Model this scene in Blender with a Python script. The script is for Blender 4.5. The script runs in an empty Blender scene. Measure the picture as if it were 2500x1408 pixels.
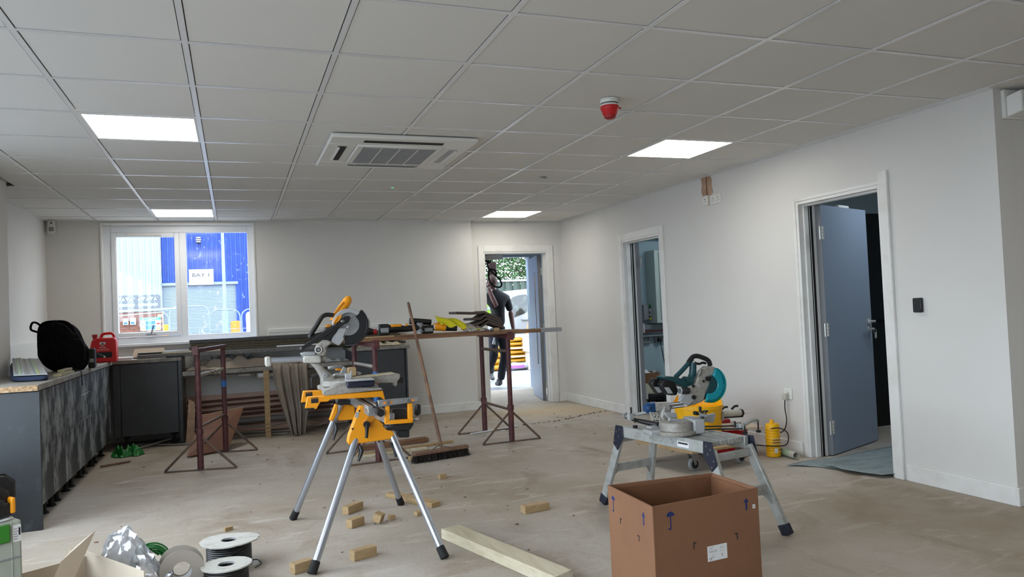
import bpy, bmesh, math, random
from math import sin, cos, pi, radians, sqrt, atan2
from mathutils import Vector, Matrix, Euler
random.seed(7)
SC = bpy.context.scene
COL = SC.collection

# ---------------------------------------------------------------- camera, sky, lights, exposure
H = 2.368                       # ceiling height
cam = bpy.data.cameras.new('camera'); cam_ob = bpy.data.objects.new('camera', cam); COL.objects.link(cam_ob)
cam.sensor_width = 36.0; cam.lens = 36.0 * 1830.17 / 2500.0; cam.clip_start = 0.02; cam.clip_end = 300
cr, cu, cf = Vector((0.936749, -0.347219, -0.044049)), Vector((0.031342, -0.042130, 0.998620)), Vector((0.348596, 0.936837, 0.028583))
m = Matrix((cr, cu, -cf)).transposed().to_4x4(); m.translation = (0, 0, 1.2268)
cam_ob.matrix_world = m
SC.camera = cam_ob

w = bpy.data.worlds.new('world'); SC.world = w; w.use_nodes = True
nt = w.node_tree; nt.nodes.clear()
bg = nt.nodes.new('ShaderNodeBackground'); wo = nt.nodes.new('ShaderNodeOutputWorld')
bg.inputs[0].default_value = (0.76, 0.88, 1.0, 1); bg.inputs[1].default_value = 6.8      # bright overcast sky
nt.links.new(bg.outputs[0], wo.inputs[0])

PANEL_STRENGTH = 11.0            # the room's LED ceiling panels
PANEL_COLOR = (1.0, 0.95, 0.86)
def portal(name, loc, rot, sx, sy):
    l = bpy.data.lights.new(name, 'AREA'); l.shape = 'RECTANGLE'; l.size = sx; l.size_y = sy
    l.cycles.is_portal = True
    o = bpy.data.objects.new(name, l); COL.objects.link(o); o.location = loc; o.rotation_euler = rot
    return o
portal('portal_left', (-1.9, 1.4, 1.27), (0, radians(-90), 0), 1.85, 8.5)
portal('portal_back_window', (-0.53, 9.25, 1.69), (radians(-90), 0, 0), 1.55, 1.3)
portal('portal_door', (3.45, 11.2, 1.05), (radians(-90), 0, 0), 2.2, 2.1)
SC.view_settings.view_transform = 'Standard'; SC.view_settings.look = 'None'
SC.view_settings.exposure = 0.2; SC.view_settings.gamma = 1.0; SC.view_settings.use_curve_mapping = False
SC.cycles.max_bounces = 10; SC.cycles.diffuse_bounces = 6; SC.cycles.glossy_bounces = 3
SC.cycles.transparent_max_bounces = 12; SC.cycles.transmission_bounces = 6
SC.cycles.use_denoising = True; SC.cycles.sample_clamp_indirect = 6.0
SC.cycles.caustics_reflective = False; SC.cycles.caustics_refractive = False

# ---------------------------------------------------------------- materials
def lin(c):
    c /= 255.0
    return c / 12.92 if c <= 0.04045 else ((c + 0.055) / 1.055) ** 2.4
def rgb(h):
    return (lin(int(h[0:2], 16)), lin(int(h[2:4], 16)), lin(int(h[4:6], 16)), 1)
MATS = {}
def mat(name, color, rough=0.6, metal=0.0, var=None, bump=None, emit=0, alpha=None, scale=(1, 1, 1), spec=0.5):
    """var=(noise scale, second colour, contrast lo, hi); bump=(noise scale, strength)"""
    m = bpy.data.materials.new(name); m.use_nodes = True; nt = m.node_tree; b = nt.nodes['Principled BSDF']
    c = rgb(color); b.inputs['Base Color'].default_value = c; b.inputs['Roughness'].default_value = rough
    b.inputs['Metallic'].default_value = metal; b.inputs['Specular IOR Level'].default_value = spec
    m.diffuse_color = c
    if var or bump:
        tc = nt.nodes.new('ShaderNodeTexCoord'); mp = nt.nodes.new('ShaderNodeMapping')
        mp.inputs['Scale'].default_value = scale
        nt.links.new(tc.outputs['Object'], mp.inputs['Vector'])
    if var:
        vs = var if isinstance(var, list) else [var]
        prev = c
        last = None
        for v in vs:
            n = nt.nodes.new('ShaderNodeTexNoise'); n.inputs['Scale'].default_value = v[0]; n.inputs['Detail'].default_value = 6
            n.inputs['Roughness'].default_value = 0.6
            nt.links.new(mp.outputs[0], n.inputs['Vector'])
            r = nt.nodes.new('ShaderNodeMapRange'); r.inputs[1].default_value = v[2]; r.inputs[2].default_value = v[3]
            nt.links.new(n.outputs['Fac'], r.inputs[0])
            mx = nt.nodes.new('ShaderNodeMix'); mx.data_type = 'RGBA'
            nt.links.new(r.outputs[0], mx.inputs[0])
            if last: nt.links.new(last, mx.inputs[6])
            else: mx.inputs[6].default_value = c
            mx.inputs[7].default_value = rgb(v[1]); last = mx.outputs[2]
        nt.links.new(last, b.inputs['Base Color'])
    if bump:
        n = nt.nodes.new('ShaderNodeTexNoise'); n.inputs['Scale'].default_value = bump[0]; n.inputs['Detail'].default_value = 5
        nt.links.new(mp.outputs[0], n.inputs['Vector'])
        bp = nt.nodes.new('ShaderNodeBump'); bp.inputs['Strength'].default_value = bump[1]; bp.inputs['Distance'].default_value = 0.01
        nt.links.new(n.outputs['Fac'], bp.inputs['Height']); nt.links.new(bp.outputs[0], b.inputs['Normal'])
    if emit:
        b.inputs['Emission Color'].default_value = c; b.inputs['Emission Strength'].default_value = emit
    if alpha is not None: b.inputs['Alpha'].default_value = alpha
    MATS[name] = m
    return m

mat('wall_paint', 'D5D4D1', 0.85, bump=(3, 0.05), var=[(0.8, 'CFCDC9', .35, .7)])
mat('white_wood', 'DEDEDC', 0.5, var=[(6, 'D0CEC8', .45, .75)])
mat('ceiling_tile', 'DAD9D5', 0.95, spec=0.2)
mat('ceiling_slab', '8C8A86', 0.95)
mat('grid_white', 'DEDEDE', 0.25)
mat('upvc', 'E4E8EE', 0.35)
mat('plastic_white', 'DDDDD8', 0.4)
mat('offwhite', 'BDBBB2', 0.5, var=[(20, 'A5A298', .5, .7)])
mat('light_grey', 'A0A2A3', 0.45)
mat('mid_grey', '85878A', 0.5)
mat('black', '0B0B0C', 0.45, var=[(12, '18181A', .45, .7)])
mat('black_rubber', '141414', 0.8)
mat('black_fabric', '040404', 0.95, bump=(40, 0.4), spec=0.1)
mat('red_oxide', '4A2226', 0.55, var=[(14, '6A3A34', .5, .75), (30, '2A1A1A', .55, .8)], bump=(40, .3))
mat('rusty_steel', '55483F', 0.7, var=[(20, '7A5A45', .45, .7), (8, '3A302A', .5, .8)], bump=(50, .3))
mat('white_tube', '9A948C', 0.6, var=[(20, '6A5A50', .5, .7)])
mat('blue_tape', '1E5C9C', 0.5)
mat('alu', 'AEB0B2', 0.35, 0.75, var=[(20, '8C8E90', .4, .7)])
mat('alu_tube', 'B9C0CC', 0.28, 0.85)
mat('alu_dirty', 'AEB0AE', 0.42, 0.35, var=[(18, '94968F', .45, .7), (60, 'C4C4C0', .62, .7)])
mat('cast_grey', 'A09C95', 0.5, 0.15, var=[(15, '80796E', .5, .75), (60, '8E8A82', .5, .6)])
mat('steel', '8C8C8C', 0.3, 0.9)
mat('bright_steel', 'C4C4C0', 0.35, 0.4)
mat('saw_yellow', 'E8960C', 0.4)
mat('saw_yellow_dark', 'C77C08', 0.45)
mat('blade_steel', '6C6A68', 0.35, 0.8)
mat('guard_black', '17171A', 0.4)
mat('teal_dark', '0C3E44', 0.45)
mat('teal_guard', '0E8E9C', 0.3)
mat('blue_end', '123F6C', 0.45)
mat('navy', '0E1328', 0.5)
mat('bucket_yellow', 'F2B600', 0.45, var=[(10, 'D89A00', .5, .8)])
mat('red_plastic', 'C4141C', 0.38)
mat('red_dark', '9C1A1A', 0.5)
mat('green_plastic', '16722E', 0.4)
mat('green_case', '2E7A20', 0.4)
mat('case_grey', 'A3AA9E', 0.55, var=[(8, '8F968A', .5, .8)])
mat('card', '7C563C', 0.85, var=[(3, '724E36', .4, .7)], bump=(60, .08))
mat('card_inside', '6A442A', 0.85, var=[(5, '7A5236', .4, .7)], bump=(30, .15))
mat('card_pale', 'CDC0AE', 0.85, var=[(4, 'C0B29E', .4, .7)])
mat('print_blue', '10245E', 0.7)
mat('print_dark', '161618', 0.7)
mat('paper', 'D9D9DA', 0.7)
mat('timber', 'AC936E', 0.7, var=[(6, '967A52', .4, .7), (40, '82663F', .55, .7)], scale=(1, 1, 6), bump=(40, .2))
mat('timber_old', '7E5C40', 0.75, var=[(8, '54382A', .4, .7), (3, '96765A', .55, .75)], bump=(40, .3), scale=(.4, 2, 4))
mat('timber_pale', 'C2B89E', 0.7, var=[(6, 'AEA288', .4, .65), (2.5, 'CEC6B2', .5, .7)], scale=(4, .4, 4), bump=(30, .15))
mat('pale_tile_wood', 'A59C7F', 0.7, var=[(20, '7D7350', .45, .65)])
mat('chipboard', 'B39470', 0.8, var=[(120, '6E5236', .45, .6), (60, 'D2BC98', .55, .7)])
mat('chip_dark', '57503E', 0.85, var=[(150, '2E2A1E', .45, .6), (90, '8C8262', .6, .7)])
mat('worktop', '8C8880', 0.5, var=[(9, '6E6A64', .4, .65), (40, 'A8A49C', .55, .75)], scale=(1, 1, 1))
mat('worktop_dark', '5C5A57', 0.5, var=[(30, '74726E', .45, .7)])
mat('cab_grey', '3B3E42', 0.45, var=[(5, '33363A', .4, .7), (14, '54575A', .68, .8)])
mat('cab_end', '2C3034', 0.32, var=[(9, '444A50', .58, .72), (3, '262A2E', .4, .7)])
mat('grey_board', 'A39B90', 0.85)
mat('gantry_grey', '5C6066', 0.6)
mat('laminate_dark', '3A3634', 0.5)
mat('laminate_brown', '3B302A', 0.6, var=[(4, '4A3D36', .4, .7)])
mat('leaf_grey', '8A96A8', 0.35)
mat('leaf_edge', '6E7074', 0.5)
mat('door_black', '08090B', 0.4)
mat('brick', '6E4638', 0.85, var=[(4, '80564A', .4, .7)])
mat('blue_clad', '1A3C8C', 0.6, var=[(3, '264C98', .4, .8)])
mat('white_clad', '8FA3AB', 0.5)
mat('shutter', '949EA6', 0.5)
mat('galv', '8A949E', 0.5, 0.1)
mat('orange', 'F08A1E', 0.5)
mat('sign_teal', '14B4B4', 0.5)
mat('sign_blue', '2E6CC4', 0.5)
mat('van_white', '8E9094', 0.3)
mat('glass_dark', '1E2426', 0.1, spec=0.8, var=[(9, '46504C', .5, .7)])
mat('fence_green', '3C4740', 0.7)
mat('foliage', '284A22', 0.8, var=[(2, '446436', .35, .7)])
mat('foliage_light', '587448', 0.8)
mat('bark', '5A4A3C', 0.9)
mat('sack_yellow', 'B07C10', 0.55, bump=(12, .5))
mat('sack_white', 'A0A0A8', 0.55, bump=(12, .5))
mat('purple_print', '9C5CB4', 0.6)
mat('sand', '9A7E5C', 0.95, bump=(30, .6))
mat('concrete_out', '7E7E80', 0.9, var=[(2, '727072', .4, .7)])
mat('cloth_beige', '8F8478', 0.95, var=[(5, '7E7468', .4, .7)], bump=(60, .2))
mat('cloth_white', 'A8A8AA', 0.95, var=[(9, '7E7E82', .4, .7)])
mat('blue_cloth', '1B2740', 0.9, bump=(30, .5))
mat('yellow_rag', 'C8A63A', 0.8)
mat('skin', '64403A', 0.6)
mat('skin_dark', '5E3C36', 0.6)
mat('shirt_black', '08080A', 0.9)
mat('trouser_navy', '10131E', 0.9)
mat('boot', '4A4A4C', 0.8)
mat('boot_brown', '4A4038', 0.85)
mat('hivis', '84B810', 0.6)
mat('reflective', '8A8E92', 0.4)
mat('cap_brown', '4A322A', 0.8)
mat('copper', '5E3A2C', 0.5, 0.3)
mat('pipe_grey', '7A7672', 0.5)
mat('plaster_raw', 'A88A74', 0.9, var=[(10, 'C4A890', .45, .7)], bump=(30, .5))
mat('brown_board', '6E4836', 0.7, var=[(6, '7C5440', .4, .7)])
mat('bristle', '241E1A', 0.9)
mat('broom_wood', '6A5040', 0.7, var=[(6, '8C6A50', .45, .65)])
mat('yellow_bag', 'C8C020', 0.3)
mat('tube_green', '9CB49A', 0.6)
mat('mat_grey', '8C989A', 0.7, var=[(5, '6C787C', .4, .7)], bump=(8, .4), scale=(1, 3, 1))
mat('plant_wall', 'A4B6BE', 0.85)
mat('plant_wall_dark', '7E98A4', 0.85)
mat('cab_steel', 'B4BEB8', 0.4)
mat('cream', 'CFCBB4', 0.5)
mat('led_green', '30D080', 0.4, emit=1.2)
mat('cable_white', '8E8A84', 0.5)
mat('pink_dust', 'C8A898', 0.9)

def glassmat(name, tint, alpha, rough=0.02):
    m = bpy.data.materials.new(name); m.use_nodes = True; nt = m.node_tree; nt.nodes.clear()
    o = nt.nodes.new('ShaderNodeOutputMaterial'); t = nt.nodes.new('ShaderNodeBsdfTransparent'); g = nt.nodes.new('ShaderNodeBsdfGlossy')
    mx = nt.nodes.new('ShaderNodeMixShader'); t.inputs[0].default_value = tint; g.inputs['Roughness'].default_value = rough
    mx.inputs[0].default_value = alpha
    nt.links.new(t.outputs[0], mx.inputs[1]); nt.links.new(g.outputs[0], mx.inputs[2]); nt.links.new(mx.outputs[0], o.inputs[0])
    MATS[name] = m; return m
glassmat('glass', (0.97, 0.985, 1, 1), 0.04)
glassmat('glass_film', (0.86, 0.90, 1.0, 1), 0.05, 0.15)
glassmat('teal_clear', (0.10, 0.62, 0.66, 1), 0.12, 0.1)
glassmat('plastic_clear', (0.93, 0.94, 0.96, 1), 0.22, 0.12)

def film_material():
    # window pane with scuffed protective film: torn milky patches and streaks on clear glass
    m = glassmat('film_pane', (0.9, 0.93, 1, 1), 0.05, 0.1); nt = m.node_tree
    out = [n for n in nt.nodes if n.type == 'OUTPUT_MATERIAL'][0]; mx = [n for n in nt.nodes if n.type == 'MIX_SHADER'][0]
    tc = nt.nodes.new('ShaderNodeTexCoord'); mp = nt.nodes.new('ShaderNodeMapping'); mp.inputs['Scale'].default_value = (1, 1, .45)
    n = nt.nodes.new('ShaderNodeTexNoise'); n.inputs['Scale'].default_value = 22; n.inputs['Detail'].default_value = 8; n.inputs['Distortion'].default_value = 1.5
    r = nt.nodes.new('ShaderNodeMapRange'); r.inputs[1].default_value = .62; r.inputs[2].default_value = .76; r.inputs[4].default_value = .28
    d = nt.nodes.new('ShaderNodeBsdfTranslucent'); d.inputs[0].default_value = (.9, .93, 1, 1)
    m2 = nt.nodes.new('ShaderNodeMixShader')
    nt.links.new(tc.outputs['Object'], mp.inputs[0]); nt.links.new(mp.outputs[0], n.inputs['Vector']); nt.links.new(n.outputs['Fac'], r.inputs[0])
    nt.links.new(r.outputs[0], m2.inputs[0]); nt.links.new(mx.outputs[0], m2.inputs[1]); nt.links.new(d.outputs[0], m2.inputs[2]); nt.links.new(m2.outputs[0], out.inputs[0])
film_material()

def milky(name, col, fac):
    m = MATS[name]; nt = m.node_tree; out = [n for n in nt.nodes if n.type == 'OUTPUT_MATERIAL'][0]; mx = [n for n in nt.nodes if n.type == 'MIX_SHADER'][0]
    d = nt.nodes.new('ShaderNodeBsdfDiffuse'); d.inputs[0].default_value = col; m2 = nt.nodes.new('ShaderNodeMixShader'); m2.inputs[0].default_value = fac
    nt.links.new(mx.outputs[0], m2.inputs[1]); nt.links.new(d.outputs[0], m2.inputs[2]); nt.links.new(m2.outputs[0], out.inputs[0])
milky('plastic_clear', (.8, .82, .85, 1), .16)

def emitmat(name, col, s):
    m = bpy.data.materials.new(name); m.use_nodes = True; nt = m.node_tree; nt.nodes.clear()
    o = nt.nodes.new('ShaderNodeOutputMaterial'); e = nt.nodes.new('ShaderNodeEmission'); e.inputs[0].default_value = (*col, 1); e.inputs[1].default_value = s
    nt.links.new(e.outputs[0], o.inputs[0]); MATS[name] = m
emitmat('panel_light', PANEL_COLOR, PANEL_STRENGTH)
emitmat('panel_cool', (0.78, 0.91, 1.0), 16.0)
emitmat('batten_cool', (0.80, 0.92, 1.0), 45.0)

def dusty_cab():
    m = mat('cab_dusty', '2E3336', 0.5); nt = m.node_tree; b = nt.nodes['Principled BSDF']
    tc = nt.nodes.new('ShaderNodeTexCoord'); mp = nt.nodes.new('ShaderNodeMapping'); mp.inputs['Scale'].default_value = (1, 1, .5)
    n = nt.nodes.new('ShaderNodeTexNoise'); n.inputs['Scale'].default_value = 17; n.inputs['Detail'].default_value = 10; n.inputs['Roughness'].default_value = .8
    n2 = nt.nodes.new('ShaderNodeTexNoise'); n2.inputs['Scale'].default_value = 2.2; n2.inputs['Detail'].default_value = 3
    ad = nt.nodes.new('ShaderNodeMath'); ad.operation = 'ADD'
    r = nt.nodes.new('ShaderNodeMapRange'); r.inputs[1].default_value = .96; r.inputs[2].default_value = 1.12; r.inputs[4].default_value = .8
    mx = nt.nodes.new('ShaderNodeMix'); mx.data_type = 'RGBA'; mx.inputs[6].default_value = rgb('262A2D'); mx.inputs[7].default_value = rgb('989EA0')
    nt.links.new(tc.outputs['Object'], mp.inputs[0]); nt.links.new(mp.outputs[0], n.inputs['Vector']); nt.links.new(tc.outputs['Object'], n2.inputs['Vector'])
    nt.links.new(n.outputs['Fac'], ad.inputs[0]); nt.links.new(n2.outputs['Fac'], ad.inputs[1]); nt.links.new(ad.outputs[0], r.inputs[0])
    nt.links.new(r.outputs[0], mx.inputs[0]); nt.links.new(mx.outputs[2], b.inputs['Base Color'])
dusty_cab()

def floor_material():
    m = mat('dusty_floor', '8C8074', 0.85); nt = m.node_tree; b = nt.nodes['Principled BSDF']; L = nt.links
    tc = nt.nodes.new('ShaderNodeTexCoord')
    def noise(s, det, sc=(1, 1, 1), dist=0, rot=0):
        mp = nt.nodes.new('ShaderNodeMapping'); mp.inputs['Scale'].default_value = sc; mp.inputs['Rotation'].default_value = (0, 0, rot)
        n = nt.nodes.new('ShaderNodeTexNoise'); n.inputs['Scale'].default_value = s; n.inputs['Detail'].default_value = det
        n.inputs['Roughness'].default_value = .62; n.inputs['Distortion'].default_value = dist
        L.new(tc.outputs['Object'], mp.inputs[0]); L.new(mp.outputs[0], n.inputs['Vector']); return n.outputs['Fac']
    def ramp(f, a, bb, hi=1.0):
        r = nt.nodes.new('ShaderNodeMapRange'); r.inputs[1].default_value = a; r.inputs[2].default_value = bb; r.inputs[4].default_value = hi
        L.new(f, r.inputs[0]); return r.outputs[0]
    def mix(f, a, bb):
        x = nt.nodes.new('ShaderNodeMix'); x.data_type = 'RGBA'; L.new(f, x.inputs[0])
        if isinstance(a, str): x.inputs[6].default_value = rgb(a)
        else: L.new(a, x.inputs[6])
        x.inputs[7].default_value = rgb(bb); return x.outputs[2]
    c = mix(ramp(noise(.55, 4), .35, .65), 'B1AAA1', '968978')            # grey screed / brown dust
    c = mix(ramp(noise(2.2, 7, (1, .7, 1), .6), .52, .74, .7), c, '7E6C58')
    c = mix(ramp(noise(5, 8, (.45, 1.6, 1), 1.2, .5), .55, .72, .55), c, 'C4BDB5')
    c = mix(ramp(noise(26, 6), .62, .72, .5), c, '7C6A58')
    def blob(x, y, r0, r1, hi, col, c, sx=1.0):
        sp = nt.nodes.new('ShaderNodeMapping'); sp.inputs['Location'].default_value = (-x * sx, -y, 0); sp.inputs['Scale'].default_value = (sx, 1, 1)
        ln = nt.nodes.new('ShaderNodeVectorMath'); ln.operation = 'LENGTH'
        L.new(tc.outputs['Object'], sp.inputs[0]); L.new(sp.outputs[0], ln.inputs[0])
        ad = nt.nodes.new('ShaderNodeMath'); ad.operation = 'MULTIPLY_ADD'; ad.inputs[1].default_value = .9; L.new(noise(7, 6), ad.inputs[0]); L.new(ln.outputs['Value'], ad.inputs[2])
        r = nt.nodes.new('ShaderNodeMapRange'); r.inputs[1].default_value = r0 + .45; r.inputs[2].default_value = r1 + .45; r.inputs[3].default_value = hi; r.inputs[4].default_value = 0
        L.new(ad.outputs[0], r.inputs[0]); return mix(r.outputs[0], c, col)
    c = blob(-.4, 6.4, .2, 1.5, .55, '86705A', c)
    c = blob(3.3, 3.0, .2, 1.4, .45, '8A7A66', c)
    c = blob(1.7, 5.2, .1, 1.1, .35, 'B6B1AB', c)
    c = blob(.25, 4.35, .15, .75, .6, 'C2A878', c, .8)                     # sawdust under the stand
    c = blob(.75, 4.0, .05, .5, .35, 'C2A878', c)
    c = blob(3.35, 8.6, .25, .8, .85, 'BDBDBE', c, .7)                     # paler floor at the back door
    c = blob(3.45, 10.2, .8, 2.2, .9, 'BDBDC0', c, .7)  # lobby floor painted paler, its daylight put into the colour
    L.new(c, b.inputs['Base Color'])
    bp = nt.nodes.new('ShaderNodeBump'); bp.inputs['Strength'].default_value = .25; bp.inputs['Distance'].default_value = .01
    L.new(noise(30, 6), bp.inputs['Height']); L.new(bp.outputs[0], b.inputs['Normal'])
floor_material()

# ---------------------------------------------------------------- mesh helpers (all coordinates in world metres unless a thing is built at the origin)
class G:
    def __init__(s): s.bm = bmesh.new()
    def _hex(s, vs):
        v = [s.bm.verts.new(p) for p in vs]
        for f in ((0, 3, 2, 1), (4, 5, 6, 7), (0, 1, 5, 4), (1, 2, 6, 5), (2, 3, 7, 6), (3, 0, 4, 7)): s.bm.faces.new([v[i] for i in f])
        return s
    def box(s, x0, x1, y0, y1, z0, z1, M=None):
        x0, x1 = sorted((x0, x1)); y0, y1 = sorted((y0, y1)); z0, z1 = sorted((z0, z1))
        p = [Vector(q) for q in ((x0, y0, z0), (x1, y0, z0), (x1, y1, z0), (x0, y1, z0), (x0, y0, z1), (x1, y0, z1), (x1, y1, z1), (x0, y1, z1))]
        return s._hex([M @ q for q in p] if M else p)
    def cbox(s, c, size, rot=(0, 0, 0)):
        M = Matrix.Translation(c) @ Euler(rot).to_matrix().to_4x4(); a, b, d = (k / 2 for k in size)
        return s.box(-a, a, -b, b, -d, d, M)
    def bar(s, p0, p1, w, h, up=(0, 0, 1)):
        p0, p1 = Vector(p0), Vector(p1); d = (p1 - p0).normalized(); r = d.cross(Vector(up))
        if r.length < 1e-4: r = d.cross(Vector((0, 1, 0)))
        r.normalize(); u = r.cross(d)
        q = [p + r * a * w / 2 + u * b * h / 2 for p in (p0, p1) for a, b in ((-1, -1), (1, -1), (1, 1), (-1, 1))]
        return s._hex(q)
    def cyl(s, p0, p1, r0, r1=None, n=16, cap=True):
        return s.tube([p0, p1], [r0, r0 if r1 is None else r1], n, cap)
    def tube(s, pts, r, n=10, cap=True, closed=False):
        pts = [Vector(p) for p in pts]; rs = r if isinstance(r, (list, tuple)) else [r] * len(pts)
        rings = []; N = len(pts); prev = None
        for i, p in enumerate(pts):
            if closed: d = (pts[(i + 1) % N] - pts[i - 1]).normalized()
            else: d = ((pts[min(i + 1, N - 1)] - p).normalized() + (p - pts[max(i - 1, 0)]).normalized()).normalized()
            if prev is None:
                a = Vector((0, 0, 1)) if abs(d.z) < .9 else Vector((1, 0, 0)); u = d.cross(a).normalized()
            else:
                u = (prev - d * prev.dot(d))
                u = u.normalized() if u.length > 1e-5 else d.orthogonal().normalized()
            prev = u; v = d.cross(u)
            rings.append([s.bm.verts.new(p + (u * cos(2 * pi * k / n) + v * sin(2 * pi * k / n)) * rs[i]) for k in range(n)])
        rng = range(N) if closed else range(N - 1)
        for i in rng:
            a, b = rings[i], rings[(i + 1) % N]
            for k in range(n): s.bm.faces.new((a[k], a[(k + 1) % n], b[(k + 1) % n], b[k]))
        if cap and not closed: s.bm.faces.new(rings[0][::-1]); s.bm.faces.new(rings[-1])
        return s
    def lathe(s, prof, c=(0, 0, 0), M=None, n=24, close=True):
        rings = []
        for r, z in prof:
            rings.append([s.bm.verts.new((M or Matrix.Identity(4)) @ Vector((r * cos(2 * pi * k / n), r * sin(2 * pi * k / n), z)) + Vector(c)) for k in range(n)])
        for a, b in zip(rings, rings[1:]):
            for k in range(n): s.bm.faces.new((a[k], a[(k + 1) % n], b[(k + 1) % n], b[k]))
        if close: s.bm.faces.new(rings[0][::-1]); s.bm.faces.new(rings[-1])
        return s
    def prism(s, pts, vec):
        vec = Vector(vec); a = [s.bm.verts.new(Vector(p)) for p in pts]; b = [s.bm.verts.new(Vector(p) + vec) for p in pts]
        n = len(a); s.bm.faces.new(a); s.bm.faces.new(b[::-1])
        for k in range(n): s.bm.faces.new((a[k], b[k], b[(k + 1) % n], a[(k + 1) % n]))
        return s
    def sph(s, c, r, n=12, rot=None):
        r = (r, r, r) if not isinstance(r, (list, tuple)) else r
        M = Matrix.Translation(c) @ ((rot or Euler((0, 0, 0))).to_matrix().to_4x4()) @ Matrix.Diagonal((*r, 1))
        bmesh.ops.create_uvsphere(s.bm, u_segments=n * 2, v_segments=n, radius=1, matrix=M); return s
    def poly(s, pts): s.bm.faces.new([s.bm.verts.new(p) for p in pts]); return s
    def grid(s, f, nu, nv):
        v = [[s.bm.verts.new(f(i / nu, j / nv)) for j in range(nv + 1)] for i in range(nu + 1)]
        for i in range(nu):
            for j in range(nv): s.bm.faces.new((v[i][j], v[i + 1][j], v[i + 1][j + 1], v[i][j + 1]))
        return s
    def build(s, name, material, parent=None, bev=0, seg=1, ang=0.7, sub=0, solid=0, smooth=True, recalc=True, label=None):
        bm = s.bm
        if recalc: bmesh.ops.recalc_face_normals(bm, faces=bm.faces)
        if smooth:
            for f in bm.faces: f.smooth = True
            if not sub:
                for e in bm.edges:
                    if len(e.link_faces) == 2: e.smooth = e.calc_face_angle(0) < ang
                    else: e.smooth = True
        off = Vector((0, 0, 0)); p = parent
        while p is not None: off += p.location; p = p.parent
        own = Vector((0, 0, 0))
        if parent is None and bm.verts:
            xs = [v.co for v in bm.verts]
            own = Vector((sum(v.x for v in xs) / len(xs), sum(v.y for v in xs) / len(xs), min(v.z for v in xs)))
        for v in bm.verts: v.co -= off + own
        me = bpy.data.meshes.new(name); bm.to_mesh(me); bm.free()
        me.materials.append(MATS[material])
        o = bpy.data.objects.new(name, me); COL.objects.link(o); o.location = own
        if parent is not None: o.parent = parent
        if label: o['label'] = label
        if solid:
            q = o.modifiers.new('solid', 'SOLIDIFY'); q.thickness = solid; q.offset = 0
        if sub:
            q = o.modifiers.new('sub', 'SUBSURF'); q.levels = q.render_levels = sub
        if bev:
            q = o.modifiers.new('bevel', 'BEVEL'); q.width = bev; q.segments = seg; q.limit_method = 'ANGLE'; q.angle_limit = radians(40)
        return o
def thing(name, label, cat, loc=(0, 0, 0), group=None):
    o = bpy.data.objects.new(name, None); COL.objects.link(o); o.location = loc; o.empty_display_size = .05
    o['label'] = label; o['category'] = cat
    if group: o['group'] = group
    return o
def tag(o, label, cat, group=None, kind=None):
    o['label'] = label; o['category'] = cat
    if group: o['group'] = group
    if kind: o['kind'] = kind
    return o
def struct(o): o['kind'] = 'structure'; return o
def copy_tree(o, parent=None):
    c = o.copy(); COL.objects.link(c); c.parent = parent
    for ch in list(o.children): copy_tree(ch, c)
    return c
def text(name, body, size, loc, rot, material, parent, ext=.0006, align='CENTER', sx=1.0):
    cu_ = bpy.data.curves.new(name, 'FONT'); cu_.body = body; cu_.size = size; cu_.extrude = ext; cu_.align_x = align; cu_.align_y = 'CENTER'
    cu_.materials.append(MATS[material]); o = bpy.data.objects.new(name, cu_); COL.objects.link(o)
    off = Vector((0, 0, 0)); p = parent
    while p is not None: off += p.location; p = p.parent
    me = bpy.data.meshes.new_from_object(o); bpy.data.objects.remove(o); bpy.data.curves.remove(cu_)
    o = bpy.data.objects.new(name, me); COL.objects.link(o)
    o.location = Vector(loc) - off; o.rotation_euler = rot; o.scale = (sx, 1, 1); o.parent = parent
    return o
def arc(c, r, a0, a1, n, ax='xz', y=None):
    """points on a circle in a plane, angles in degrees"""
    out = []
    for k in range(n + 1):
        a = radians(a0 + (a1 - a0) * k / n); d = (r * cos(a), r * sin(a))
        out.append((c[0] + d[0], c[1], c[2] + d[1]) if ax == 'xz' else ((c[0] + d[0], c[1] + d[1], c[2]) if ax == 'xy' else (c[0], c[1] + d[0], c[2] + d[1])))
    return out
def sag(p0, p1, d, n=10):
    p0, p1 = Vector(p0), Vector(p1)
    return [p0.lerp(p1, k / n) - Vector((0, 0, d * 4 * (k / n) * (1 - k / n))) for k in range(n + 1)]
def spline(pts, n=6):
    """Catmull-Rom through the points"""
    P = [Vector(p) for p in pts]; P = [P[0] * 2 - P[1]] + P + [P[-1] * 2 - P[-2]]; out = []
    for i in range(1, len(P) - 2):
        for k in range(n):
            t = k / n; a, b, c, d = P[i - 1], P[i], P[i + 1], P[i + 2]
            out.append(.5 * ((2 * b) + (c - a) * t + (2 * a - 5 * b + 4 * c - d) * t * t + (3 * b - a - 3 * c + d) * t ** 3))
    out.append(P[-2]); return out

# ================================================================ the room
# floor (one slab for the room, the lobby and the rooms behind the side doors)
struct(G().box(-1.85, 8.2, -3.0, 11.0, -0.12, 0.0).build('floor', 'dusty_floor'))
ground = struct(G().box(-30, 60, 11.0, 60, -0.16, -0.02).build('ground', 'concrete_out'))
G().box(-30, -1.95, -10, 11.0, -0.16, -0.02).build('apron', 'concrete_out', ground)

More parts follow.
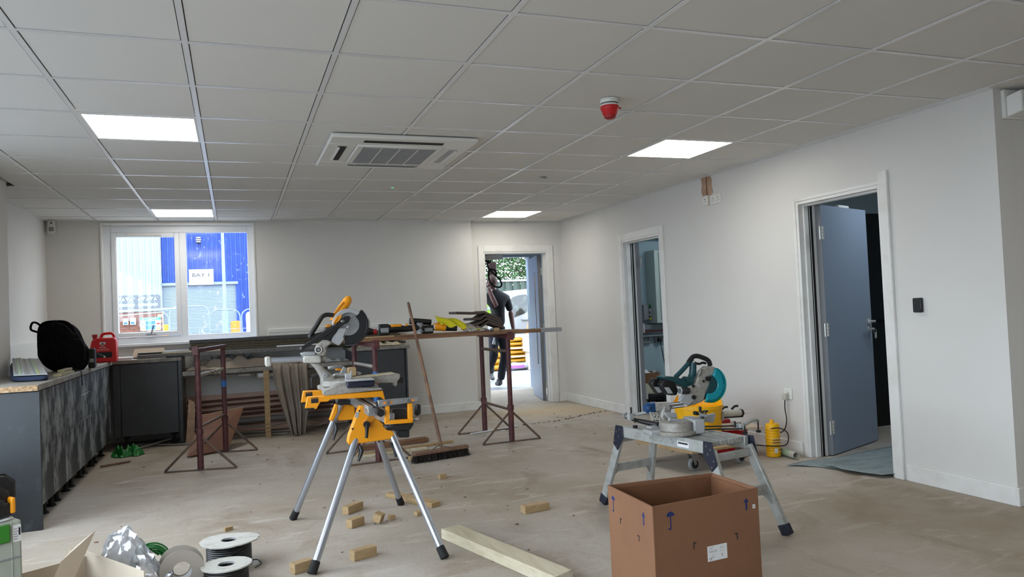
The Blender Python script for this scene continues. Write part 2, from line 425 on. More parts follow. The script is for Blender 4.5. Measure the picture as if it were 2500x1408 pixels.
# ceiling: slab above, grid rails and lay-in tiles below it
ceil = struct(G().box(-1.95, 8.2, -3.0, 9.2, H + .03, H + .16).build('ceiling', 'ceiling_slab'))
X0, Y0, TL = -0.7519, 3.2691, 0.6
LIGHTS = {(0, 2), (0, 8), (6, 2), (6, 8), (0, -4), (6, -4), (12, -4), (12, 1)}
def left_limit(y): return -1.82 if y > 6.7 else -1.60
for i in range(-1, 15):                      # rails running away from the camera
    x = X0 + i * TL
    ymax = 9.0 if x < 2.84 else 9.07
    if x > 4.15: ymax = 3.0
    if x > 8: continue
    G().box(x - .012, x + .012, -2.95, ymax, H, H + .004).box(x - .002, x + .002, -2.95, ymax, H + .004, H + .028).build('grid_rail', 'grid_white', ceil, smooth=False)
rails_y = [(j, Y0 + j * TL) for j in range(-10, 10)]
for j, y in rails_y:
    xm = 8.15 if y < 3.0 else 4.09
    G().box(left_limit(y) + .005, xm, y - .012, y + .012, H + .0006, H + .0046).build('grid_rail', 'grid_white', ceil, smooth=False)
# full tiles share one mesh
tile0 = None
def tile(x0, x1, y0, y1):
    global tile0
    full = abs(x1 - x0 - .576) < .001 and abs(y1 - y0 - .576) < .001
    if full and tile0 is not None:
        o = tile0.copy(); COL.objects.link(o); o.location = Vector(((x0 + x1) / 2, (y0 + y1) / 2, H)) - ceil.location; o.parent = ceil; return
    g = G()
    cx, cy = (x0 + x1) / 2, (y0 + y1) / 2
    a, b = (x1 - x0) / 2, (y1 - y0) / 2
    e = .004
    if full:
        g.box(-a + e, a - e, -b + e, b - e, .0035, .020); o = g.build('tile', 'ceiling_tile', None, smooth=False)
        off = o.location.copy()
        for v in o.data.vertices: v.co += off
        o.parent = ceil; o.location = Vector((cx, cy, H)) - ceil.location
        tile0 = o
    else:
        g.box(x0 + e, x1 - e, y0 + e, y1 - e, H + .0035, H + .020); g.build('tile', 'ceiling_tile', ceil, smooth=False)
xs = [X0 + i * TL for i in range(-3, 16)]
for j in range(-6, 10):
    y0, y1 = Y0 + j * TL + .012, Y0 + (j + 1) * TL - .012
    for i in range(-3, 15):
        if (i, j) in LIGHTS: continue
        x0, x1 = X0 + i * TL + .012, X0 + (i + 1) * TL - .012
        xl = left_limit(y0 + .2); xr = 8.1 if y0 < 2.9 else 4.085
        yy1 = y1
        if j == 9: yy1 = 8.99 if x0 < 2.8 else 9.07
        xa, xb = max(x0, xl + .015), min(x1, xr)
        if xb - xa < .02: continue
        if y0 < 3.0 < y1 and xb > 4.1: yy1 = 2.99 if x0 > 4.1 else y1
        if yy1 - y0 < .03: continue
        tile(xa, xb, y0, yy1)
# perimeter trims at the ceiling
G().box(4.065, 4.10, 3.0, 9.08, H - .004, H + .003).build('edge_trim', 'grid_white', ceil, smooth=False)
G().box(-1.82, 2.84, 8.975, 9.0, H - .004, H + .003).build('edge_trim', 'grid_white', ceil, smooth=False)
G().box(-1.82, -1.795, 6.7, 9.0, H - .004, H + .003).build('edge_trim', 'grid_white', ceil, smooth=False)

def light_panel(i, j, label, grp='square ceiling light panels', m='panel_light'):
    x0, y0 = X0 + i * TL + .012, Y0 + j * TL + .012
    t = thing('ceiling_light', label, 'light', (x0 + .288, y0 + .288, H), grp)
    g = G(); a, e = .576, .012
    g.box(x0, x0 + a, y0, y0 + e, H - .001, H + .02).box(x0, x0 + a, y0 + a - e, y0 + a, H - .001, H + .02)
    g.box(x0, x0 + e, y0 + e, y0 + a - e, H - .001, H + .02).box(x0 + a - e, x0 + a, y0 + e, y0 + a - e, H - .001, H + .02)
    g.build('frame', 'plastic_white', t, smooth=False)
    G().box(x0 + e, x0 + a - e, y0 + e, y0 + a - e, H + .002, H + .008).build('diffuser', m, t, smooth=False)
light_panel(0, 2, 'lit ceiling panel left of the air conditioner, larger of the two on the left')
light_panel(0, 8, 'lit ceiling panel close above the window')
light_panel(6, 2, 'lit ceiling panel right of the air conditioner, below the red alarm')
light_panel(6, 8, 'small distant lit ceiling panel near the back doorway')
light_panel(0, -4, 'lit ceiling panel overhead on the left, behind the viewpoint')
light_panel(6, -4, 'lit ceiling panel overhead on the right, behind the viewpoint')
light_panel(12, -4, 'lit ceiling panel in the side area, behind the viewpoint')

# walls ---------------------------------------------------------------------
W = 'wall_paint'
# back wall, left portion with the window opening (x -1.306..0.242, z 1.04..2.335)
struct(G().box(-1.95, -1.306, 9.0, 9.3, 0, H + .1).box(0.242, 2.835, 9.0, 9.3, 0, H + .1).box(-1.306, 0.242, 9.0, 9.3, 0, 1.04).box(-1.306, 0.242, 9.0, 9.3, 2.338, H + .1).build('wall_back', W, smooth=False))
# back wall, right portion with the doorway (x 3.00..3.90, z < 1.985)
wb2 = struct(G().box(2.835, 3.0, 9.08, 9.3, 0, H + .1).box(3.9, 4.3, 9.08, 9.3, 0, H + .1).box(3.0, 3.9, 9.08, 9.3, 1.985, H + .1).build('wall_back_right', W, smooth=False))
# right wall, two doorways
D3 = (3.83, 4.645, 1.965); D2 = (6.615, 7.425, 1.95)
g = G(); x0, x1 = 4.10, 4.25
for a, b in ((3.01, D3[0]), (D3[1], D2[0]), (D2[1], 9.08)): g.box(x0, x1, a, b, 0, H + .1)
for a, b, z in (D3, D2): g.box(x0, x1, a, b, z, H + .1)
wall_r = struct(g.build('wall_right', W, smooth=False))
struct(G().box(4.25, 8.2, 3.01, 3.16, 0, H + .1).build('wall_front_right', W, smooth=False))
# left wall: set-back part, nearer pier part with a wide window beside the camera
g = G().box(-1.97, -1.82, 6.68, 9.0, 0, H + .1).box(-1.97, -1.60, 5.6, 6.68, 0, H + .1)
g.box(-1.8, -1.60, -3.0, -2.7, 0, H + .1).box(-1.8, -1.6, -2.7, 5.6, 0, .4).box(-1.8, -1.6, -2.7, 5.6, 2.2, H + .1)
struct(g.build('wall_left', W, smooth=False))
struct(G().box(-1.8, 8.2, -3.15, -3.0, 0, H + .1).build('wall_rear', W, smooth=False))
struct(G().box(8.2, 8.35, -3.0, 3.16, 0, H + .1).build('wall_right_side', W, smooth=False))
# unseen side window (frame only), lights the room from the left
w2 = G()
for y in (-2.7, -1.6, -.6, .95, 2.5, 4.05, 5.55): w2.box(-1.75, -1.68, y, y + .05, .4, 2.2)
w2.box(-1.75, -1.68, -2.7, 5.6, .4, .45).box(-1.75, -1.68, -2.7, 5.6, 2.15, 2.2)
w2 = struct(w2.build('window_2', 'upvc', smooth=False))

# lobby behind the back doorway
struct(G().box(2.2, 2.35, 9.3, 11.05, 0, 2.6).build('wall_lobby_left', W, smooth=False))
struct(G().box(4.62, 4.77, 9.3, 11.05, 0, 2.6).build('wall_lobby_right', W, smooth=False))
struct(G().box(2.2, 4.77, 9.3, 11.05, 2.34, 2.46).build('ceiling_lobby', 'ceiling_slab', smooth=False))
struct(G().box(2.35, 2.5, 10.95, 11.1, 0, 2.5).box(2.5, 4.62, 10.95, 11.1, 2.05, 2.5).box(4.38, 4.62, 10.95, 11.1, 0, 2.05).build('wall_lobby_outer', 'leaf_grey', smooth=False))

# skirting boards
def skirt(n, a): struct(a.build(n, 'white_wood', bev=.004, smooth=False))
skirt('baseboard_back', G().box(1.9, 2.82, 8.982, 9.0, 0, .105))
skirt('baseboard_back_right', G().box(3.975, 4.1, 9.062, 9.08, 0, .105).box(2.82, 2.935, 8.982, 9.0, 0, .105))
skirt('baseboard_right', G().box(4.082, 4.10, 7.5, 9.06, 0, .105))
skirt('baseboard_right.001', G().box(4.082, 4.10, 4.70, 6.54, 0, .105))
skirt('baseboard_right.002', G().box(4.082, 4.10, 3.01, 3.74, 0, .105))
skirt('baseboard_front_right', G().box(4.082, 8.1, 2.992, 3.01, 0, .105))

# doorway linings and architraves
def yframe(name, a, b, z, deep=.17):         # lining in the right wall (x = 4.10..)
    g = G()
    for y0, y1 in ((a, a + .028), (b - .028, b)): g.box(4.092, 4.092 + deep, y0, y1, 0, z)
    g.box(4.092, 4.092 + deep, a + .028, b - .028, z - .028, z)
    for y0, y1 in ((a + .028, a + .042), (b - .042, b - .028)): g.box(4.135, 4.178, y0, y1, 0, z - .028)
    g.box(4.135, 4.178, a + .042, b - .042, z - .042, z - .028)
    return g.build(name, 'white_wood', bev=.002, smooth=False)
t2 = struct(yframe('trim_1', D2[0], D2[1], D2[2]))
t3 = struct(yframe('trim_2', D3[0], D3[1], D3[2]))
for tt, yy, zz in ((t2, D2[1], D2[2]), (t3, D3[1], D3[2])): G().box(4.205, 4.225, yy - .030, yy - .0275, 0, zz - .03).box(4.186, 4.196, yy - .030, yy - .0275, 0, zz - .03).build('gap_shade', 'black_rubber', tt, smooth=False)  # black strips standing in for the shaded gap between jamb and leaf
G().box(4.084, 4.10, 6.555, 6.625, 0, 2.02).build('architrave', 'white_wood', t2, bev=.003, smooth=False)
G().box(4.084, 4.10, 6.625, 7.49, 1.945, 2.02).build('architrave', 'white_wood', t2, bev=.003, smooth=False)
G().box(4.084, 4.10, 7.418, 7.49, 0, 1.945).build('architrave', 'white_wood', t2, bev=.003, smooth=False)
G().box(4.078, 4.10, 3.765, 3.835, 0, 2.045).build('architrave', 'white_wood', t3, bev=.003, smooth=False)
G().box(4.084, 4.10, 4.64, 4.668, 0, 1.975).build('architrave', 'white_wood', t3, bev=.003, smooth=False)
G().box(4.084, 4.10, 3.835, 4.64, 1.96, 1.985).build('architrave', 'white_wood', t3, bev=.003, smooth=False)
g = G()
for a, b in ((3.0, 3.026), (3.874, 3.90)): g.box(a, b, 9.07, 9.24, 0, 1.985)
g.box(3.026, 3.874, 9.07, 9.24, 1.959, 1.985)
for a, b in ((3.026, 3.038), (3.862, 3.874)): g.box(a, b, 9.13, 9.16, 0, 1.959)
t1 = struct(g.build('trim_3', 'white_wood', bev=.002, smooth=False))
G().box(2.935, 3.005, 9.062, 9.08, 0, 2.06).build('architrave', 'white_wood', t1, bev=.003, smooth=False)
G().box(3.895, 3.968, 9.062, 9.08, 0, 2.06).build('architrave', 'white_wood', t1, bev=.003, smooth=False)
G().box(3.005, 3.895, 9.062, 9.08, 1.98, 2.06).build('architrave', 'white_wood', t1, bev=.003, smooth=False)

# window ---------------------------------------------------------------------
wx0, wx1, wz0, wz1 = -1.306, 0.242, 1.04, 2.338
g = G()
for a, b in ((wx0 + .001, wx0 + .085), (wx1 - .075, wx1 - .001)): g.box(a, b, 9.06, 9.13, wz0, wz1 - .001)
g.box(wx0 + .085, wx1 - .075, 9.06, 9.13, wz0, wz0 + .072).box(wx0 + .085, wx1 - .075, 9.06, 9.13, wz1 - .09, wz1 - .001)
g.box(-.545, -.475, 9.06, 9.13, wz0 + .072, wz1 - .09)
win = struct(g.build('window_1', 'upvc', bev=.006, smooth=False))
g = G()
for a, b in ((-1.2205, -1.165), (-.595, -.545)): g.box(a, b, 9.045, 9.115, 1.113, 2.2475)
g.box(-1.165, -.595, 9.045, 9.115, 1.115, 1.165).box(-1.165, -.595, 9.045, 9.115, 2.2, 2.2475)
cas = g.build('casement', 'upvc', win, bev=.008, smooth=False)
G().box(-1.06, -.72, 9.028, 9.045, 2.212, 2.238).build('trickle_vent', 'plastic_white', cas, bev=.003, smooth=False)
g = G().box(-.90, -.80, 9.03, 9.045, 1.128, 1.142)
g.bar((-.85, 9.02, 1.135), (-.82, 8.985, 1.235), .014, .010).cyl((-.85, 9.045, 1.135), (-.85, 9.015, 1.135), .011)
g.build('window_handle', 'steel', cas, bev=.002)
G().box(-1.165, -.595, 9.082, 9.088, 1.165, 2.2).build('pane', 'glass', win, smooth=False)
G().box(-.475, wx1 - .075, 9.092, 9.098, wz0 + .072, wz1 - .09).build('pane', 'film_pane', win, smooth=False)
g = G().box(wx0 - .006, wx0 + .016, 8.985, 9.06, wz0, wz1 + .012).box(wx0 + .016, wx1 + .01, 8.985, 9.06, wz1 - .014, wz1 + .012).box(wx1 - .012, wx1 + .010, 8.992, 9.06, wz0, wz1 - .014)
g.build('reveal_lining', 'white_wood', win, bev=.003, smooth=False)
G().box(wx0 - .03, wx1 + .03, 8.965, 9.06, wz0 - .03, wz0 + .004).build('window_sill', 'upvc', win, bev=.006, smooth=False)

# ================================================================ doors
def leafM(hx, hy, ang):      # local x along the leaf from its hinge, y through its thickness
    return Matrix.Translation((hx, hy, 0)) @ Matrix.Rotation(ang, 4, 'Z')
def hinge(g, M, z, side=1):
    g.box(.003, .036, -.006, .0, z - .05, z + .05, M).box(-.040, -.008, -.010, -.002, z - .05, z + .05, M)
    for k in range(4): g.cyl(M @ Vector((-.003, -.010, z - .05 + k * .026)), M @ Vector((-.003, -.010, z - .028 + k * .026)), .009, n=10)
def make_door(name, M, wdt, h, th=.044):
    t = struct(bpy.data.objects.new(name, None)); COL.objects.link(t); t.location = M.translation
    G().box(.004, wdt, 0, th, .008, h, M).build('door_leaf', 'leaf_grey', t, bev=.002, smooth=False)
    G().box(.001, .004, 0, th, .008, h, M).build('leaf_edge', 'leaf_edge', t, smooth=False)
    for z in (.22, h / 2, h - .22):
        g = G(); hinge(g, M, z); g.build('hinge', 'bright_steel', t)
    return t
# door_1: open leaf at the front right opening, hinged on its far jamb, swung into the room beyond
a3 = atan2(4.892 - 4.60, 5.094 - 4.33)
M3 = leafM(4.268, 4.575, a3)
d = make_door('door_1', M3, .80, 1.935)
g = G(); g.cyl(M3 @ Vector((.745, 0, 1.0)), M3 @ Vector((.745, -.05, 1.0)), .011).tube([M3 @ Vector((.745, -.05, 1.0)), M3 @ Vector((.70, -.055, 1.0)), M3 @ Vector((.625, -.055, 1.0))], .010)
g.cyl(M3 @ Vector((.745, 0, 1.0)), M3 @ Vector((.745, -.008, 1.0)), .027, n=20).cyl(M3 @ Vector((.745, 0, .94)), M3 @ Vector((.745, -.008, .94)), .025, n=20)
h = g.build('door_handle', 'bright_steel', d)
g = G(); g.cyl(M3 @ Vector((.745, -.008, .94)), M3 @ Vector((.745, -.04, .94)), .008)
g.tube(arc(M3 @ Vector((.75, -.045, .92)), .016, 0, 360, 12), .0015, 6).box(.735, .752, -.05, -.047, .86, .905, M3).box(.756, .772, -.048, -.045, .865, .91, M3)
g.build('keys', 'bright_steel', d)
G().box(.42, .60, .046, .085, 1.89, 1.965, M3).build('door_closer', 'plastic_white', d, bev=.004)
# door_2: inner leaf of the back doorway, swung out into the lobby
a1 = atan2(10.14 - 9.32, 4.10 - 3.905)
M1 = leafM(3.868, 9.27, a1)
d = make_door('door_2', M1, .845, 1.945)
G().box(.20, .28, .044, .047, .45, 1.75, M1).build('vision_bead', 'white_wood', d, bev=.002)
G().box(.215, .265, .0465, .0485, .47, 1.73, M1).build('vision_glass', 'glass_dark', d)
# plant room door leaf, swung back past the far jamb of door opening two
M4 = leafM(4.285, 7.375, radians(76))
d = make_door('door_3', M4, .78, 1.92)

# ================================================================ rooms behind the right wall
# plant room
PW = 'plant_wall'
struct(G().box(4.25, 6.6, 8.45, 8.6, 0, 2.5).build('wall_plant_back', PW, smooth=False))
struct(G().box(6.4, 6.55, 5.9, 8.6, 0, 2.5).build('wall_plant_right', PW, smooth=False))
struct(G().box(4.25, 6.55, 5.85, 5.95, 0, 2.5).build('wall_partition', PW, smooth=False))
struct(G().box(4.1, 7.9, 3.0, 8.7, 2.5, 2.6).build('ceiling_side_rooms', 'ceiling_slab', smooth=False))
light = thing('ceiling_light', 'cool white batten lamp on the plant room ceiling', 'light', (5.3, 7.0, 2.32))
G().box(4.75, 5.85, 6.95, 7.05, 2.34, 2.395).build('housing', 'plastic_white', light, bev=.005)
G().box(4.78, 5.82, 6.96, 7.04, 2.322, 2.34).build('diffuser', 'batten_cool', light, smooth=False)
PY = 8.45
# tall grey electrical cabinet on the back wall (seen through the opening)
a = (4.988,8.300,1.904); b = (5.150,8.300,0.974)
c0 = a[0]; zt, zb = a[2], (4.991,8.300,0.981)[2]
t = thing('electrical_cabinet', 'tall pale grey wall cabinet inside the plant room opening', 'cabinet', (c0 + .35, PY, zb))
G().box(c0, c0 + .75, 8.22, PY, zb, zt).build('cabinet_body', 'cab_steel', t, bev=.004)
G().box(c0 + .06, c0 + .70, 8.205, 8.222, zb + .04, zt - .04).build('cabinet_door', 'cab_steel', t, bev=.004)
G().cyl((c0 + .1, 8.21, (zb + zt) / 2), (c0 + .1, 8.19, (zb + zt) / 2), .014).build('lock', 'black', t)
# metering box with five round glands, green and yellow label strips
p = (4.886,8.380,1.221); q = (5.041,8.380,1.025)
t = thing('control_box', 'small grey control box with five round discs beside the tall cabinet', 'control box', (p[0], PY, q[2]))
G().box(p[0], q[0], 8.36, PY, q[2], p[2]).build('enclosure', 'mid_grey', t, bev=.004)
G().box(p[0] + .07, q[0] - .005, 8.352, 8.36, q[2] + .015, p[2] - .02).build('faceplate', 'black', t, bev=.002)
ww = q[0] - p[0] - .075; hh = p[2] - q[2]
for fx, fz in ((.25, .3), (.25, .7), (.5, .5), (.75, .3), (.75, .7)):
    c = (p[0] + .07 + ww * fx, 8.352, q[2] + .02 + (hh - .05) * fz)
    G().cyl(c, (c[0], 8.342, c[2]), .025, n=16).build('disc', 'light_grey', t)
G().box(p[0] + .07, q[0] - .005, 8.350, 8.356, p[2] - .035, p[2] - .005).build('green_strip', 'green_plastic', t)
G().box(p[0] + .07, q[0] - .005, 8.350, 8.356, q[2] + .004, q[2] + .028).build('yellow_strip', 'yellow_bag', t)
# trunking shelf and cables
zz = (5.008,8.350,0.960)[2]
t = thing('cable_trunking', 'grey horizontal trunking with red and black cables in the plant room', 'trunking', (5.4, PY, zz - .3))
G().box(4.3, 6.4, 8.36, PY, zz - .06, zz).build('trunking_lid', 'mid_grey', t, bev=.003)
z2 = (5.000,8.350,0.831)[2]
G().box(4.3, 6.4, 8.36, PY, z2 - .02, z2).build('trunking_tray', 'mid_grey', t, bev=.003)
for k, (mm_, dz) in enumerate((('red_dark', .02), ('black', .05), ('red_dark', .09))):
    G().tube(spline([(4.5, 8.40, z2 + dz), (5.2, 8.37, z2 + dz + .03), (5.8, 8.38, z2 + dz - .01 + .02 * k), (6.3, 8.40, z2 + dz + .05)], 5), .008, 6).build('cable', mm_, t)
s1 = (4.922,8.400,0.770); s2 = (5.138,8.400,0.771)
for lab, c in (('left grey double socket under the plant room trunking', s1), ('right grey double socket under the plant room trunking, with a plug in it', s2)):
    t = thing('socket', lab, 'socket', (c[0], PY, c[2] - .045))
    G().box(c[0] - .075, c[0] + .075, 8.41, PY, c[2] - .045, c[2] + .045).build('socket_body', 'mid_grey', t, bev=.004)
    for dx in (-.035, .035):
        g = G(); g.box(c[0] + dx - .006, c[0] + dx + .006, 8.406, 8.411, c[2] + .01, c[2] + .03).box(c[0] + dx - .018, c[0] + dx - .006, 8.406, 8.411, c[2] - .02, c[2] - .008).box(c[0] + dx + .006, c[0] + dx + .018, 8.406, 8.411, c[2] - .02, c[2] - .008)
        g.build('pin_holes', 'black', t)
t = thing('power_plug', 'black plug and hanging flex in the right plant room socket', 'plug', (s2[0], 8.38, .5))
G().cbox((s2[0] - .03, 8.385, s2[2] - .01), (.05, .04, .05)).build('plug_body', 'black', t, bev=.008)
G().tube(spline([(s2[0] - .03, 8.37, s2[2] - .03), (s2[0] - .01, 8.34, s2[2] - .25), (s2[0] + .03, 8.3, s2[2] - .6), (s2[0] + .08, 8.2, s2[2] - .9)], 5), .006, 6).build('flex', 'black', t)
# cable tray and pipes high in the plant room
t = thing('cable_tray', 'grey overhead cable tray and pipes high in the plant room', 'cable tray', (5.2, 8.2, 2.0))
G().box(4.3, 6.4, 8.0, 8.3, 2.13, 2.15).box(4.3, 6.4, 7.99, 8.0, 2.13, 2.19).box(4.3, 6.4, 8.3, 8.31, 2.13, 2.19).build('tray', 'mid_grey', t, smooth=False)
G().tube(spline([(4.3, 8.1, 2.22), (5.0, 8.15, 2.17), (5.7, 8.1, 2.26), (6.3, 8.2, 2.2)], 5), .02, 8).build('pipe', 'black', t)
G().cyl((4.3, 8.36, 2.24), (6.4, 8.36, 2.24), .022).build('pipe', 'galv', t)
# dark shelf with a box and cream tub
a = (4.377,7.600,0.178); b = (4.587,7.600,0.151)
t = thing('storage_shelf', 'dark low shelf unit standing inside the plant room', 'shelf', (a[0] + .2, 7.7, 0))
G().box(a[0] - .2, b[0] + .25, 7.55, 7.95, a[2] - .03, a[2]).build('top_board', 'black', t)
for xx in (a[0] - .2, a[0] + .25, b[0] + .22): G().box(xx, xx + .03, 7.56, 7.94, 0, a[2] - .03).build('leg', 'black', t)
G().box(a[0] - .18, b[0] + .22, 7.57, 7.93, .12, .14).build('lower_board', 'black', t)
c = (4.608,7.620,0.318)
o = G().box(a[0] - .1, c[0] + .22, 7.6, 7.9, a[2], c[2]).build('storage_tub', 'cream', bev=.02, seg=2); tag(o, 'cream plastic tub on the dark plant room shelf', 'tub')
c2 = (4.615,7.620,0.431)
t = thing('cardboard_box', 'brown open cardboard box on top of the cream plant room tub', 'box', (c[0], 7.72, c[2]))
g = G(); xa, xb, ya, yb, za, zb = a[0] - .08, c[0], 7.6, 7.86, c[2] + .001, c2[2]
g.box(xa, xb, ya, ya + .006, za, zb).box(xa, xb, yb - .006, yb, za, zb).box(xa, xa + .006, ya + .006, yb - .006, za, zb).box(xb - .006, xb, ya + .006, yb - .006, za, zb).box(xa + .006, xb - .006, ya + .006, yb - .006, za, za + .006)
g.build('box_walls', 'card', t, smooth=False)
G().grid(lambda u, v: (xa + .03 + u * (xb - xa - .05), ya + .04 + v * .16, zb - .01 + .045 * sin(7 * u) * sin(5 * v + 1)), 8, 6).build('crumpled_liner', 'paper', t, smooth=False)

# store room behind the front right opening
struct(G().box(7.55, 7.7, 3.16, 5.85, 0, 2.5).build('wall_store_right', PW, smooth=False))
t = thing('dark_cupboard', 'tall black double cupboard standing behind the open grey-blue door', 'cupboard', (6.6, 5.45, 0))
G().box(5.35, 7.5, 5.38, 5.80, .0, 1.98).build('cupboard_body', 'door_black', t, bev=.003)
for xx in (5.36, 6.08, 6.80):
    for z0, z1 in ((.12, .96), (.98, 1.86)):
        G().box(xx, xx + .69, 5.358, 5.38, z0, z1).build('door', 'door_black', t, bev=.006)
light = thing('ceiling_light', 'cool white panel lamp in the room behind the open grey-blue door', 'light', (5.2, 4.2, 2.34))
G().box(4.95, 5.45, 4.0, 4.5, 2.36, 2.395).build('housing', 'plastic_white', light)
G().box(4.98, 5.42, 4.03, 4.47, 2.35, 2.36).build('diffuser', 'panel_cool', light, smooth=False)
# loose grey sheets on the threshold
def sheet(pts, z, name, label, ruck=.006, nu=26, nv=14):
    a, b, c, d = (Vector((*q, 0)) for q in pts)
    def f(u, v):
        e = .02 * sin(9 * v + 3 * u) if u in (0, 1) else 0
        e2 = .015 * sin(13 * u) if v in (0, 1) else 0
        p = (a.lerp(b, u)).lerp(d.lerp(c, u), v)
        return (p.x + e, p.y + e2, z + ruck * (.5 + .5 * sin(14 * v + 5 * u) * sin(5 * u + 2)) + (ruck * .8 if (v < .08 or u > .93) else 0) * abs(sin(11 * u + 7 * v)))
    o = G().grid(f, nu, nv).build(name, 'mat_grey', solid=.003)
    return tag(o, label, 'sheet', 'grey protective sheets in the doorway')
sheet(((3.74, 4.48), (5.3, 4.62), (5.3, 4.05), (4.30, 3.92)), .004, 'protective_sheet', 'grey floor protection sheet under the open door, further into the room')
sheet(((3.90, 4.30), (4.75, 4.22), (4.72, 3.66), (3.98, 3.86)), .022, 'protective_sheet', 'grey rumpled floor protection sheet on the threshold, nearest the room')

# ================================================================ outside, seen through the window
YB = 36.0
a = (-2.922,35.600,5.077)                      # right edge of the white clad building
t = thing('warehouse', 'pale ribbed metal clad building outside, left half of the window view', 'building', (a[0] - 4, 35, 0))
xe = a[0]
G().box(xe - 14, xe, 35.6, 35.95, 0, 9).build('wall', 'white_clad', t, smooth=False)
for k in range(46): 
    xx = xe - .12 - k * .24
    if xx > xe - 11.5: G().box(xx - .05, xx, 35.56, 35.6, 0, 9).build('rib', 'white_clad', t, smooth=False)
t = thing('warehouse', 'blue ribbed metal clad warehouse outside with a roller shutter', 'building', (2, YB, 0))
s0 = (-2.919,36.000,2.965); s1 = (0.120,36.000,2.948)
g = G(); g.box(xe + .01, s0[0], YB, YB + .3, 0, 9.5).box(s0[0], s1[0], YB, YB + .3, s0[2], 9.5).box(s1[0], s1[0] + 9, YB, YB + .3, 0, 9.5)
g.build('wall', 'blue_clad', t, smooth=False)
for k in range(60):
    xx = xe + .05 + k * .2
    z0 = s0[2] + .12 if s0[0] - .1 < xx < s1[0] + .05 else 0
    G().box(xx, xx + .07, YB - .05, YB, z0, 9.5).build('rib', 'blue_clad', t, smooth=False)
sh = G().box(s0[0], s1[0], YB + .1, YB + .2, 0, s0[2]).build('roller_shutter', 'shutter', t, smooth=False)
ns = 46
for k in range(ns):
    z = .02 + k * s0[2] / ns
    G().prism([(s0[0], YB + .1, z), (s0[0], YB + .075, z + .02), (s0[0], YB + .075, z + .055), (s0[0], YB + .1, z + .06)], (s1[0] - s0[0], 0, 0)).build('slat', 'shutter', sh, smooth=False)
G().box(s0[0] - .1, s1[0] + .1, YB - .06, YB, s0[2] - .02, s0[2] + .1).build('lintel', 'galv', t)
# bay sign
p = (-1.804,35.850,3.632); q = (-0.798,35.850,2.946)
t = thing('bay_sign', 'white BAY 1 sign above the roller shutter', 'sign', ((p[0] + q[0]) / 2, YB - .1, q[2]))
G().box(p[0], q[0], YB - .12, YB - .07, q[2], p[2]).build('sign_board', 'paper', t)
text('lettering', 'BAY 1', .235, ((p[0] + q[0]) / 2, YB - .125, q[2] + (p[2] - q[2]) * .62), (pi / 2, 0, 0), 'print_dark', t, .002, sx=1.25)
text('lettering', 'MAX HEIGHT 3.9M', .082, ((p[0] + q[0]) / 2, YB - .125, q[2] + (p[2] - q[2]) * .2), (pi / 2, 0, 0), 'mid_grey', t, .002, sx=1.25)
# wall lamp on the blue wall
c = (-1.368,35.800,4.938)
t = thing('wall_lamp', 'white striped box lamp high on the blue warehouse wall', 'lamp', (c[0], YB - .1, c[2]))
for k in range(3): G().cbox((c[0], YB - .17, c[2] + (k - 1) * .09), (.22 - .03 * abs(k - 1), .2, .05)).build('louvre', 'paper', t, bev=.02)
G().cbox((c[0], YB - .12, c[2]), (.17, .15, .27)).build('lamp_body', 'print_dark', t)
# lamp post
lx, lz = (-0.307,30.000,4.637)[0], 6.0; lb = (-0.308,30.000,0.896)[0]
t = thing('lamp_post', 'tall slim pale lamp post in front of the roller shutter', 'lamp post', (lb, 30, 0))
G().cyl((lb, 30, 1.6), (lb - (lb - lx) * 1.6, 30, 7.5), .065, .04, 12).build('pole', 'white_clad', t)
G().cyl((lb, 30, -.02), (lb, 30, 1.75), .12, .11, 14).build('pole_base', 'white_clad', t)
# bollards
for lab, (u, v) in (('orange bollard at the right side of the roller shutter', (1520, 1080)), ('orange bollard at the left side of the roller shutter', (768, 1120))):
    c = {1520: (0.076,34.000,1.279), 768: (-2.719,34.000,1.250)}[u]
    o = G().cyl((c[0], 34, -.02), (c[0], 34, c[2] - .03), .22, n=14).sph((c[0], 34, c[2] - .04), (.22, .22, .05), 7).build('bollard', 'orange'); tag(o, lab, 'bollard')
# mesh barriers (tube frames)
def barrier(x0, x1, y, z1, label):
    t = thing('site_barrier', label, 'barrier', ((x0 + x1) / 2, y, 0), 'steel tube site barriers')
    r = .25; rt = .019
    G().tube([(x0, y, 0)] + arc((x0 + r, y, z1 - r), r, 180, 90, 5) + arc((x1 - r, y, z1 - r), r, 90, 0, 5) + [(x1, y, 0)], rt, 8).build('frame', 'galv', t)
    G().tube([(x0, y, z1 * .62), (x1, y, z1 * .62)], .010, 6).build('rail', 'galv', t)
    G().cbox((x0 + .03, y, .05), (.06, .7, .14)).cbox((x1 - .03, y, .05), (.06, .7, .14)).build('feet', 'black_rubber', t)
YF = 26
for lab, u0, u1, zz in (('steel tube barrier at the left, in front of the brick wall', (-3.360,26.000,1.663)[0] - 1.2, (-1.931,26.000,1.602)[0], (-2.063,26.000,1.638)[2]),
                        ('steel tube barrier in front of the roller shutter', (-1.904,26.000,1.601)[0], (-0.750,26.000,1.675)[0], (-1.136,26.000,1.798)[2]),
                        ('steel tube barrier crossing in front of the lamp post', (-0.730,26.000,1.550)[0], (0.187,26.000,1.636)[0], (0.011,26.000,1.643)[2]),
                        ('steel tube barrier in front of the blue wall, right edge of the window', (0.231,26.000,1.634)[0], (0.231,26.000,1.634)[0] + 2.4, (0.364,26.000,1.638)[2])):
    barrier(u0, u1, YF, zz, lab)
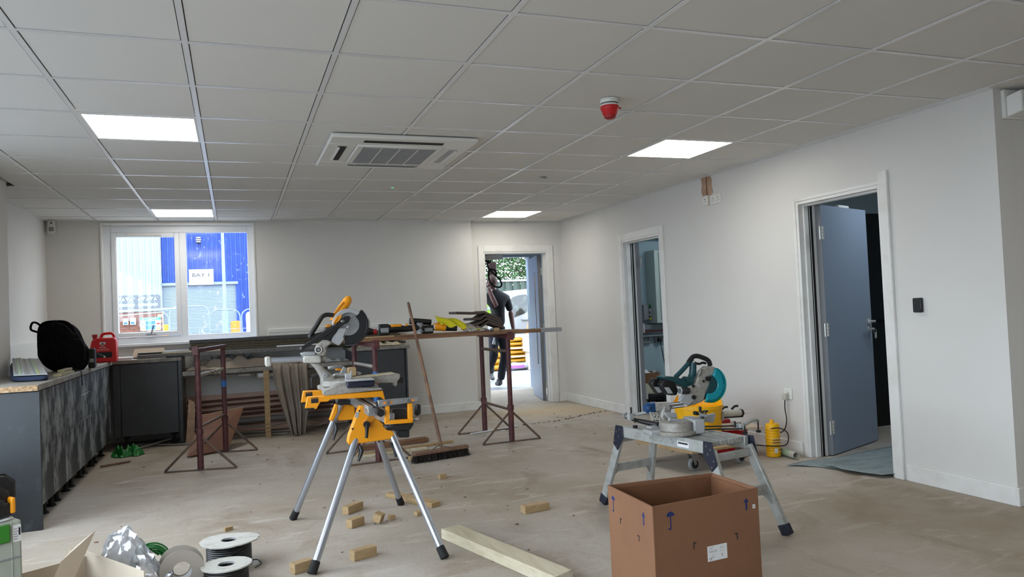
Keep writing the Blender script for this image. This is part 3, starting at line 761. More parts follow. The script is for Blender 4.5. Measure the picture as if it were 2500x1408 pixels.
# brick wall with signs, and a steel gantry on top
bx1 = (-1.788,22.000,1.551)[0]; bz = (-2.367,22.000,1.614)[2]
bw = struct(G().box(bx1 - 5.0, bx1, 22.02, 22.3, 0, bz).build('wall_brick', 'plaster_raw', smooth=False))
br = None; rows = int((bz - 1.15) / .075)
nb = 0
for r_ in range(rows + 1):
    z = bz - .01 - r_ * .075
    for k in range(13):
        xx = bx1 - .01 - (k + (.5 if r_ % 2 else 0)) * .225
        if xx - .215 < bx1 - 2.95 or nb > 295: continue
        if br is None:
            br = G().box(-.107, .107, 0, .03, -.065, 0).build('brick', 'brick', None, smooth=False)
            off = br.location.copy()
            for vv in br.data.vertices: vv.co += off
            o = br
        else: o = br.copy(); COL.objects.link(o)
        o.parent = bw; o.location = Vector((xx - .107, 22.0 - .004 * ((k * 7 + r_) % 3), z)) - bw.location; nb += 1
G().box(bx1 - 5.0, bx1 + .02, 21.96, 22.34, bz, bz + .06).build('coping', 'mid_grey', bw)
def sign_at(p, q, label, bars):
    t = thing('safety_sign', label, 'sign', ((p[0] + q[0]) / 2, 21.9, q[2]))
    G().box(p[0], q[0], 21.93, 21.95, q[2], p[2]).build('sign_board', 'paper', t)
    W_, H_ = q[0] - p[0], p[2] - q[2]
    for (a, b, c, d, m_) in bars:
        G().box(p[0] + a * W_, p[0] + c * W_, 21.922, 21.93, q[2] + b * H_, q[2] + d * H_).build('print_block', m_, t)
    return t
sign_at((-2.723,22.000,1.452), (-2.599,22.000,1.283), 'small white notice with a blue block, leftmost on the brick wall', [(.15, .1, .85, .4, 'sign_blue'), (.3, .5, .7, .85, 'mid_grey')])
sign_at((-2.554,22.000,1.457), (-2.422,22.000,1.279), 'second small white notice on the brick wall', [(.15, .1, .75, .42, 'sign_blue'), (.3, .5, .7, .85, 'mid_grey')])
p, q = (-2.319,22.000,1.452), (-1.829,22.000,1.105)
ts = sign_at(p, q, 'large site safety board with a teal heading and blue centre panel', [(0, .8, 1, 1, 'sign_teal'), (.26, .08, .74, .42, 'sign_blue'), (.26, .46, .74, .74, 'sign_blue'), (.04, .46, .2, .54, 'sign_blue'), (.8, .46, .96, .56, 'red_plastic'), (.04, .1, .2, .2, 'orange'), (.8, .1, .96, .2, 'orange')])
text('lettering', 'SITE SAFETY', .075, ((p[0] + q[0]) / 2, 21.92, p[2] - (p[2] - q[2]) * .1), (pi / 2, 0, 0), 'paper', ts, .002)
# gantry
g0, g1 = (-3.090,24.000,2.096), (-2.023,24.000,2.100); g2 = (-2.032,24.000,1.746); gm = (-2.621,24.000,2.079)
t = thing('steel_gantry', 'grey steel lattice gantry standing above the brick wall', 'gantry', ((g0[0] + g1[0]) / 2, 24, g2[2]))
g = G(); zt, zm, zb = g1[2], (-2.325,24.000,1.930)[2], g2[2]; xl = g0[0] - .8; xr = g1[0]
G().bar((xl, 24, zt), (xr, 24, zt), .06, .06).build('top_rail', 'gantry_grey', t)
G().bar((xl, 24, zm), (xr, 24, zm), .06, .09).build('middle_rail', 'gantry_grey', t)
G().bar((xl, 24, zb), (xr, 24, zb), .06, .12).build('bottom_rail', 'gantry_grey', t)
for xx in (xl, gm[0], xr): G().bar((xx, 24, 0), (xx, 24, zt), .07, .07, (0, 1, 0)).build('upright', 'gantry_grey', t)
n = 9
for k in range(n):
    xa = xl + (xr - xl) * k / n; xb = xl + (xr - xl) * (k + 1) / n; xm = (xa + xb) / 2
    G().tube([(xa, 24, zm), (xm, 24, zt), (xb, 24, zm)], .02, 5).build('lattice', 'gantry_grey', t)
o = G().cyl((-2.690,20.500,1.605), (-1.097,20.500,1.637), .026, n=8).cyl(((-2.707,20.500,1.606)[0], 20.5, -.02), (-2.707,20.500,1.606), .03, n=8).build('handrail', 'white_clad'); tag(o, 'white upper horizontal handrail crossing the window view', 'rail', 'white handrails')
o = G().cyl((-2.699,20.450,1.500), (-1.622,20.450,1.562), .014, n=8).cyl(((-2.716,20.450,1.501)[0], 20.45, -.02), (-2.716,20.450,1.501), .02, n=8).build('handrail', 'white_clad'); tag(o, 'thin white lower handrail in front of the brick wall', 'rail', 'white handrails')
c = (0.583,33.000,1.413)
o = G().lathe([(.10, 0), (.12, .1), (.12, c[2] + .1), (.09, c[2] + .2), (.0, c[2] + .24)], (c[0], 33, -.02), n=16).build('gas_tank', 'paper'); tag(o, 'white rounded tank in front of the blue wall', 'tank')

# ================================================================ outside, seen through the back doorway
# fence of corrugated panels
YG = 23.0
ft = (8.394,23.000,2.159)[2]; fx0 = (7.577,23.000,2.182)[0] - 1.2; fx1 = (9.171,23.000,2.137)[0] + 3
t = thing('metal_fence', 'grey-green corrugated metal fence behind the van', 'fence', ((fx0 + fx1) / 2, YG, 0))
k = 0; xx = fx0
while xx < fx1:
    y = YG - (.05 if k % 2 else 0)
    G().box(xx, xx + .13, y, y + .02, 0, ft).build('panel', 'fence_green', t, smooth=False); xx += .13; k += 1
G().box(fx0, fx1, YG - .08, YG + .04, ft, ft + .06).build('capping_rail', 'light_grey', t)
# tree
random.seed(3)
def tree(cx, cy, cz, rx, rz, n, label, seed):
    t = thing('tree', label, 'tree', (cx, cy, 0), 'trees behind the fence')
    rnd = random.Random(seed)
    G().tube([(cx + 1.2, cy, 0), (cx + 1.1, cy, cz * .5), (cx + .9, cy, cz + rz * .3)], [.14, .10, .04], 8).build('trunk', 'bark', t)
    g = G()
    for k in range(12):
        a = rnd.uniform(0, 2 * pi); e = rnd.uniform(.1, .9)
        p1 = Vector((cx + cos(a) * rx * .9, cy + sin(a) * rx * .6, cz + rz * (e - .4)))
        p0 = Vector((cx + 1.0, cy, cz - rz * .5 + e)); g.tube([p0, p0.lerp(p1, .5) + Vector((0, 0, .15)), p1], [.03, .018, .008], 5)
    g.build('branches', 'bark', t)
    for mt, nn in (('foliage', n), ('foliage_light', n // 2)):
        g = G()
        for k in range(nn):
            a = rnd.uniform(0, 2 * pi); b = math.acos(rnd.uniform(-1, 1)); r = rnd.uniform(.45, 1) ** .5
            c = Vector((cx + rx * r * sin(b) * cos(a), cy + rx * .7 * r * sin(b) * sin(a), cz + rz * r * cos(b)))
            d = Vector((rnd.uniform(-1, 1), rnd.uniform(-1, 1), rnd.uniform(-1.2, .2))).normalized() * rnd.uniform(.08, .17)
            s = d.cross(Vector((rnd.uniform(-1, 1), rnd.uniform(-1, 1), rnd.uniform(-1, 1)))).normalized() * .035
            g.poly([c, c + d * .5 + s, c + d, c + d * .5 - s])
        o = g.build('foliage', mt, t, smooth=False, recalc=False); o['kind'] = 'stuff'
tc_ = (9.510,26.000,2.731)
tree(tc_[0], 26, tc_[2] + .3, 2.2, 1.5, 8000, 'leafy green tree over the fence in the middle of the back doorway', 3)
tree(tc_[0] + 4.3, 26.5, tc_[2] + .2, 2.0, 1.4, 2600, 'leafy green tree over the fence at the right of the back doorway', 5)
tree(tc_[0] - 4.3, 27.0, tc_[2] + .0, 2.0, 1.4, 2600, 'leafy green tree over the fence at the left of the back doorway', 9)
# van, nose to the left
YV = 16.0
t = thing('van', 'white van parked outside the back doorway, cab window showing', 'van', ((6.091,16.000,1.514)[0] + 1.5, YV + .9, 0))
prof = [(4.756,16.000,1.070), (4.792,16.000,1.314), (5.093,16.000,1.401), (5.514,16.000,1.460), (5.705,16.000,1.578), (5.707,16.000,1.616), (5.896,16.000,1.666), (6.372,16.000,1.695)]
prof = [(p[0], YV, p[2]) for p in prof]
xl = prof[0][0]; xr = prof[-1][0] + 3.2; zt = prof[-1][2]
prof = [(xl, YV, .35)] + prof + [(xr, YV, zt + .02), (xr, YV, .35)]
G().prism(prof, (0, 1.9, 0)).build('body', 'van_white', t, bev=.05, seg=2)
wp = [(5.811,15.990,1.361), (5.868,15.990,1.434), (5.966,15.990,1.518), (6.103,15.990,1.558), (6.294,15.990,1.570), (6.315,15.990,1.506), (6.299,15.990,1.177), (6.218,15.990,1.130), (5.944,15.990,1.047)]
G().prism([(p[0], YV - .012, p[2]) for p in wp], (0, .02, 0)).build('side_window', 'glass_dark', t, bev=.004)
wq = [(5.674,15.990,1.403), (5.702,15.990,1.578), (5.895,15.990,1.577), (5.733,15.990,1.389)]
G().prism([(p[0], YV - .008, p[2]) for p in wq], (0, .014, 0)).build('windscreen', 'white_clad', t)
p = (6.266,15.990,1.004); G().cbox((p[0], YV - .03, p[2]), (.22, .04, .05)).build('door_handle', 'mid_grey', t, bev=.01)
for xx in (xl + .85, xl + 4.0):
    g = G(); g.lathe([(.18, 0), (.33, .02), (.34, .1), (.34, .18), (.30, .2)], (xx, YV + .16, .33), Matrix.Rotation(pi / 2, 4, 'X'), 24).build('wheel', 'black_rubber', t)
# sand heap
c = (5.919,15.000,0.821)
o = G().lathe([(.42, 0), (.38, .25), (.30, .6), (.20, .95), (.10, 1.2), (.02, 1.28)], (c[0] + .40, 15.5, -.02), n=18).build('sand_heap', 'sand')
tag(o, 'brown heap of straw and rubble beside the van', 'heap')
# sacks
def sack(x, y, z, w_, d_, h_, m, label, rot=0, grp='yellow sacks stacked outside the back doorway', name='sack'):
    g = G()
    def sgn(v, e): return math.copysign(abs(v) ** e, v)
    def f(u, v):
        a = u * 2 * pi; b = (v - .5) * pi
        X_ = w_ / 2 * sgn(cos(a), .45) * abs(cos(b)) ** .45; Y_ = d_ / 2 * sgn(sin(a), .45) * abs(cos(b)) ** .45; Z_ = h_ / 2 * sgn(sin(b), .8)
        Z_ *= 1 + .12 * sin(5 * a) ; X_ *= 1 + .04 * sin(3 * a + z * 9)
        return (x + X_ * cos(rot) - Y_ * sin(rot), y + X_ * sin(rot) + Y_ * cos(rot), z + h_ / 2 + Z_)
    g.grid(f, 28, 10); bmesh.ops.remove_doubles(g.bm, verts=g.bm.verts, dist=.002)
    o = g.build(name, m, ang=1.5); tag(o, label, 'sack', grp); return o
ORD = ['bottom', 'second from bottom', 'third from bottom', 'fourth from bottom', 'fifth from bottom', 'sixth from bottom', 'topmost']
bs = (5.558,14.600,-0.005)
sx, sy = (5.524,14.600,0.133)[0], 14.8
ztop = (5.574,14.600,0.659)[2]
hs = (ztop - .14) / 6
for k in range(6):
    s = sack(sx + .03 * ((k * 5) % 3 - 1), sy, .13 + k * hs, .54, .42, hs * .99, 'sack_yellow', 'yellow sack, %s of the yellow stack next to the cardboard boxes' % (ORD[k] if k < 5 else 'topmost'), .05 * (k % 3 - 1))
    if k in (1, 3): G().cbox((sx - .02, sy - .215, .13 + k * hs + hs * .5), (.34, .012, hs * .35)).build('label_panel', 'paper', s)
sack(sx + .05, sy - .1, -.02, .95, .5, .16, 'sack_white', 'white sack with purple print lying flat under the yellow sacks', 0, None)
lb_ = bpy.data.objects['sack.006'] if 'sack.006' in bpy.data.objects else None
if lb_: G().cbox((sx - .1, sy - .352, .06), (.3, .008, .06)).build('print_panel', 'purple_print', lb_)
for k in range(4):
    sack(sx - .58 - .03 * (k % 2), sy + .05, -.02 + k * .13, .55, .42, .135, 'sack_yellow', 'yellow sack, %s of the lower pile left of the tall sack stack' % ('bottom', 'second', 'third', 'topmost')[k], .08 * (k % 2), 'lower pile of yellow sacks')
o = G().box(sx - .35, sx + .38, sy - .2, sy + .2, .13 + 6 * hs + .0, .13 + 6 * hs + .05).build('plastic_wrap', 'plastic_clear', bev=.02); tag(o, 'clear plastic wrap on top of the yellow sacks', 'plastic wrap')
# boxes
b0 = (5.564,14.300,0.353); b1 = (5.604,14.300,0.024); b2 = (5.580,14.300,0.694)
for lab, za, zb, dx in (('lower brown cardboard carton beside the yellow sacks', -.02, b0[2], .05), ('upper brown cardboard carton beside the yellow sacks', b0[2] + .002, b2[2], 0)):
    dx += .05; t = thing('cardboard_carton', lab, 'box', (b0[0] + .3, 14.6, za))
    G().box(b0[0] + dx, b0[0] + .62, 14.3, 14.85, za, zb).build('carton', 'card_pale', t, bev=.006)
    G().box(b0[0] + dx, b0[0] + .62, 14.295, 14.30, (za + zb) / 2 - .0, (za + zb) / 2 + .004).build('tape', 'card', t)
    if dx < .06: G().box(b0[0] + .15, b0[0] + .34, 14.292, 14.30, za + .15, za + .32).build('label', 'paper', t)

# ================================================================ worktops, cabinets, trunking
# left run -----------------------------------------------------------------
ZT = .895
t = thing('worktop', 'grey L-shaped laminate worktop along the left wall with chipboard cut end', 'worktop', (-1.4, 7, .857))
g = G(); g.box(-1.60, -1.145, 5.375, 8.38, .857, ZT).box(-1.815, -1.6, 6.70, 8.38, .857, ZT)
g.box(-1.815, -.515, 8.38, 8.98, .857, ZT)
g.build('worktop_slab', 'worktop', t, bev=.003)
G().box(-1.60, -1.147, 5.368, 5.3755, .859, .893).build('chipboard_edge', 'chipboard', t, smooth=False)
t = thing('end_panel', 'blue-grey cabinet end panel facing the room at the near left', 'panel', (-1.4, 5.4, 0))
G().box(-1.60, -1.143, 5.392, 5.41, 0, .853).build('panel', 'cab_end', t, bev=.002)
seams = [5.413, 5.80, 6.18, 6.67, 7.21, 7.72, 8.26]
for k in range(6):
    y0, y1 = seams[k], seams[k + 1]
    lab = ['dusty grey base cabinet nearest the end panel', 'dusty grey base cabinet, second from the end panel', 'dusty grey base cabinet left of the drawer unit',
           'dusty grey drawer unit with three drawers in the left run', 'dusty grey base cabinet right of the drawer unit', 'dusty grey base cabinet at the inner corner of the left run'][k]
    t = thing('base_cabinet', lab, 'cabinet', (-1.4, (y0 + y1) / 2, .13), 'dusty grey base cabinets of the left run')
    xb_ = -1.585 if y0 < 6.69 else -1.80
    G().box(xb_, -1.178, y0 + .001, y1 - .001, .135, .855).build('carcass', 'cab_grey', t, smooth=False)
    if k == 3:
        for z0, z1 in ((.135, .50), (.503, .70), (.703, .85)): G().box(-1.176, -1.158, y0 + .002, y1 - .002, z0, z1).build('drawer', 'cab_dusty', t, bev=.002)
    else: G().box(-1.176, -1.158, y0 + .004, y1 - .004, .135, .85).build('door', 'cab_dusty', t, bev=.002)
    for yy in (y0 + .08, y1 - .08):
        for xx in (-1.24, -1.52): G().lathe([(.034, 0), (.03, .012), (.018, .02), (.018, .10), (.034, .115), (.04, .135)], (xx, yy, 0), n=12).build('plinth_foot', 'black_rubber', t)
# back run, left of the sink
t = thing('base_cabinet', 'plain dark grey base cabinet between the corner and the sink', 'cabinet', (-.85, 8.7, .13))
G().box(-1.155, -.555, 8.42, 8.97, .135, .855).build('carcass', 'cab_grey', t, smooth=False)
G().box(-1.15, -1.085, 8.40, 8.418, .135, .85).build('corner_filler', 'cab_grey', t, bev=.002)
G().box(-1.08, -.56, 8.40, 8.418, .135, .85).build('door', 'cab_grey', t, bev=.002)
for xx in (-1.05, -.62): G().lathe([(.034, 0), (.03, .012), (.018, .02), (.018, .10), (.034, .115), (.04, .135)], (xx, 8.5, 0), n=12).build('plinth_foot', 'black_rubber', t)
o = G().box(-.552, -.518, 8.39, 8.97, 0, .855).build('end_panel', 'cab_end', bev=.002); tag(o, 'narrow dark end panel at the left side of the sink bay', 'panel')
# sink worktop (lower)
t = thing('sink_worktop', 'lower grey worktop with two steel sink bowls underneath', 'worktop', (.35, 8.7, .70))
g = G(); g.box(-.512, 1.205, 8.38, 8.98, .70, .742)
g.build('worktop_slab', 'worktop', t, smooth=False)
G().box(-.50, 1.20, 8.41, 8.43, .680, .698).build('front_rail', 'laminate_brown', t, smooth=False)
for xa, xb, zb in (((0.008,8.470,0.647)[0], (0.159,8.470,0.636)[0], (0.069,8.470,0.642)[2]), ((0.202,8.470,0.611)[0], (0.202,8.470,0.611)[0] + .30, (0.243,8.470,0.608)[2])):
    g = G(); g.box(xa, xb, 8.47, 8.84, zb, .699)
    o = g.build('sink_bowl', 'bright_steel', t, bev=.03, seg=3)
t2_ = thing('mixer_tap', 'low grey tap rising behind the sink under the boards', 'tap', (.95, 8.8, .742))
G().lathe([(.05, 0), (.05, .03), (.04, .05), (.012, .06)], (.78, 8.72, .742), n=16).build('tap_base', 'mid_grey', t2_)
G().tube(arc((.78, 8.72, .80), .05, 180, 0, 8), .012, 8).build('spout', 'mid_grey', t2_)
# timber prop
p0, p1 = (0.284,8.340,-0.013), (0.340,8.340,-0.019)
t = thing('timber_prop', 'sawn timber post propping the front of the sink worktop', 'post', ((p0[0] + p1[0]) / 2, 8.34, 0))
G().box(p0[0] - .012, p1[0] - .012, 8.33, 8.375, 0, .70).build('post', 'timber', t, bev=.003)
for z in (.06, .10, .14): G().box(p0[0] - .012, p1[0] - .012, 8.3285, 8.33, z, z + .003).build('pencil_line', 'print_dark', t)
# right cabinet
t = thing('base_cabinet', 'plain dark grey base cabinet right of the sink, beside the bare wall', 'cabinet', (1.55, 8.7, .12))
G().box(1.245, 1.80, 8.42, 8.97, .135, .845).build('carcass', 'cab_grey', t, smooth=False)
G().box(1.25, 1.795, 8.40, 8.418, .135, .84).build('door', 'cab_grey', t, bev=.002)
for xx in (1.30, 1.74): G().lathe([(.034, 0), (.03, .012), (.018, .02), (.018, .10), (.034, .115), (.04, .135)], (xx, 8.5, 0), n=12).build('plinth_foot', 'black_rubber', t)
o = G().box(1.803, 1.823, 8.39, 8.97, 0, .845).build('end_panel', 'cab_grey', bev=.002); tag(o, 'dark right-hand end panel of the cabinet beside the bare wall', 'panel')
o = G().box(1.212, 1.236, 8.39, 8.97, 0, .845).build('end_panel', 'cab_grey', bev=.002); tag(o, 'dark end panel at the right side of the sink bay', 'panel')
o = G().box(1.19, 1.85, 8.37, 8.98, .848, .886).build('worktop', 'worktop', bev=.003); tag(o, 'short grey worktop on the cabinet right of the sink', 'worktop')
# dado trunking on the back wall and on the left wall
a = (0.356,8.950,1.135); b = (0.353,8.950,1.049)
t = thing('dado_trunking', 'white dado trunking on the back wall right of the window', 'trunking', (1.2, 8.97, b[2]))
zt_, zb_ = a[2], b[2] - .04
G().box(a[0], 1.95, 8.955, 9.0, zb_, zt_).build('trunking_body', 'plastic_white', t, bev=.003)
G().box(a[0] + .01, 1.94, 8.950, 8.956, zt_ - .045, zt_ - .005).build('trunking_lid', 'plastic_white', t, bev=.002)
G().box(a[0] + .01, 1.94, 8.950, 8.956, zb_ + .005, zb_ + .045).build('trunking_lid', 'plastic_white', t, bev=.002)
t = thing('dado_trunking', 'white dado trunking with sockets on the left wall behind the backpack', 'trunking', (-1.79, 7.8, .93))
G().box(-1.82, -1.775, 6.70, 8.95, .93, 1.12).build('trunking_body', 'plastic_white', t, bev=.003)
for y0, y1 in ((6.78, 6.98), (7.02, 7.45)):
    p = G().box(-1.776, -1.768, y0, y1, .955, 1.065).build('socket_plate', 'plastic_white', t, bev=.002)
    for kk in range(2):
        yy = y0 + (y1 - y0) * (.3 + .4 * kk)
        G().box(-1.768, -1.767, yy - .004, yy + .004, 1.02, 1.04).box(-1.768, -1.767, yy - .02, yy - .01, .985, .992).box(-1.768, -1.767, yy + .01, yy + .02, .985, .992).build('pin_holes', 'print_dark', p)
# pipework and cables under the sink
for k, (z, r, m_, lab) in enumerate(((.37, .011, 'copper', 'top copper pipe under the sink'), (.315, .011, 'copper', 'second copper pipe under the sink'), (.25, .014, 'copper', 'third copper pipe under the sink'), (.20, .014, 'copper', 'lowest copper pipe under the sink'), (.12, .035, 'pipe_grey', 'thick grey waste pipe low under the sink'))):
    o = G().tube([(-.51, 8.93, z), (.4, 8.93, z + .008), (1.2, 8.93, z + .004)], r, 10).build('pipe', m_); tag(o, lab, 'pipe', 'pipes under the sink')
for xx in (-.42, 1.02): 
    o = G().box(xx, xx + .03, 8.945, 8.97, .05, .42).build('pipe_bracket', 'plastic_white'); tag(o, ('left' if xx < 0 else 'right') + ' upright bracket carrying the pipes under the sink', 'bracket')
o = G().box(-.515, 1.2, 8.985, 9.0, .0, .43).build('wall_patch', 'pink_dust'); o['kind'] = 'structure'
for k, (pts, lab) in enumerate((([(-.3, 8.8, .02), (.1, 8.7, .03), (.5, 8.6, .02), (.9, 8.66, .05), (1.15, 8.8, .16)], 'loose grey cable looping on the floor under the sink'),
                                ([(-.1, 8.86, .1), (.3, 8.8, .06), (.7, 8.83, .09), (1.1, 8.78, .03)], 'second loose grey cable under the sink'),
                                ([(-1.02, 8.62, .02), (-.7, 8.45, .014), (-.45, 8.36, .014), (.0, 8.5, .014), (.5, 8.45, .014)], 'pale cable trailing from under the dark corner cabinet'),
                                ([(-1.08, 8.3, .014), (-.9, 8.38, .02), (-.7, 8.5, .05), (-.58, 8.6, .06)], 'grey cable under the corner cabinet near the green bag'))):
    o = G().tube(spline(pts, 6), .008, 6).build('cable', 'cable_white'); tag(o, lab, 'cable', 'loose cables under the counters')
# brown board leaning under the sink
p = [(-0.345,8.550,0.263), (0.067,8.620,0.304), (-0.093,8.000,-0.033), (-0.457,7.750,-0.023)]
t = thing('leaning_board', 'brown board with a pale top edge leaning under the sink behind the trestle', 'board', (-.1, 8.1, 0))
A = Vector((-0.329,8.150,0.308)); B = Vector((0.064,8.220,0.347)); Cc = Vector((-0.090,7.726,0.010)); Dd = Vector((-0.445,7.544,0.010))
G().prism([A, B, Cc, Dd], (0, -.018, .008)).build('board', 'brown_board', t, smooth=False)
G().bar(A + Vector((0, -.009, .006)), B + Vector((0, -.009, .006)), .02, .006).build('edge_strip', 'timber_pale', t)
o = G().prism([(-.50, 8.36, .0), (-.46, 8.36, .46), (-.40, 8.37, .42), (-.42, 8.37, .0)], (0, .012, 0)).build('dusty_sheet', 'plaster_raw'); tag(o, 'dusty brown offcut standing by the left end of the sink bay', 'offcut')

# boards stacked across the counters over the sink ---------------------------
def board(y0, y1, zt, th, xa, xb, m_, lab, drop=0, edge=None):
    t = thing('laminate_board', lab, 'board', ((xa + xb) / 2, (y0 + y1) / 2, zt - th), 'boards stacked across the counters over the sink')
    G().box(xa, xb, y0, y1, zt - th, zt).build('board', m_, t, bev=.002, smooth=False)
    if edge: G().box(xa, xb, y0 - .002, y0, zt - th, zt).build('raw_edge', edge, t, smooth=False)
board(8.62, 8.93, .925, .028, -.62, 1.86, 'laminate_brown', 'lowest brown board of the stack over the sink', edge='chip_dark')
board(8.50, 8.88, .956, .028, -.93, 1.25, 'worktop_dark', 'grey board with a chipboard edge, second from the bottom of the stack', edge='chip_dark')
board(8.55, 8.90, .984, .024, -.45, 1.83, 'laminate_brown', 'brown board, third in the stack over the sink', edge='chip_dark')
board(8.60, 8.92, 1.014, .027, -.44, 1.80, 'worktop_dark', 'chipboard-edged board just under the topmost one over the sink', edge='chip_dark')
board(8.64, 8.94, 1.058, .040, -.45, 1.78, 'laminate_dark', 'thick dark topmost board of the stack over the sink')
o = G().box(-.70, -.12, 8.44, 8.495, .935, .95).build('batten', 'timber_pale'); tag(o, 'pale grey batten lying in front of the board stack, left', 'batten')
o = G().box(.42, .86, 8.46, 8.495, .940, .955).build('batten', 'paper'); tag(o, 'white strip lying in front of the board stack, right', 'batten')
G().box(-.70, .9, 8.42, 8.49, .896, .932)
o = G().box(-.93, .95, 8.425, 8.492, .897, .934).build('batten', 'worktop_dark'); tag(o, 'long grey batten with a pale top supporting the front strips over the sink', 'batten')
# cardboard on the left of the stack
t = thing('cardboard_box', 'small flattened brown cardboard box on the worktop behind the boards', 'box', (-.75, 8.8, ZT))
G().box(-1.0, -.64, 8.62, 8.9, ZT, ZT + .012).build('box_base', 'card', t)
G().prism([(-1.0, 8.60, ZT + .012), (-.66, 8.60, ZT + .012), (-.70, 8.64, ZT + .10), (-.97, 8.64, ZT + .10)], (0, .006, 0)).build('box_flap', 'card_pale', t)
o = G().cbox((-.58, 8.41, ZT + .012), (.16, .05, .022), (0, 0, .1)).build('sanding_block', 'black', bev=.004); tag(o, 'black block lying on the worktop left of the boards', 'block')
o = G().box(-1.22, -.98, 8.44, 8.60, ZT, ZT + .026).build('offcut', 'paper', bev=.002); tag(o, 'white-topped board offcut right of the red canister', 'offcut')
o = G().box(-1.36, -1.20, 8.68, 8.84, ZT, ZT + .02).build('offcut', 'timber_pale', bev=.002); tag(o, 'pale offcut behind the red canister', 'offcut')

# crumpled dust sheet lying on the sink --------------------------------------
def crumple(x0, x1, y0, y1, z, hgt, nx, ny, fx, fy, ph):
    def f(u, v):
        x = x0 + (x1 - x0) * u; y = y0 + (y1 - y0) * v
        e = min(1, 5 * u, 5 * (1 - u)) * min(1, 5 * v, 5 * (1 - v)) 
        hh = hgt * (.45 + .35 * sin(fx * u + fy * v + ph) + .2 * sin(2.3 * fx * u - 1.7 * fy * v + 2 * ph) + .12 * sin(31 * u + 13 * v))
        return (x + .02 * sin(9 * v + 4 * u), y + .02 * sin(12 * u + ph), z + max(.004, hh * (e ** .5)))
    return G().grid(f, nx, ny)
o = crumple(-.49, .62, 8.40, 8.60, .744, .12, 60, 16, 9, 7, 1.0).build('dust_sheet', 'cloth_beige', ang=3); tag(o, 'beige dust sheet crumpled on the sink worktop', 'cloth')
o = crumple(-.35, .25, 8.62, 8.80, .744, .13, 40, 12, 16, 9, 2.4).build('rag', 'cloth_white', ang=3); tag(o, 'bunched white rag on the sink worktop under the boards', 'cloth')
# draped dust sheet over the front edge
def drape(u, v):
    # u across, v down
    wtop, x0 = (0.714,8.330,0.636)[0] - (0.357,8.330,0.662)[0], (0.357,8.330,0.662)[0]
    fall = v
    xl_ = x0 + .01 + .20 * max(0, v - .2) ** 1.3; xr_ = x0 + wtop + .01 * v - .16 * max(0, v - .7)
    x = xl_ + (xr_ - xl_) * u
    zbot = .012 + .30 * max(0, u - .86) + .4 * max(0, .15 - u)
    if v < .12:
        k = v / .12; y = 8.62 - .27 * k; z = .748 + .012 * sin(20 * u) ** 2
    else:
        k = (v - .12) / .88; y = 8.35 - .02 - .05 * k; z = .748 - (.748 - zbot) * k
    y += (.030 * sin(24 * u + 2 * v) + .014 * sin(51 * u + 3 * v)) * (min(1, v * 3))
    return (x, y - .012, z)
o = G().grid(drape, 90, 36).build('dust_sheet', 'cloth_beige', ang=3, solid=.003); tag(o, 'long beige dust sheet draped over the sink worktop edge to the floor', 'cloth')
o = crumple(.66, 1.18, 8.42, 8.60, .744, .05, 30, 10, 11, 5, .4).build('paper_rubbish', 'light_grey', ang=3); tag(o, 'pale crumpled packaging on the right end of the sink worktop', 'packaging')
o = crumple(1.28, 1.78, 8.42, 8.62, .888, .05, 30, 10, 11, 5, 1.4).build('paper_rubbish', 'timber_pale', ang=3); tag(o, 'brown crumpled wrapping on the short worktop behind the plank', 'packaging')

# things on the left worktop ---------------------------------------------------
# backpack
t = thing('backpack', 'bulky black backpack slumped on the left worktop', 'bag', (-1.35, 6.95, ZT))
def pack(u, v):
    a = u * 2 * pi; b = (v - .5) * pi; cb = max(0, cos(b)) ** .6
    z = .195 + .20 * sin(b) ** 1 * (1 if b < 0 else 1.0)
    k = (z / .39)
    lean = .05 * (1 - k) - .03 * k
    X_ = (.20 - .05 * k) * cb * cos(a); Y_ = (.155 - .03 * k) * cb * sin(a)
    n = .012 * sin(4 * a + 7 * k) + .008 * sin(9 * a - 11 * k)
    return (-1.315 + lean + X_ * (1 + n * 3), 6.93 + Y_ * (1 + n * 3), ZT + max(.0, z + n))
g = G().grid(pack, 48, 28); bmesh.ops.remove_doubles(g.bm, verts=g.bm.verts, dist=.001)
g.build('bag_body', 'black_fabric', t, ang=3)
G().tube(spline([(-1.46, 6.9, ZT + .32), (-1.51, 6.9, ZT + .345), (-1.50, 6.9, ZT + .395), (-1.47, 6.9, ZT + .395), (-1.43, 6.9, ZT + .36)], 4), .009, 6).build('grab_loop', 'black_fabric', t)
def pouch(u, v):
    a = u * 2 * pi; b = (v - .5) * pi; cb = max(0, cos(b)) ** .5
    return (-1.21 + .09 * cb * cos(a), 6.82 + .07 * cb * sin(a), ZT + .135 + .125 * sin(b))
g = G().grid(pouch, 30, 16); bmesh.ops.remove_doubles(g.bm, verts=g.bm.verts, dist=.001); g.build('front_pocket', 'black_fabric', t, ang=3)
G().tube(spline([(-1.34, 6.78, ZT + .37), (-1.28, 6.75, ZT + .33), (-1.2, 6.74, ZT + .27), (-1.15, 6.74, ZT + .2), (-1.13, 6.74, ZT + .12)], 5), .004, 6).build('zip', 'black_fabric', t)
G().tube(spline([(-1.40, 6.78, ZT + .30), (-1.33, 6.75, ZT + .22), (-1.27, 6.74, ZT + .14), (-1.30, 6.75, ZT + .05)], 5), .008, 6).build('strap', 'black_fabric', t)
G().tube(spline([(-1.20, 6.76, ZT + .02), (-1.16, 6.72, ZT + .012), (-1.135, 6.70, ZT - .0), (-1.130, 6.69, ZT - .06), (-1.128, 6.69, ZT - .11)], 5), .004, 6).build('loose_strap', 'black', t)
t = thing('nail_gun_case', 'small black tool with a grey buckle pushed against the right side of the backpack', 'tool', (-1.10, 7.1, ZT))
G().box(-1.155, -1.105, 7.12, 7.22, ZT, ZT + .165).build('tool_body', 'black_rubber', t, bev=.01)
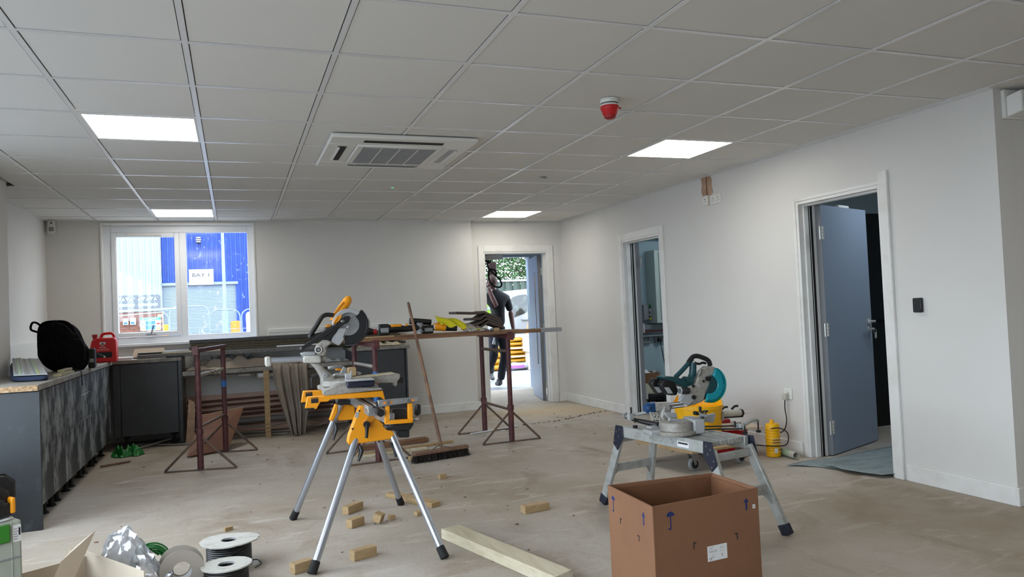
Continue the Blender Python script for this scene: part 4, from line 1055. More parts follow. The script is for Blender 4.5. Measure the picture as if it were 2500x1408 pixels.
G().box(-1.150, -1.110, 7.105, 7.12, ZT + .05, ZT + .08).build('buckle', 'mid_grey', t, bev=.004)
# red canister
t = thing('red_canister', 'red plastic canister with a handle and black label, in front of the window', 'canister', (-1.18, 8.22, ZT))
jl, jr = -1.325, -1.095; z0, z1 = ZT, ZT + .215
def JM(x): return x
g = G()
prof = [(-.108, 0), (.108, 0), (.112, .02), (.112, .205), (.10, .235), (-.055, .235), (-.098, .215), (-.112, .15), (-.112, .02)]
cx, cy = -1.19, 8.22
g.prism([(cx + x, cy - .07, ZT + z) for x, z in prof], (0, .14, 0)); g.build('canister_body', 'red_plastic', t, bev=.012, seg=3)
G().tube(spline([(cx - .03, cy, ZT + .232), (cx - .012, cy, ZT + .268), (cx + .03, cy, ZT + .277), (cx + .075, cy, ZT + .272), (cx + .096, cy, ZT + .22)], 5), .013, 8).build('carry_handle', 'red_plastic', t)
G().cyl((cx - .078, cy, ZT + .222), (cx - .078, cy, ZT + .245), .019, n=16).cyl((cx - .078, cy, ZT + .245), (cx - .078, cy, ZT + .272), .025, n=16).build('screw_cap', 'red_dark', t)
G().box(cx - .06, cx + .075, cy - .0725, cy - .0705, ZT + .045, ZT + .10).build('black_label', 'print_dark', t)
G().bar((cx - .05, cy - .0735, ZT + .09), (cx + .012, cy - .0735, ZT + .062), .002, .004).build('label_picture', 'light_grey', t)
G().cyl((cx + .012, cy - .0725, ZT + .055), (cx + .012, cy - .0745, ZT + .055), .009, n=12).build('label_picture', 'paper', t)
G().prism([(cx - .028, cy - .0725, ZT + .195), (cx + .022, cy - .0725, ZT + .195), (cx + .022, cy - .0725, ZT + .178), (cx - .003, cy - .0725, ZT + .16), (cx - .028, cy - .0725, ZT + .178)], (0, .002, 0)).build('shield_emblem', 'paper', t)
G().prism([(cx - .018, cy - .0735, ZT + .175), (cx - .003, cy - .0735, ZT + .190), (cx + .012, cy - .0735, ZT + .175), (cx - .003, cy - .0735, ZT + .170)], (0, .001, 0)).build('shield_emblem', 'print_dark', t)
text('lettering', 'PVA', .020, (cx - .003, cy - .0735, ZT + .145), (pi / 2, 0, 0), 'paper', t, sx=1.4)
for k in range(2): G().box(cx - .05, cx + .05, cy - .0725, cy - .0715, ZT + .128 - .010 * k, ZT + .130 - .010 * k).build('small_print', 'paper', t)
# guide rail case
t = thing('guide_rails', 'aluminium saw guide rails with green strips lying on a dark blue bag', 'guide rail', (-1.42, 6.25, ZT))
RN0, RN1, RF1, RF0 = (Vector(q) for q in ((-1.375,5.800,0.936), (-1.172,5.760,0.934), (-1.389,6.550,1.015), (-1.572,6.600,1.019)))
def quad(u, v, dz=0): return RN0.lerp(RN1, u).lerp(RF0.lerp(RF1, u), v) + Vector((0, 0, dz))
def rail(u0, u1, z0, z1, name, m_):
    G()._hex([quad(u0, 0, z0), quad(u1, 0, z0), quad(u1, 1, z0), quad(u0, 1, z0), quad(u0, 0, z1), quad(u1, 0, z1), quad(u1, 1, z1), quad(u0, 1, z1)]).build(name, m_, t, bev=.001)
rail(0, 1, 0, .005, 'rail_plate', 'light_grey'); rail(.0, .36, .006, .010, 'rail_plate', 'light_grey')
for u0, u1, z0, z1, m_ in ((.06, .10, .0105, .014, 'mid_grey'), (.15, .24, .0105, .0125, 'tube_green'), (.27, .33, .0105, .015, 'light_grey'), (.62, .65, .0055, .009, 'mid_grey'), (.68, .73, .0055, .0075, 'tube_green'), (.75, .765, .0055, .009, 'yellow_bag'), (.44, .46, .0055, .010, 'mid_grey')):
    rail(u0, u1, z0, z1, 'rail_strip', m_)
t = thing('rail_bag', 'dark blue padded bag lying under the guide rails', 'bag', (-1.4, 6.1, ZT))
def bagf(u, v):
    a = u * 2 * pi; b = (v - .5) * pi; c_ = max(0, cos(b)) ** .3
    s_ = lambda q: math.copysign(abs(q) ** .35, q)
    uu = .5 + .58 * c_ * s_(cos(a)); vv = .5 + .53 * c_ * s_(sin(a)); top = quad(uu, vv, -.004)
    k = .5 + .5 * s_(sin(b)); zz = ZT + .002 + (top.z - ZT - .002) * k
    return (top.x, top.y, zz - .004 * (1 + sin(7 * a)) * (1 - abs(2 * k - 1)))
g = G().grid(bagf, 48, 14); bmesh.ops.remove_doubles(g.bm, verts=g.bm.verts, dist=.001); g.build('bag_body', 'blue_cloth', t, ang=3)
t = crumple(-1.58, -1.50, 5.58, 5.85, ZT, .07, 14, 14, 7, 5, 1.2).build('yellow_cloth', 'yellow_rag', ang=3); tag(t, 'crumpled yellow rag on the near end of the left worktop', 'cloth')
for k, (x0, x1, y0, y1, lab) in enumerate(((-1.26, -1.165, 6.10, 6.55, 'pale chipboard strip on the worktop edge beside the guide rails, lower'), (-1.27, -1.19, 6.30, 6.62, 'short pale strip lying on top of the lower chipboard strip'))):
    o = G().box(x0 + .05, x1 + .01, y0, y1, ZT + k * .0195, ZT + .019 + k * .0195).build('board_strip', 'pale_tile_wood', bev=.002); tag(o, lab, 'offcut')
# green bag and dark pieces beneath the left run
o = crumple(-1.12, -.86, 7.95, 8.15, .002, .10, 30, 22, 12, 9, .8).build('green_bag', 'green_plastic', ang=3); tag(o, 'crumpled green plastic bag on the floor by the cabinets', 'bag')
o = G().cyl((-1.14, 7.5, .012), (-.92, 7.62, .012), .009, n=8).build('offcut', 'broom_wood'); tag(o, 'thin brown stick on the floor by the plinth feet', 'stick')

# ================================================================ trestles
def trestle(P0, P1, zt, label, lowz, upz, tape=None, top_over=(.06, .06), up_mat='rusty_steel'):
    """P0 near post foot, P1 far post foot (x, y); zt top height"""
    P0, P1 = Vector((*P0, 0)), Vector((*P1, 0)); d = (P1 - P0).normalized(); s = Vector((d.y, -d.x, 0))
    t = thing('trestle', label, 'trestle', (P0 + P1) / 2, 'dark red steel trestles')
    for P in (P0, P1):
        G().cyl(P + Vector((0, 0, .012)), P + Vector((0, 0, .34)), .026, n=14).cyl(P + Vector((0, 0, .30)), P + Vector((0, 0, .345)), .031, n=14).cyl(P + Vector((0, 0, .34)), P + Vector((0, 0, zt - .03)), .0225, n=14).build('post', 'red_oxide', t)
        G().bar(P - s * .29 + Vector((0, 0, .006)), P + s * .29 + Vector((0, 0, .006)), .03, .010).build('foot_bar', 'rusty_steel', t)
        for k in (-1, 1):
            G().cyl(P + s * k * .285 + Vector((0, 0, .012)), P + s * k * .018 + Vector((0, 0, .275)), .010, n=8).build('brace', 'rusty_steel', t)
        G().cyl(P + s * .03 + Vector((0, 0, .32)), P - s * .03 + Vector((0, 0, .32)), .007, n=8).build('lock_pin', 'rusty_steel', t)
    up = Vector((0, 0, 1))
    G().bar(P0 - d * top_over[0] + up * (zt - .018), P1 + d * top_over[1] + up * (zt - .018), .045, .034).build('top_rail', 'red_oxide', t, bev=.002)
    q = P0 - d * (top_over[0]); G().bar(q + up * (zt - .055), q + up * (zt + .022), .055, .012, d).build('end_stop', 'red_oxide', t, bev=.003)
    G().cyl(P0 + up * lowz, P1 + up * (lowz - .0), .013, n=10).build('cross_bar', 'rusty_steel', t)
    G().cyl(P0 + up * upz, P1 + up * upz, .015, n=10).build('cross_bar', up_mat, t)
    for f_ in (.45, .6):
        c = P0.lerp(P1, f_) + up * upz
        G().tube([c + s * .0 + up * .017, c + s * .02, c - up * .03 + s * .045, c - up * .045 + s * .06], .004, 6).build('hook_pin', 'rusty_steel', t)
    if tape:
        for P, z0, z1 in tape:
            P = (P0, P1)[P]; G().cyl(P + up * z0, P + up * z1, .0245, n=14).build('blue_tape', 'blue_tape', t)
    return t
trestle((-.30, 6.85), (-.11, 7.66), 1.02, 'dark red steel trestle standing alone in front of the sink', .36, .79, tape=[(1, .62, .68)], up_mat='white_tube')
trestle((1.10, 6.34), (1.03, 7.02), 1.004, 'dark red steel trestle under the left end of the plank', .30, .80, tape=[(0, .70, .76), (0, .50, .56)], up_mat='white_tube')
trestle((2.39, 6.60), (2.36, 7.31), 1.004, 'dark red steel trestle under the right end of the plank, by the back doorway', .30, .845)

# planks
t = thing('scaffold_plank', 'long worn plank resting on two trestles, nearer of the pair', 'plank', (1.9, 6.65, 1.006))
G().box(.92, 2.93, 6.57, 6.76, 1.005, 1.038).build('board', 'timber_old', t, bev=.003)
G().box(2.72, 2.933, 6.567, 6.763, 1.003, 1.040).build('metal_end_band', 'mid_grey', t, bev=.002)
t = thing('scaffold_plank', 'second worn plank lying behind the nearer one on the trestles', 'plank', (1.7, 6.9, 1.006))
G().box(.88, 2.60, 6.775, 6.97, 1.005, 1.038).build('board', 'timber_old', t, bev=.003)
o = G().box(.95, 1.32, 6.575, 6.64, 1.0385, 1.048).build('batten', 'timber'); tag(o, 'thin pale batten on the left end of the plank', 'batten')
o = G().box(1.35, 2.22, 6.60, 6.72, 1.0385, 1.047).build('batten', 'timber_old'); tag(o, 'thin board lying along the top of the plank under the tools', 'board')
PZ = 1.047
# cordless drills / tools lying on the plank
def angle_tool(x, y, L, label, k=1):
    t = thing('cordless_tool', label, 'power tool', (x + L / 2, y, PZ))
    G().box(x, x + .085, y - .035, y + .045, PZ + .005, PZ + .105).build('battery', 'black', t, bev=.008)
    G().box(x + .008, x + .078, y - .037, y - .034, PZ + .03, PZ + .07).build('battery_label', 'mid_grey', t)
    G().tube([(x + .08, y, PZ + .06), (x + .15, y, PZ + .062), (x + .24, y, PZ + .05)], [.034, .038, .026], 12).build('motor_body', 'black', t)
    G().cbox((x + .15, y - .012, PZ + .085), (.10, .05, .026)).build('yellow_shell', 'saw_yellow', t, bev=.008)
    G().tube([(x + .24, y, PZ + .05), (x + L - .07, y, PZ + .06), (x + L, y, PZ + .045)], [.026, .03, .034], 12).build('gear_head', 'black', t)
    G().cyl((x + L - .03, y - .0, PZ + .1), (x + L - .03, y, PZ + .015), .028, .035, n=16).build('guard', 'mid_grey', t)
    return t
angle_tool(1.205, 6.67, .40, 'long black and yellow cordless grinder, leftmost tool on the plank')
t = thing('cordless_tool', 'black cordless drill with a square battery, right of the grinder on the plank', 'power tool', (1.63, 6.72, PZ))
G().box(1.60, 1.70, 6.66, 6.76, PZ, PZ + .075).build('battery', 'black', t, bev=.008)
G().box(1.615, 1.69, 6.656, 6.66, PZ + .02, PZ + .05).build('battery_label', 'mid_grey', t)
G().tube([(1.60, 6.73, PZ + .075), (1.56, 6.75, PZ + .12)], .022, 12).tube([(1.50, 6.75, PZ + .12), (1.70, 6.75, PZ + .10)], [.03, .026], 12).build('drill_body', 'black', t)
G().tube([(1.455, 6.74, PZ + .05), (1.48, 6.74, PZ + .09)], .02, 10).build('handle', 'saw_yellow', t)
t = thing('cordless_tool', 'yellow-nosed cordless impact driver between the drill and the yellow bag', 'power tool', (1.78, 6.7, PZ))
G().tube([(1.71, 6.69, PZ + .055), (1.76, 6.69, PZ + .058), (1.82, 6.68, PZ + .045)], [.032, .04, .034], 12).build('yellow_nose', 'saw_yellow', t)
G().tube([(1.80, 6.68, PZ + .045), (1.92, 6.66, PZ + .034)], [.030, .026], 12).build('grip', 'black', t)
G().box(1.705, 1.725, 6.66, 6.70, PZ + .04, PZ + .075).build('label_sticker', 'paper', t)
t = thing('cordless_tool', 'small black tool with a red collar behind the saw blade on the plank', 'power tool', (1.10, 6.7, PZ))
G().tube([(1.01, 6.69, PZ + .045), (1.10, 6.69, PZ + .05), (1.17, 6.69, PZ + .04)], [.03, .034, .02], 12).build('tool_body', 'black', t)
G().cyl((1.155, 6.69, PZ + .041), (1.185, 6.69, PZ + .039), .024, n=14).build('red_collar', 'red_dark', t)
# yellow bag
def ybag(u, v):
    x = 1.76 + .40 * u; y = 6.62 + .12 * v
    z = PZ + .012 + (.145 * (1 - u) ** 1.3) * (.4 + .6 * v) + .05 * sin(pi * min(1, u * 1.2)) * sin(pi * v) + .012 * sin(21 * u + 9 * v)
    return (x - .03 * v, y, max(PZ + .004, z))
t = thing('plastic_bag', 'crumpled yellow and clear plastic bag on the plank beside the dark slabs', 'bag', (1.95, 6.68, PZ))
G().grid(ybag, 30, 12).build('bag_film', 'yellow_bag', t, solid=.003, ang=3)
G().grid(lambda u, v: (2.0 + .22 * u, 6.60 + .12 * v, PZ + .005 + .075 * sin(pi * v) * (1 - u) + .01 * sin(17 * u + 9 * v)), 16, 10).build('clear_end', 'plastic_clear', t, solid=.002, ang=3)
for k in range(6): G().sph((1.98 + .03 * k, 6.66 + .02 * (k % 3), PZ + .03 + .012 * (k % 2)), (.02, .018, .018), 6).build('bag_contents', 'saw_yellow_dark', t)
# folded dark ridge slabs, stacked
pk = (2.192,6.900,1.221); lt = (1.905,6.900,1.217)
for k in range(4):
    z = PZ + .162 - k * .032; xk = 2.19 + .012 * k
    lab = ['topmost', 'second', 'third', 'lowest'][k] + ' of the four dark ridge panels stacked on the plank'
    g = G(); th = .022
    xl_, xr_ = (xk - .27 if k == 0 else xk - .16 + .02 * k, xk + .165)
    zl = z - .012 - .02 * k; zr = z - .075 + .004 * k
    if k == 0: zl = z + .003
    zl = max(zl, PZ + .002 + (3 - k) * .026); zr = max(zr, PZ + .002 + (3 - k) * .026)
    g.prism([(xl_, 6.66, zl), (xk - .05, 6.66, z - .03 if k else z - .01), (xk, 6.66, z), (xr_, 6.66, zr), (xr_, 6.66, zr + th), (xk, 6.66, z + th), (xk - .05, 6.66, (z - .03 if k else z - .01) + th), (xl_, 6.66, zl + th)], (0, .26, 0))
    o = g.build('ridge_panel', 'laminate_brown', bev=.002, smooth=False); tag(o, lab, 'panel', 'dark ridge panels stacked on the plank')
for x in (2.13, 2.27): 
    o = G().box(x, x + .05, 6.62, 6.66, PZ - .008, PZ + .02).build('timber_block', 'timber'); tag(o, ('left' if x < 2.2 else 'right') + ' small timber block under the front of the dark ridge panels', 'block')

# broom
t = thing('broom', 'wide push broom with dark bristles leaning its wooden handle on the plank', 'broom', (1.6, 6.16, 0))
hb = Vector((1.60, 6.17, .10)); ht = Vector((1.463,6.600,1.327))
G().tube([hb, ht], [.0145, .0125], 10).sph(ht, .0125, 6).build('handle', 'broom_wood', t)
hd0, hd1 = Vector((1.345, 6.125, .075)), Vector((1.845, 6.23, .075))
G().bar(hd0, hd1, .065, .03).build('head_block', 'broom_wood', t, bev=.006)
d = (hd1 - hd0); pr = Vector((-d.y, d.x, 0)).normalized()
G().bar(hb + Vector((0, 0, .01)), hb + d.normalized() * .10 + Vector((0, 0, -.015)), .006, .006).bar(hb + Vector((0, 0, .03)), hb - d.normalized() * .10 + Vector((0, 0, -.015)), .006, .006).build('stay', 'rusty_steel', t)
g = G(); rnd = random.Random(4)
for k in range(1500):
    u = rnd.random(); v = rnd.uniform(-1, 1)
    p = hd0 + d * (.01 + .98 * u) + pr * v * .028 - Vector((0, 0, .015))
    q = p + Vector((rnd.gauss(0, .010), rnd.gauss(0, .008), -.058 + rnd.uniform(0, .006))) + pr * v * .018 + d.normalized() * (u - .5) * .03
    s = Vector((rnd.uniform(-1, 1), rnd.uniform(-1, 1), 0)).normalized() * .0016
    g.poly([p - s, p + s, q + s, q - s])
o = g.build('bristles', 'bristle', t, smooth=False, recalc=False); o['kind'] = 'stuff'

# timbers lying on the floor ---------------------------------------------------
def stick(p, q, w_, h_, m_, label, z=0, cat='timber', name='timber_length', bev=.003):
    p, q = Vector((*p, z + h_ / 2)), Vector((*q, z + h_ / 2))
    o = G().bar(p, q, w_, h_).build(name, m_, bev=bev, smooth=False); return tag(o, label, cat)
stick((1.04, 6.98), (1.70, 7.10), .09, .045, 'timber_old', 'thick timber lying on the floor behind the yellow saw stand')
stick((.98, 6.72), (1.90, 6.90), .045, .022, 'timber', 'longest thin batten on the floor behind the broom')
stick((1.02, 6.62), (1.60, 6.70), .045, .022, 'timber_pale', 'second thin batten on the floor just left of the broom handle')
o = G().bar((2.18, 7.22, .01), (2.76, 7.42, .01), .02, .012).build('white_strip', 'paper'); tag(o, 'thin white strip on the floor at the far foot of the right trestle', 'strip')
o = G().cbox((2.53, 7.25, .006), (.05, .006, .006), (0, 0, -.5)).build('white_offcut', 'paper'); tag(o, 'tiny white splinter on the floor beside the white strip', 'offcut')
o = G().cbox((1.37, 6.27, .018), (.055, .04, .03), (0, 0, .4)).build('wood_offcut', 'timber'); tag(o, 'small wood chip against the left end of the broom head', 'offcut')
# big pale beam in the foreground
p0, p1 = Vector((1.075, 4.03, .0)), Vector((1.33, 3.08, .0))
o = G().bar(p0 + Vector((.0, 0, .0275)), p1 + Vector((0, 0, .0275)), .115, .055).build('timber_beam', 'timber_pale', bev=.004); tag(o, 'broad pale planed timber in the foreground, running out of the frame', 'timber')
d_ = (p1 - p0).normalized(); c_ = p0 + d_ * .16 + Vector((0, 0, .0555))
o2 = None
def block(px, sx_, sy_, sz, rot, m_, label, tilt=0, chop=0):
    x, y = px
    g = G(); g.cbox((x, y, sz / 2 + (.012 if tilt else .0)), (sx_, sy_, sz), (tilt, 0, rot))
    o = g.build('wood_offcut', m_, bev=.002, smooth=False); return tag(o, label, 'offcut', None)
block((.665, 4.84), .15, .05, .05, .75, 'timber', 'long wood offcut block, upper one between the legs of the yellow stand')
block((.63, 4.50), .10, .05, .05, .60, 'timber', 'split-ended wood offcut block below the longest one under the yellow stand')
block((.765, 4.49), .06, .05, .05, 1.0, 'timber', 'tilted cube of wood right of the split-ended block', tilt=.35)
block((.85, 4.53), .035, .035, .03, .3, 'timber', 'tiny wood cube beside the tilted wood cube')
block((1.02, 4.55), .045, .04, .025, .3, 'timber', 'small flat wood chip near the front right leg of the yellow stand')
block((.58, 3.90), .13, .05, .05, .35, 'timber', 'wood offcut block in the foreground right of the near leg of the yellow stand')
block((.27, 3.84), .10, .05, .05, .45, 'timber', 'wood offcut block tucked behind the foremost leg of the yellow stand')
block((1.41, 5.45), .055, .035, .035, .2, 'timber', 'small wood block alone on the open floor below the broom')
block((-.07, 4.79), .05, .02, .022, .5, 'timber', 'small reddish wood chip on the floor behind the cable drum')
block((1.68, 4.28), .17, .06, .045, .12, 'timber', 'wood block alone on the floor left of the cardboard box')
stick((.955, 5.12), (1.165, 4.68), .075, .03, 'timber', 'flat timber offcut behind the front right leg of the yellow stand')
# sawdust piles and crumbs on the floor
g = G(); rnd = random.Random(12)
for k in range(900):
    x = rnd.gauss(.35, .35); y = rnd.gauss(4.35, .30)
    if not (-.4 < x < 1.3): continue
    s = rnd.uniform(.0015, .004); a = rnd.uniform(0, 6)
    g.poly([(x + s * cos(a), y + s * sin(a), .0015), (x + s * cos(a + 2), y + s * sin(a + 2), .0015 + s * .5), (x + s * cos(a + 4), y + s * sin(a + 4), .0015)])
o = g.build('sawdust', 'timber_pale', smooth=False, recalc=False); tag(o, 'scattered sawdust and shavings under the yellow saw stand', 'sawdust', None, 'stuff')
g = G()
for k in range(200):
    x = rnd.uniform(-.8, 4.0); y = rnd.uniform(3.4, 8.6); s = .003 + .010 * rnd.random() ** 3; a = rnd.uniform(0, 6)
    g.prism([(x + s * cos(a + q), y + s * .6 * sin(a + q), .001) for q in (0, 1.5, 3.1, 4.6)], (0, 0, s * .4))
o = g.build('debris_crumbs', 'broom_wood', smooth=False); tag(o, 'scattered dark crumbs of debris across the dusty floor', 'debris', None, 'stuff')
# rough crack line of broken screed in front of the back doorway
g = G()
for k in range(60):
    u = k / 59; x = 2.45 + 1.6 * u + rnd.gauss(0, .01); y = 7.32 + .52 * u + .05 * sin(9 * u) + rnd.gauss(0, .012); s = rnd.uniform(.004, .014)
    g.prism([(x + s * cos(q), y + s * sin(q), .0) for q in (0, 1.3, 2.9, 4.4)], (0, 0, s * .5))
o = g.build('screed_rubble', 'rusty_steel', smooth=False); tag(o, 'line of broken screed crumbs running from the right trestle to the right wall', 'rubble', None, 'stuff')

# ================================================================ yellow saw stand
t = thing('saw_stand', 'folding saw stand with yellow brackets and silver tube legs', 'saw stand', (.63, 4.25, 0))
legs = [((.31, 3.76), (.575, 4.03, .56)), ((.95, 3.68), (.785, 4.03, .56)), ((.30, 4.84), (.545, 4.62, .62)), ((.975, 4.85), (.78, 4.62, .56))]
for (fx, fy), top in legs:
    f_ = Vector((fx, fy, .0)); tp = Vector(top); d = (tp - f_).normalized()
    L = G().cyl(f_ + d * .035, tp + d * .10, .0185, n=18).build('leg', 'alu_tube', t)
    G().cyl(f_ + d * .0 + Vector((0, 0, .006)), f_ + d * .065, .0235, .0215, n=16).build('rubber_foot', 'black_rubber', L)
# front bracket plate
yb = 4.035
fr = [(0.610,4.030,0.757), (0.654,4.030,0.751), (0.661,4.030,0.735), (0.677,4.030,0.733), (0.676,4.030,0.701), (0.738,4.030,0.639), (0.782,4.030,0.602), (0.794,4.030,0.565), (0.547,4.030,0.556), (0.539,4.030,0.567), (0.547,4.030,0.605)]
G().prism([(p[0], yb - .012, p[2]) for p in fr], (0, .024, 0)).build('bracket_plate', 'saw_yellow', t, bev=.005, seg=2)
G().prism([(p[0], yb + .03, p[2]) for p in fr[:1] + fr[4:9] + fr[9:]], (0, .018, 0)).build('bracket_plate', 'saw_yellow', t, bev=.004)
g = G()
for a in ((0.654,4.020,0.722), (0.605,4.020,0.730), (0.566,4.020,0.639)): g.cyl((a[0], yb - .0125, a[2]), (a[0], yb - .0155, a[2]), .005, n=10)
g.build('bolt', 'black', t)
a = (0.593,4.020,0.710); G().cbox((a[0], yb - .013, a[2]), (.018, .002, .03), (0, .25, 0)).build('warning_label', 'light_grey', t)
# hinge plate with the black clamp lever
hp = [(0.617,4.000,0.662), (0.663,4.000,0.714), (0.690,4.000,0.683), (0.661,4.000,0.654), (0.644,4.000,0.636)]
G().prism([(p[0], yb - .022, p[2]) for p in hp], (0, .010, 0)).build('hinge_plate', 'saw_yellow_dark', t, bev=.003)
k0, k1 = (0.637,4.000,0.658), (0.632,4.000,0.589)
g = G().cyl((k0[0], yb - .022, k0[2]), (k0[0], yb - .05, k0[2]), .017, n=18); g.tube([(k0[0], yb - .042, k0[2]), (k0[0] - .001, yb - .045, (k0[2] + k1[2]) / 2), (k1[0], yb - .045, k1[2])], [.013, .009, .008], 10)
g.build('clamp_lever', 'black', t)
# rear bracket
rb = [(0.566,4.600,0.708), (0.667,4.600,0.693), (0.663,4.600,0.607), (0.563,4.600,0.612)]
G().prism([(p[0], 4.60, p[2]) for p in rb] , (0, .02, 0)).build('bracket_plate', 'saw_yellow', t, bev=.004)
rr = [(0.548,4.580,0.714), (0.568,4.580,0.708), (0.560,4.580,0.662), (0.531,4.580,0.612), (0.510,4.580,0.619)]
G().prism([(p[0], 4.575, p[2]) for p in rr], (0, .04, 0)).build('leg_socket', 'saw_yellow', t, bev=.005)
rk = [(0.544,4.500,0.738), (0.564,4.500,0.750), (0.638,4.500,0.739), (0.637,4.500,0.710), (0.554,4.500,0.714)]
G().prism([(p[0], 4.50, p[2]) for p in rk], (0, .08, 0)).build('pivot_cover', 'black', t, bev=.006)
for (a, b) in (((.545, 4.60, .60), (.53, 4.58, .50)), ((.60, 4.02, .545), (.588, 4.0, .47)), ((.775, 4.6, .55), (.80, 4.58, .46)), ((.765, 4.02, .545), (.785, 4.0, .47))):
    a, b = Vector(a), Vector(b); G().tube([a, a.lerp(b, .35) + Vector((.012, 0, 0)), b], [.010, .013, .006], 8).build('release_lever', 'black', t)
# aluminium beam along y
g = G(); g.box(.628, .70, 3.88, 4.64, .715, .755).box(.628, .655, 3.88, 4.64, .755, .765).box(.672, .70, 3.88, 4.64, .755, .765); g.build('beam', 'alu', t, bev=.002)
G().box(.655, .672, 3.88, 4.64, .755, .757).build('beam_slot', 'print_dark', t)
# sliding arm and front work support
a0, a1 = Vector((0.680,4.000,0.732)), Vector((0.713,3.850,0.661))
G().bar((.69, 4.00, .72), (.735, 3.80, .70), .03, .06).build('extension_arm', 'alu', t, bev=.002)
yp = 3.80
s0, s1, s2, s3 = (0.666,3.800,0.801), (0.875,3.800,0.801), (0.874,3.800,0.780), (0.665,3.800,0.768)
ws = G().prism([(p[0], yp - .01, p[2]) for p in (s0, s1, s2, s3)], (0, .035, 0)).build('work_support_rail', 'alu', t, bev=.002)
for c in ((0.716,3.790,0.788), (0.821,3.790,0.789)): G().cyl((c[0], yp - .010, c[2]), (c[0], yp - .018, c[2]), .008, n=12).build('bolt', 'steel', ws)
for c in ((0.699,3.790,0.788), (0.731,3.790,0.788), (0.842,3.790,0.790)): G().box(c[0] - .008, c[0] + .008, yp - .0115, yp - .0105, c[2] - .005, c[2] + .004).build('sticker', 'orange', ws)
fo = [(0.706,3.800,0.776), (0.842,3.800,0.776), (0.842,3.800,0.672), (0.698,3.800,0.678)]
fi = [(0.725,3.800,0.769), (0.820,3.800,0.771), (0.817,3.800,0.694), (0.722,3.800,0.697)]
g = G()
for k in range(4):
    a, b, c, d = fo[k], fo[(k + 1) % 4], fi[(k + 1) % 4], fi[k]
    if k == 0: continue
    g.prism([(q[0], yp - .005, q[2]) for q in (a, b, c, d)], (0, .03, 0))
g.build('support_frame', 'saw_yellow', t, bev=.003)
bb_ = [(0.739,3.850,0.747), (0.826,3.850,0.743), (0.826,3.850,0.687), (0.737,3.850,0.693)]
G().prism([(q[0], yp + .03, q[2]) for q in bb_], (0, .05, 0)).build('roller_housing', 'black', t, bev=.005)
bk = [(0.692,3.800,0.669), (0.848,3.800,0.672), (0.823,3.800,0.637), (0.706,3.800,0.647)]
G().prism([(q[0], yp - .012, q[2]) for q in bk], (0, .07, 0)).build('support_base', 'black', t, bev=.005)
bk = [(0.741,3.800,0.643), (0.823,3.800,0.639), (0.821,3.800,0.599), (0.766,3.800,0.603)]
G().prism([(q[0], yp, q[2]) for q in bk], (0, .05, 0)).build('support_base', 'black', t, bev=.005)
rb2 = [(0.866,3.900,0.755), (0.892,3.900,0.762), (0.890,3.900,0.713), (0.880,3.900,0.702), (0.862,3.900,0.703)]
G().prism([(q[0], yp + .02, q[2]) for q in rb2], (0, .045, 0)).build('end_roller', 'black', t, bev=.006)
kb = (0.676,3.800,0.739); G().tube([(kb[0], yp + .05, kb[2]), (kb[0], yp - .02, kb[2])], .019, 16).tube([(kb[0] - .012, yp - .0, kb[2] + .02), (kb[0] - .018, yp, kb[2] + .055)], .006, 8).build('clamp_knob', 'black', t)
# two yellow mounting bars that carry the saw
for y, pts in ((4.115, [(0.349,4.110,0.817), (0.748,4.110,0.819), (0.760,4.110,0.763), (0.734,4.110,0.785), (0.467,4.110,0.794), (0.454,4.110,0.783), (0.415,4.110,0.785), (0.394,4.110,0.749), (0.336,4.110,0.754)]),
               (4.44, [(0.355,4.440,0.819), (0.786,4.440,0.804), (0.785,4.440,0.768), (0.488,4.440,0.775), (0.416,4.440,0.776), (0.394,4.440,0.748), (0.342,4.440,0.752)])):
    b = G().prism([(q[0], y - .018, q[2]) for q in pts], (0, .036, 0)).build('mounting_bar', 'saw_yellow', t, bev=.003)
    e = pts[-1]; f_ = pts[-2]
    G().box(e[0], e[0] + .045, y - .019, y + .019, e[2] - .006, e[2] + .004).build('rubber_pad', 'black_rubber', b)
    lx = pts[0][0] + (.018 if y < 4.2 else .012)
    G().box(lx, lx + .037, y - .0195, y - .018, pts[0][2] - .035, pts[0][2] - .006).build('maker_label', 'print_dark', b)
    text('lettering', 'DEWALT', .0085, (lx + .0185, y - .0198, pts[0][2] - .011), (pi / 2, 0, 0), 'saw_yellow', b, .0002, sx=1.1)


# ================================================================ big sliding mitre saw on the yellow stand
t = thing('mitre_saw', 'large grey sliding mitre saw with a yellow motor on the yellow stand', 'mitre saw', (.58, 4.3, .80))
def py(pts, y0, y1, name, m_, par=None, bev=.004, seg=1, **kw):
    return G().prism([(p[0], y0, p[2]) for p in pts], (0, y1 - y0, 0)).build(name, m_, par or t, bev=bev, seg=seg, **kw)
# base casting
py([(0.429,4.100,0.841), (0.485,4.100,0.863), (0.505,4.100,0.874), (0.556,4.100,0.870), (0.568,4.100,0.857), (0.738,4.100,0.835), (0.750,4.100,0.824), (0.439,4.100,0.816), (0.428,4.100,0.823)], 4.09, 4.14, 'base_casting', 'cast_grey')
py([(0.437,4.450,0.843), (0.462,4.450,0.846), (0.771,4.450,0.827), (0.779,4.450,0.799), (0.438,4.450,0.819)], 4.40, 4.47, 'base_casting', 'cast_grey')
G().box(.44, .73, 4.13, 4.42, .825, .850).build('base_plate', 'cast_grey', t, bev=.004)
G().lathe([(.135, 0), (.145, .008), (.145, .035), (.135, .042), (.02, .043)], (.585, 4.29, .846), n=40).build('turntable', 'cast_grey', t)
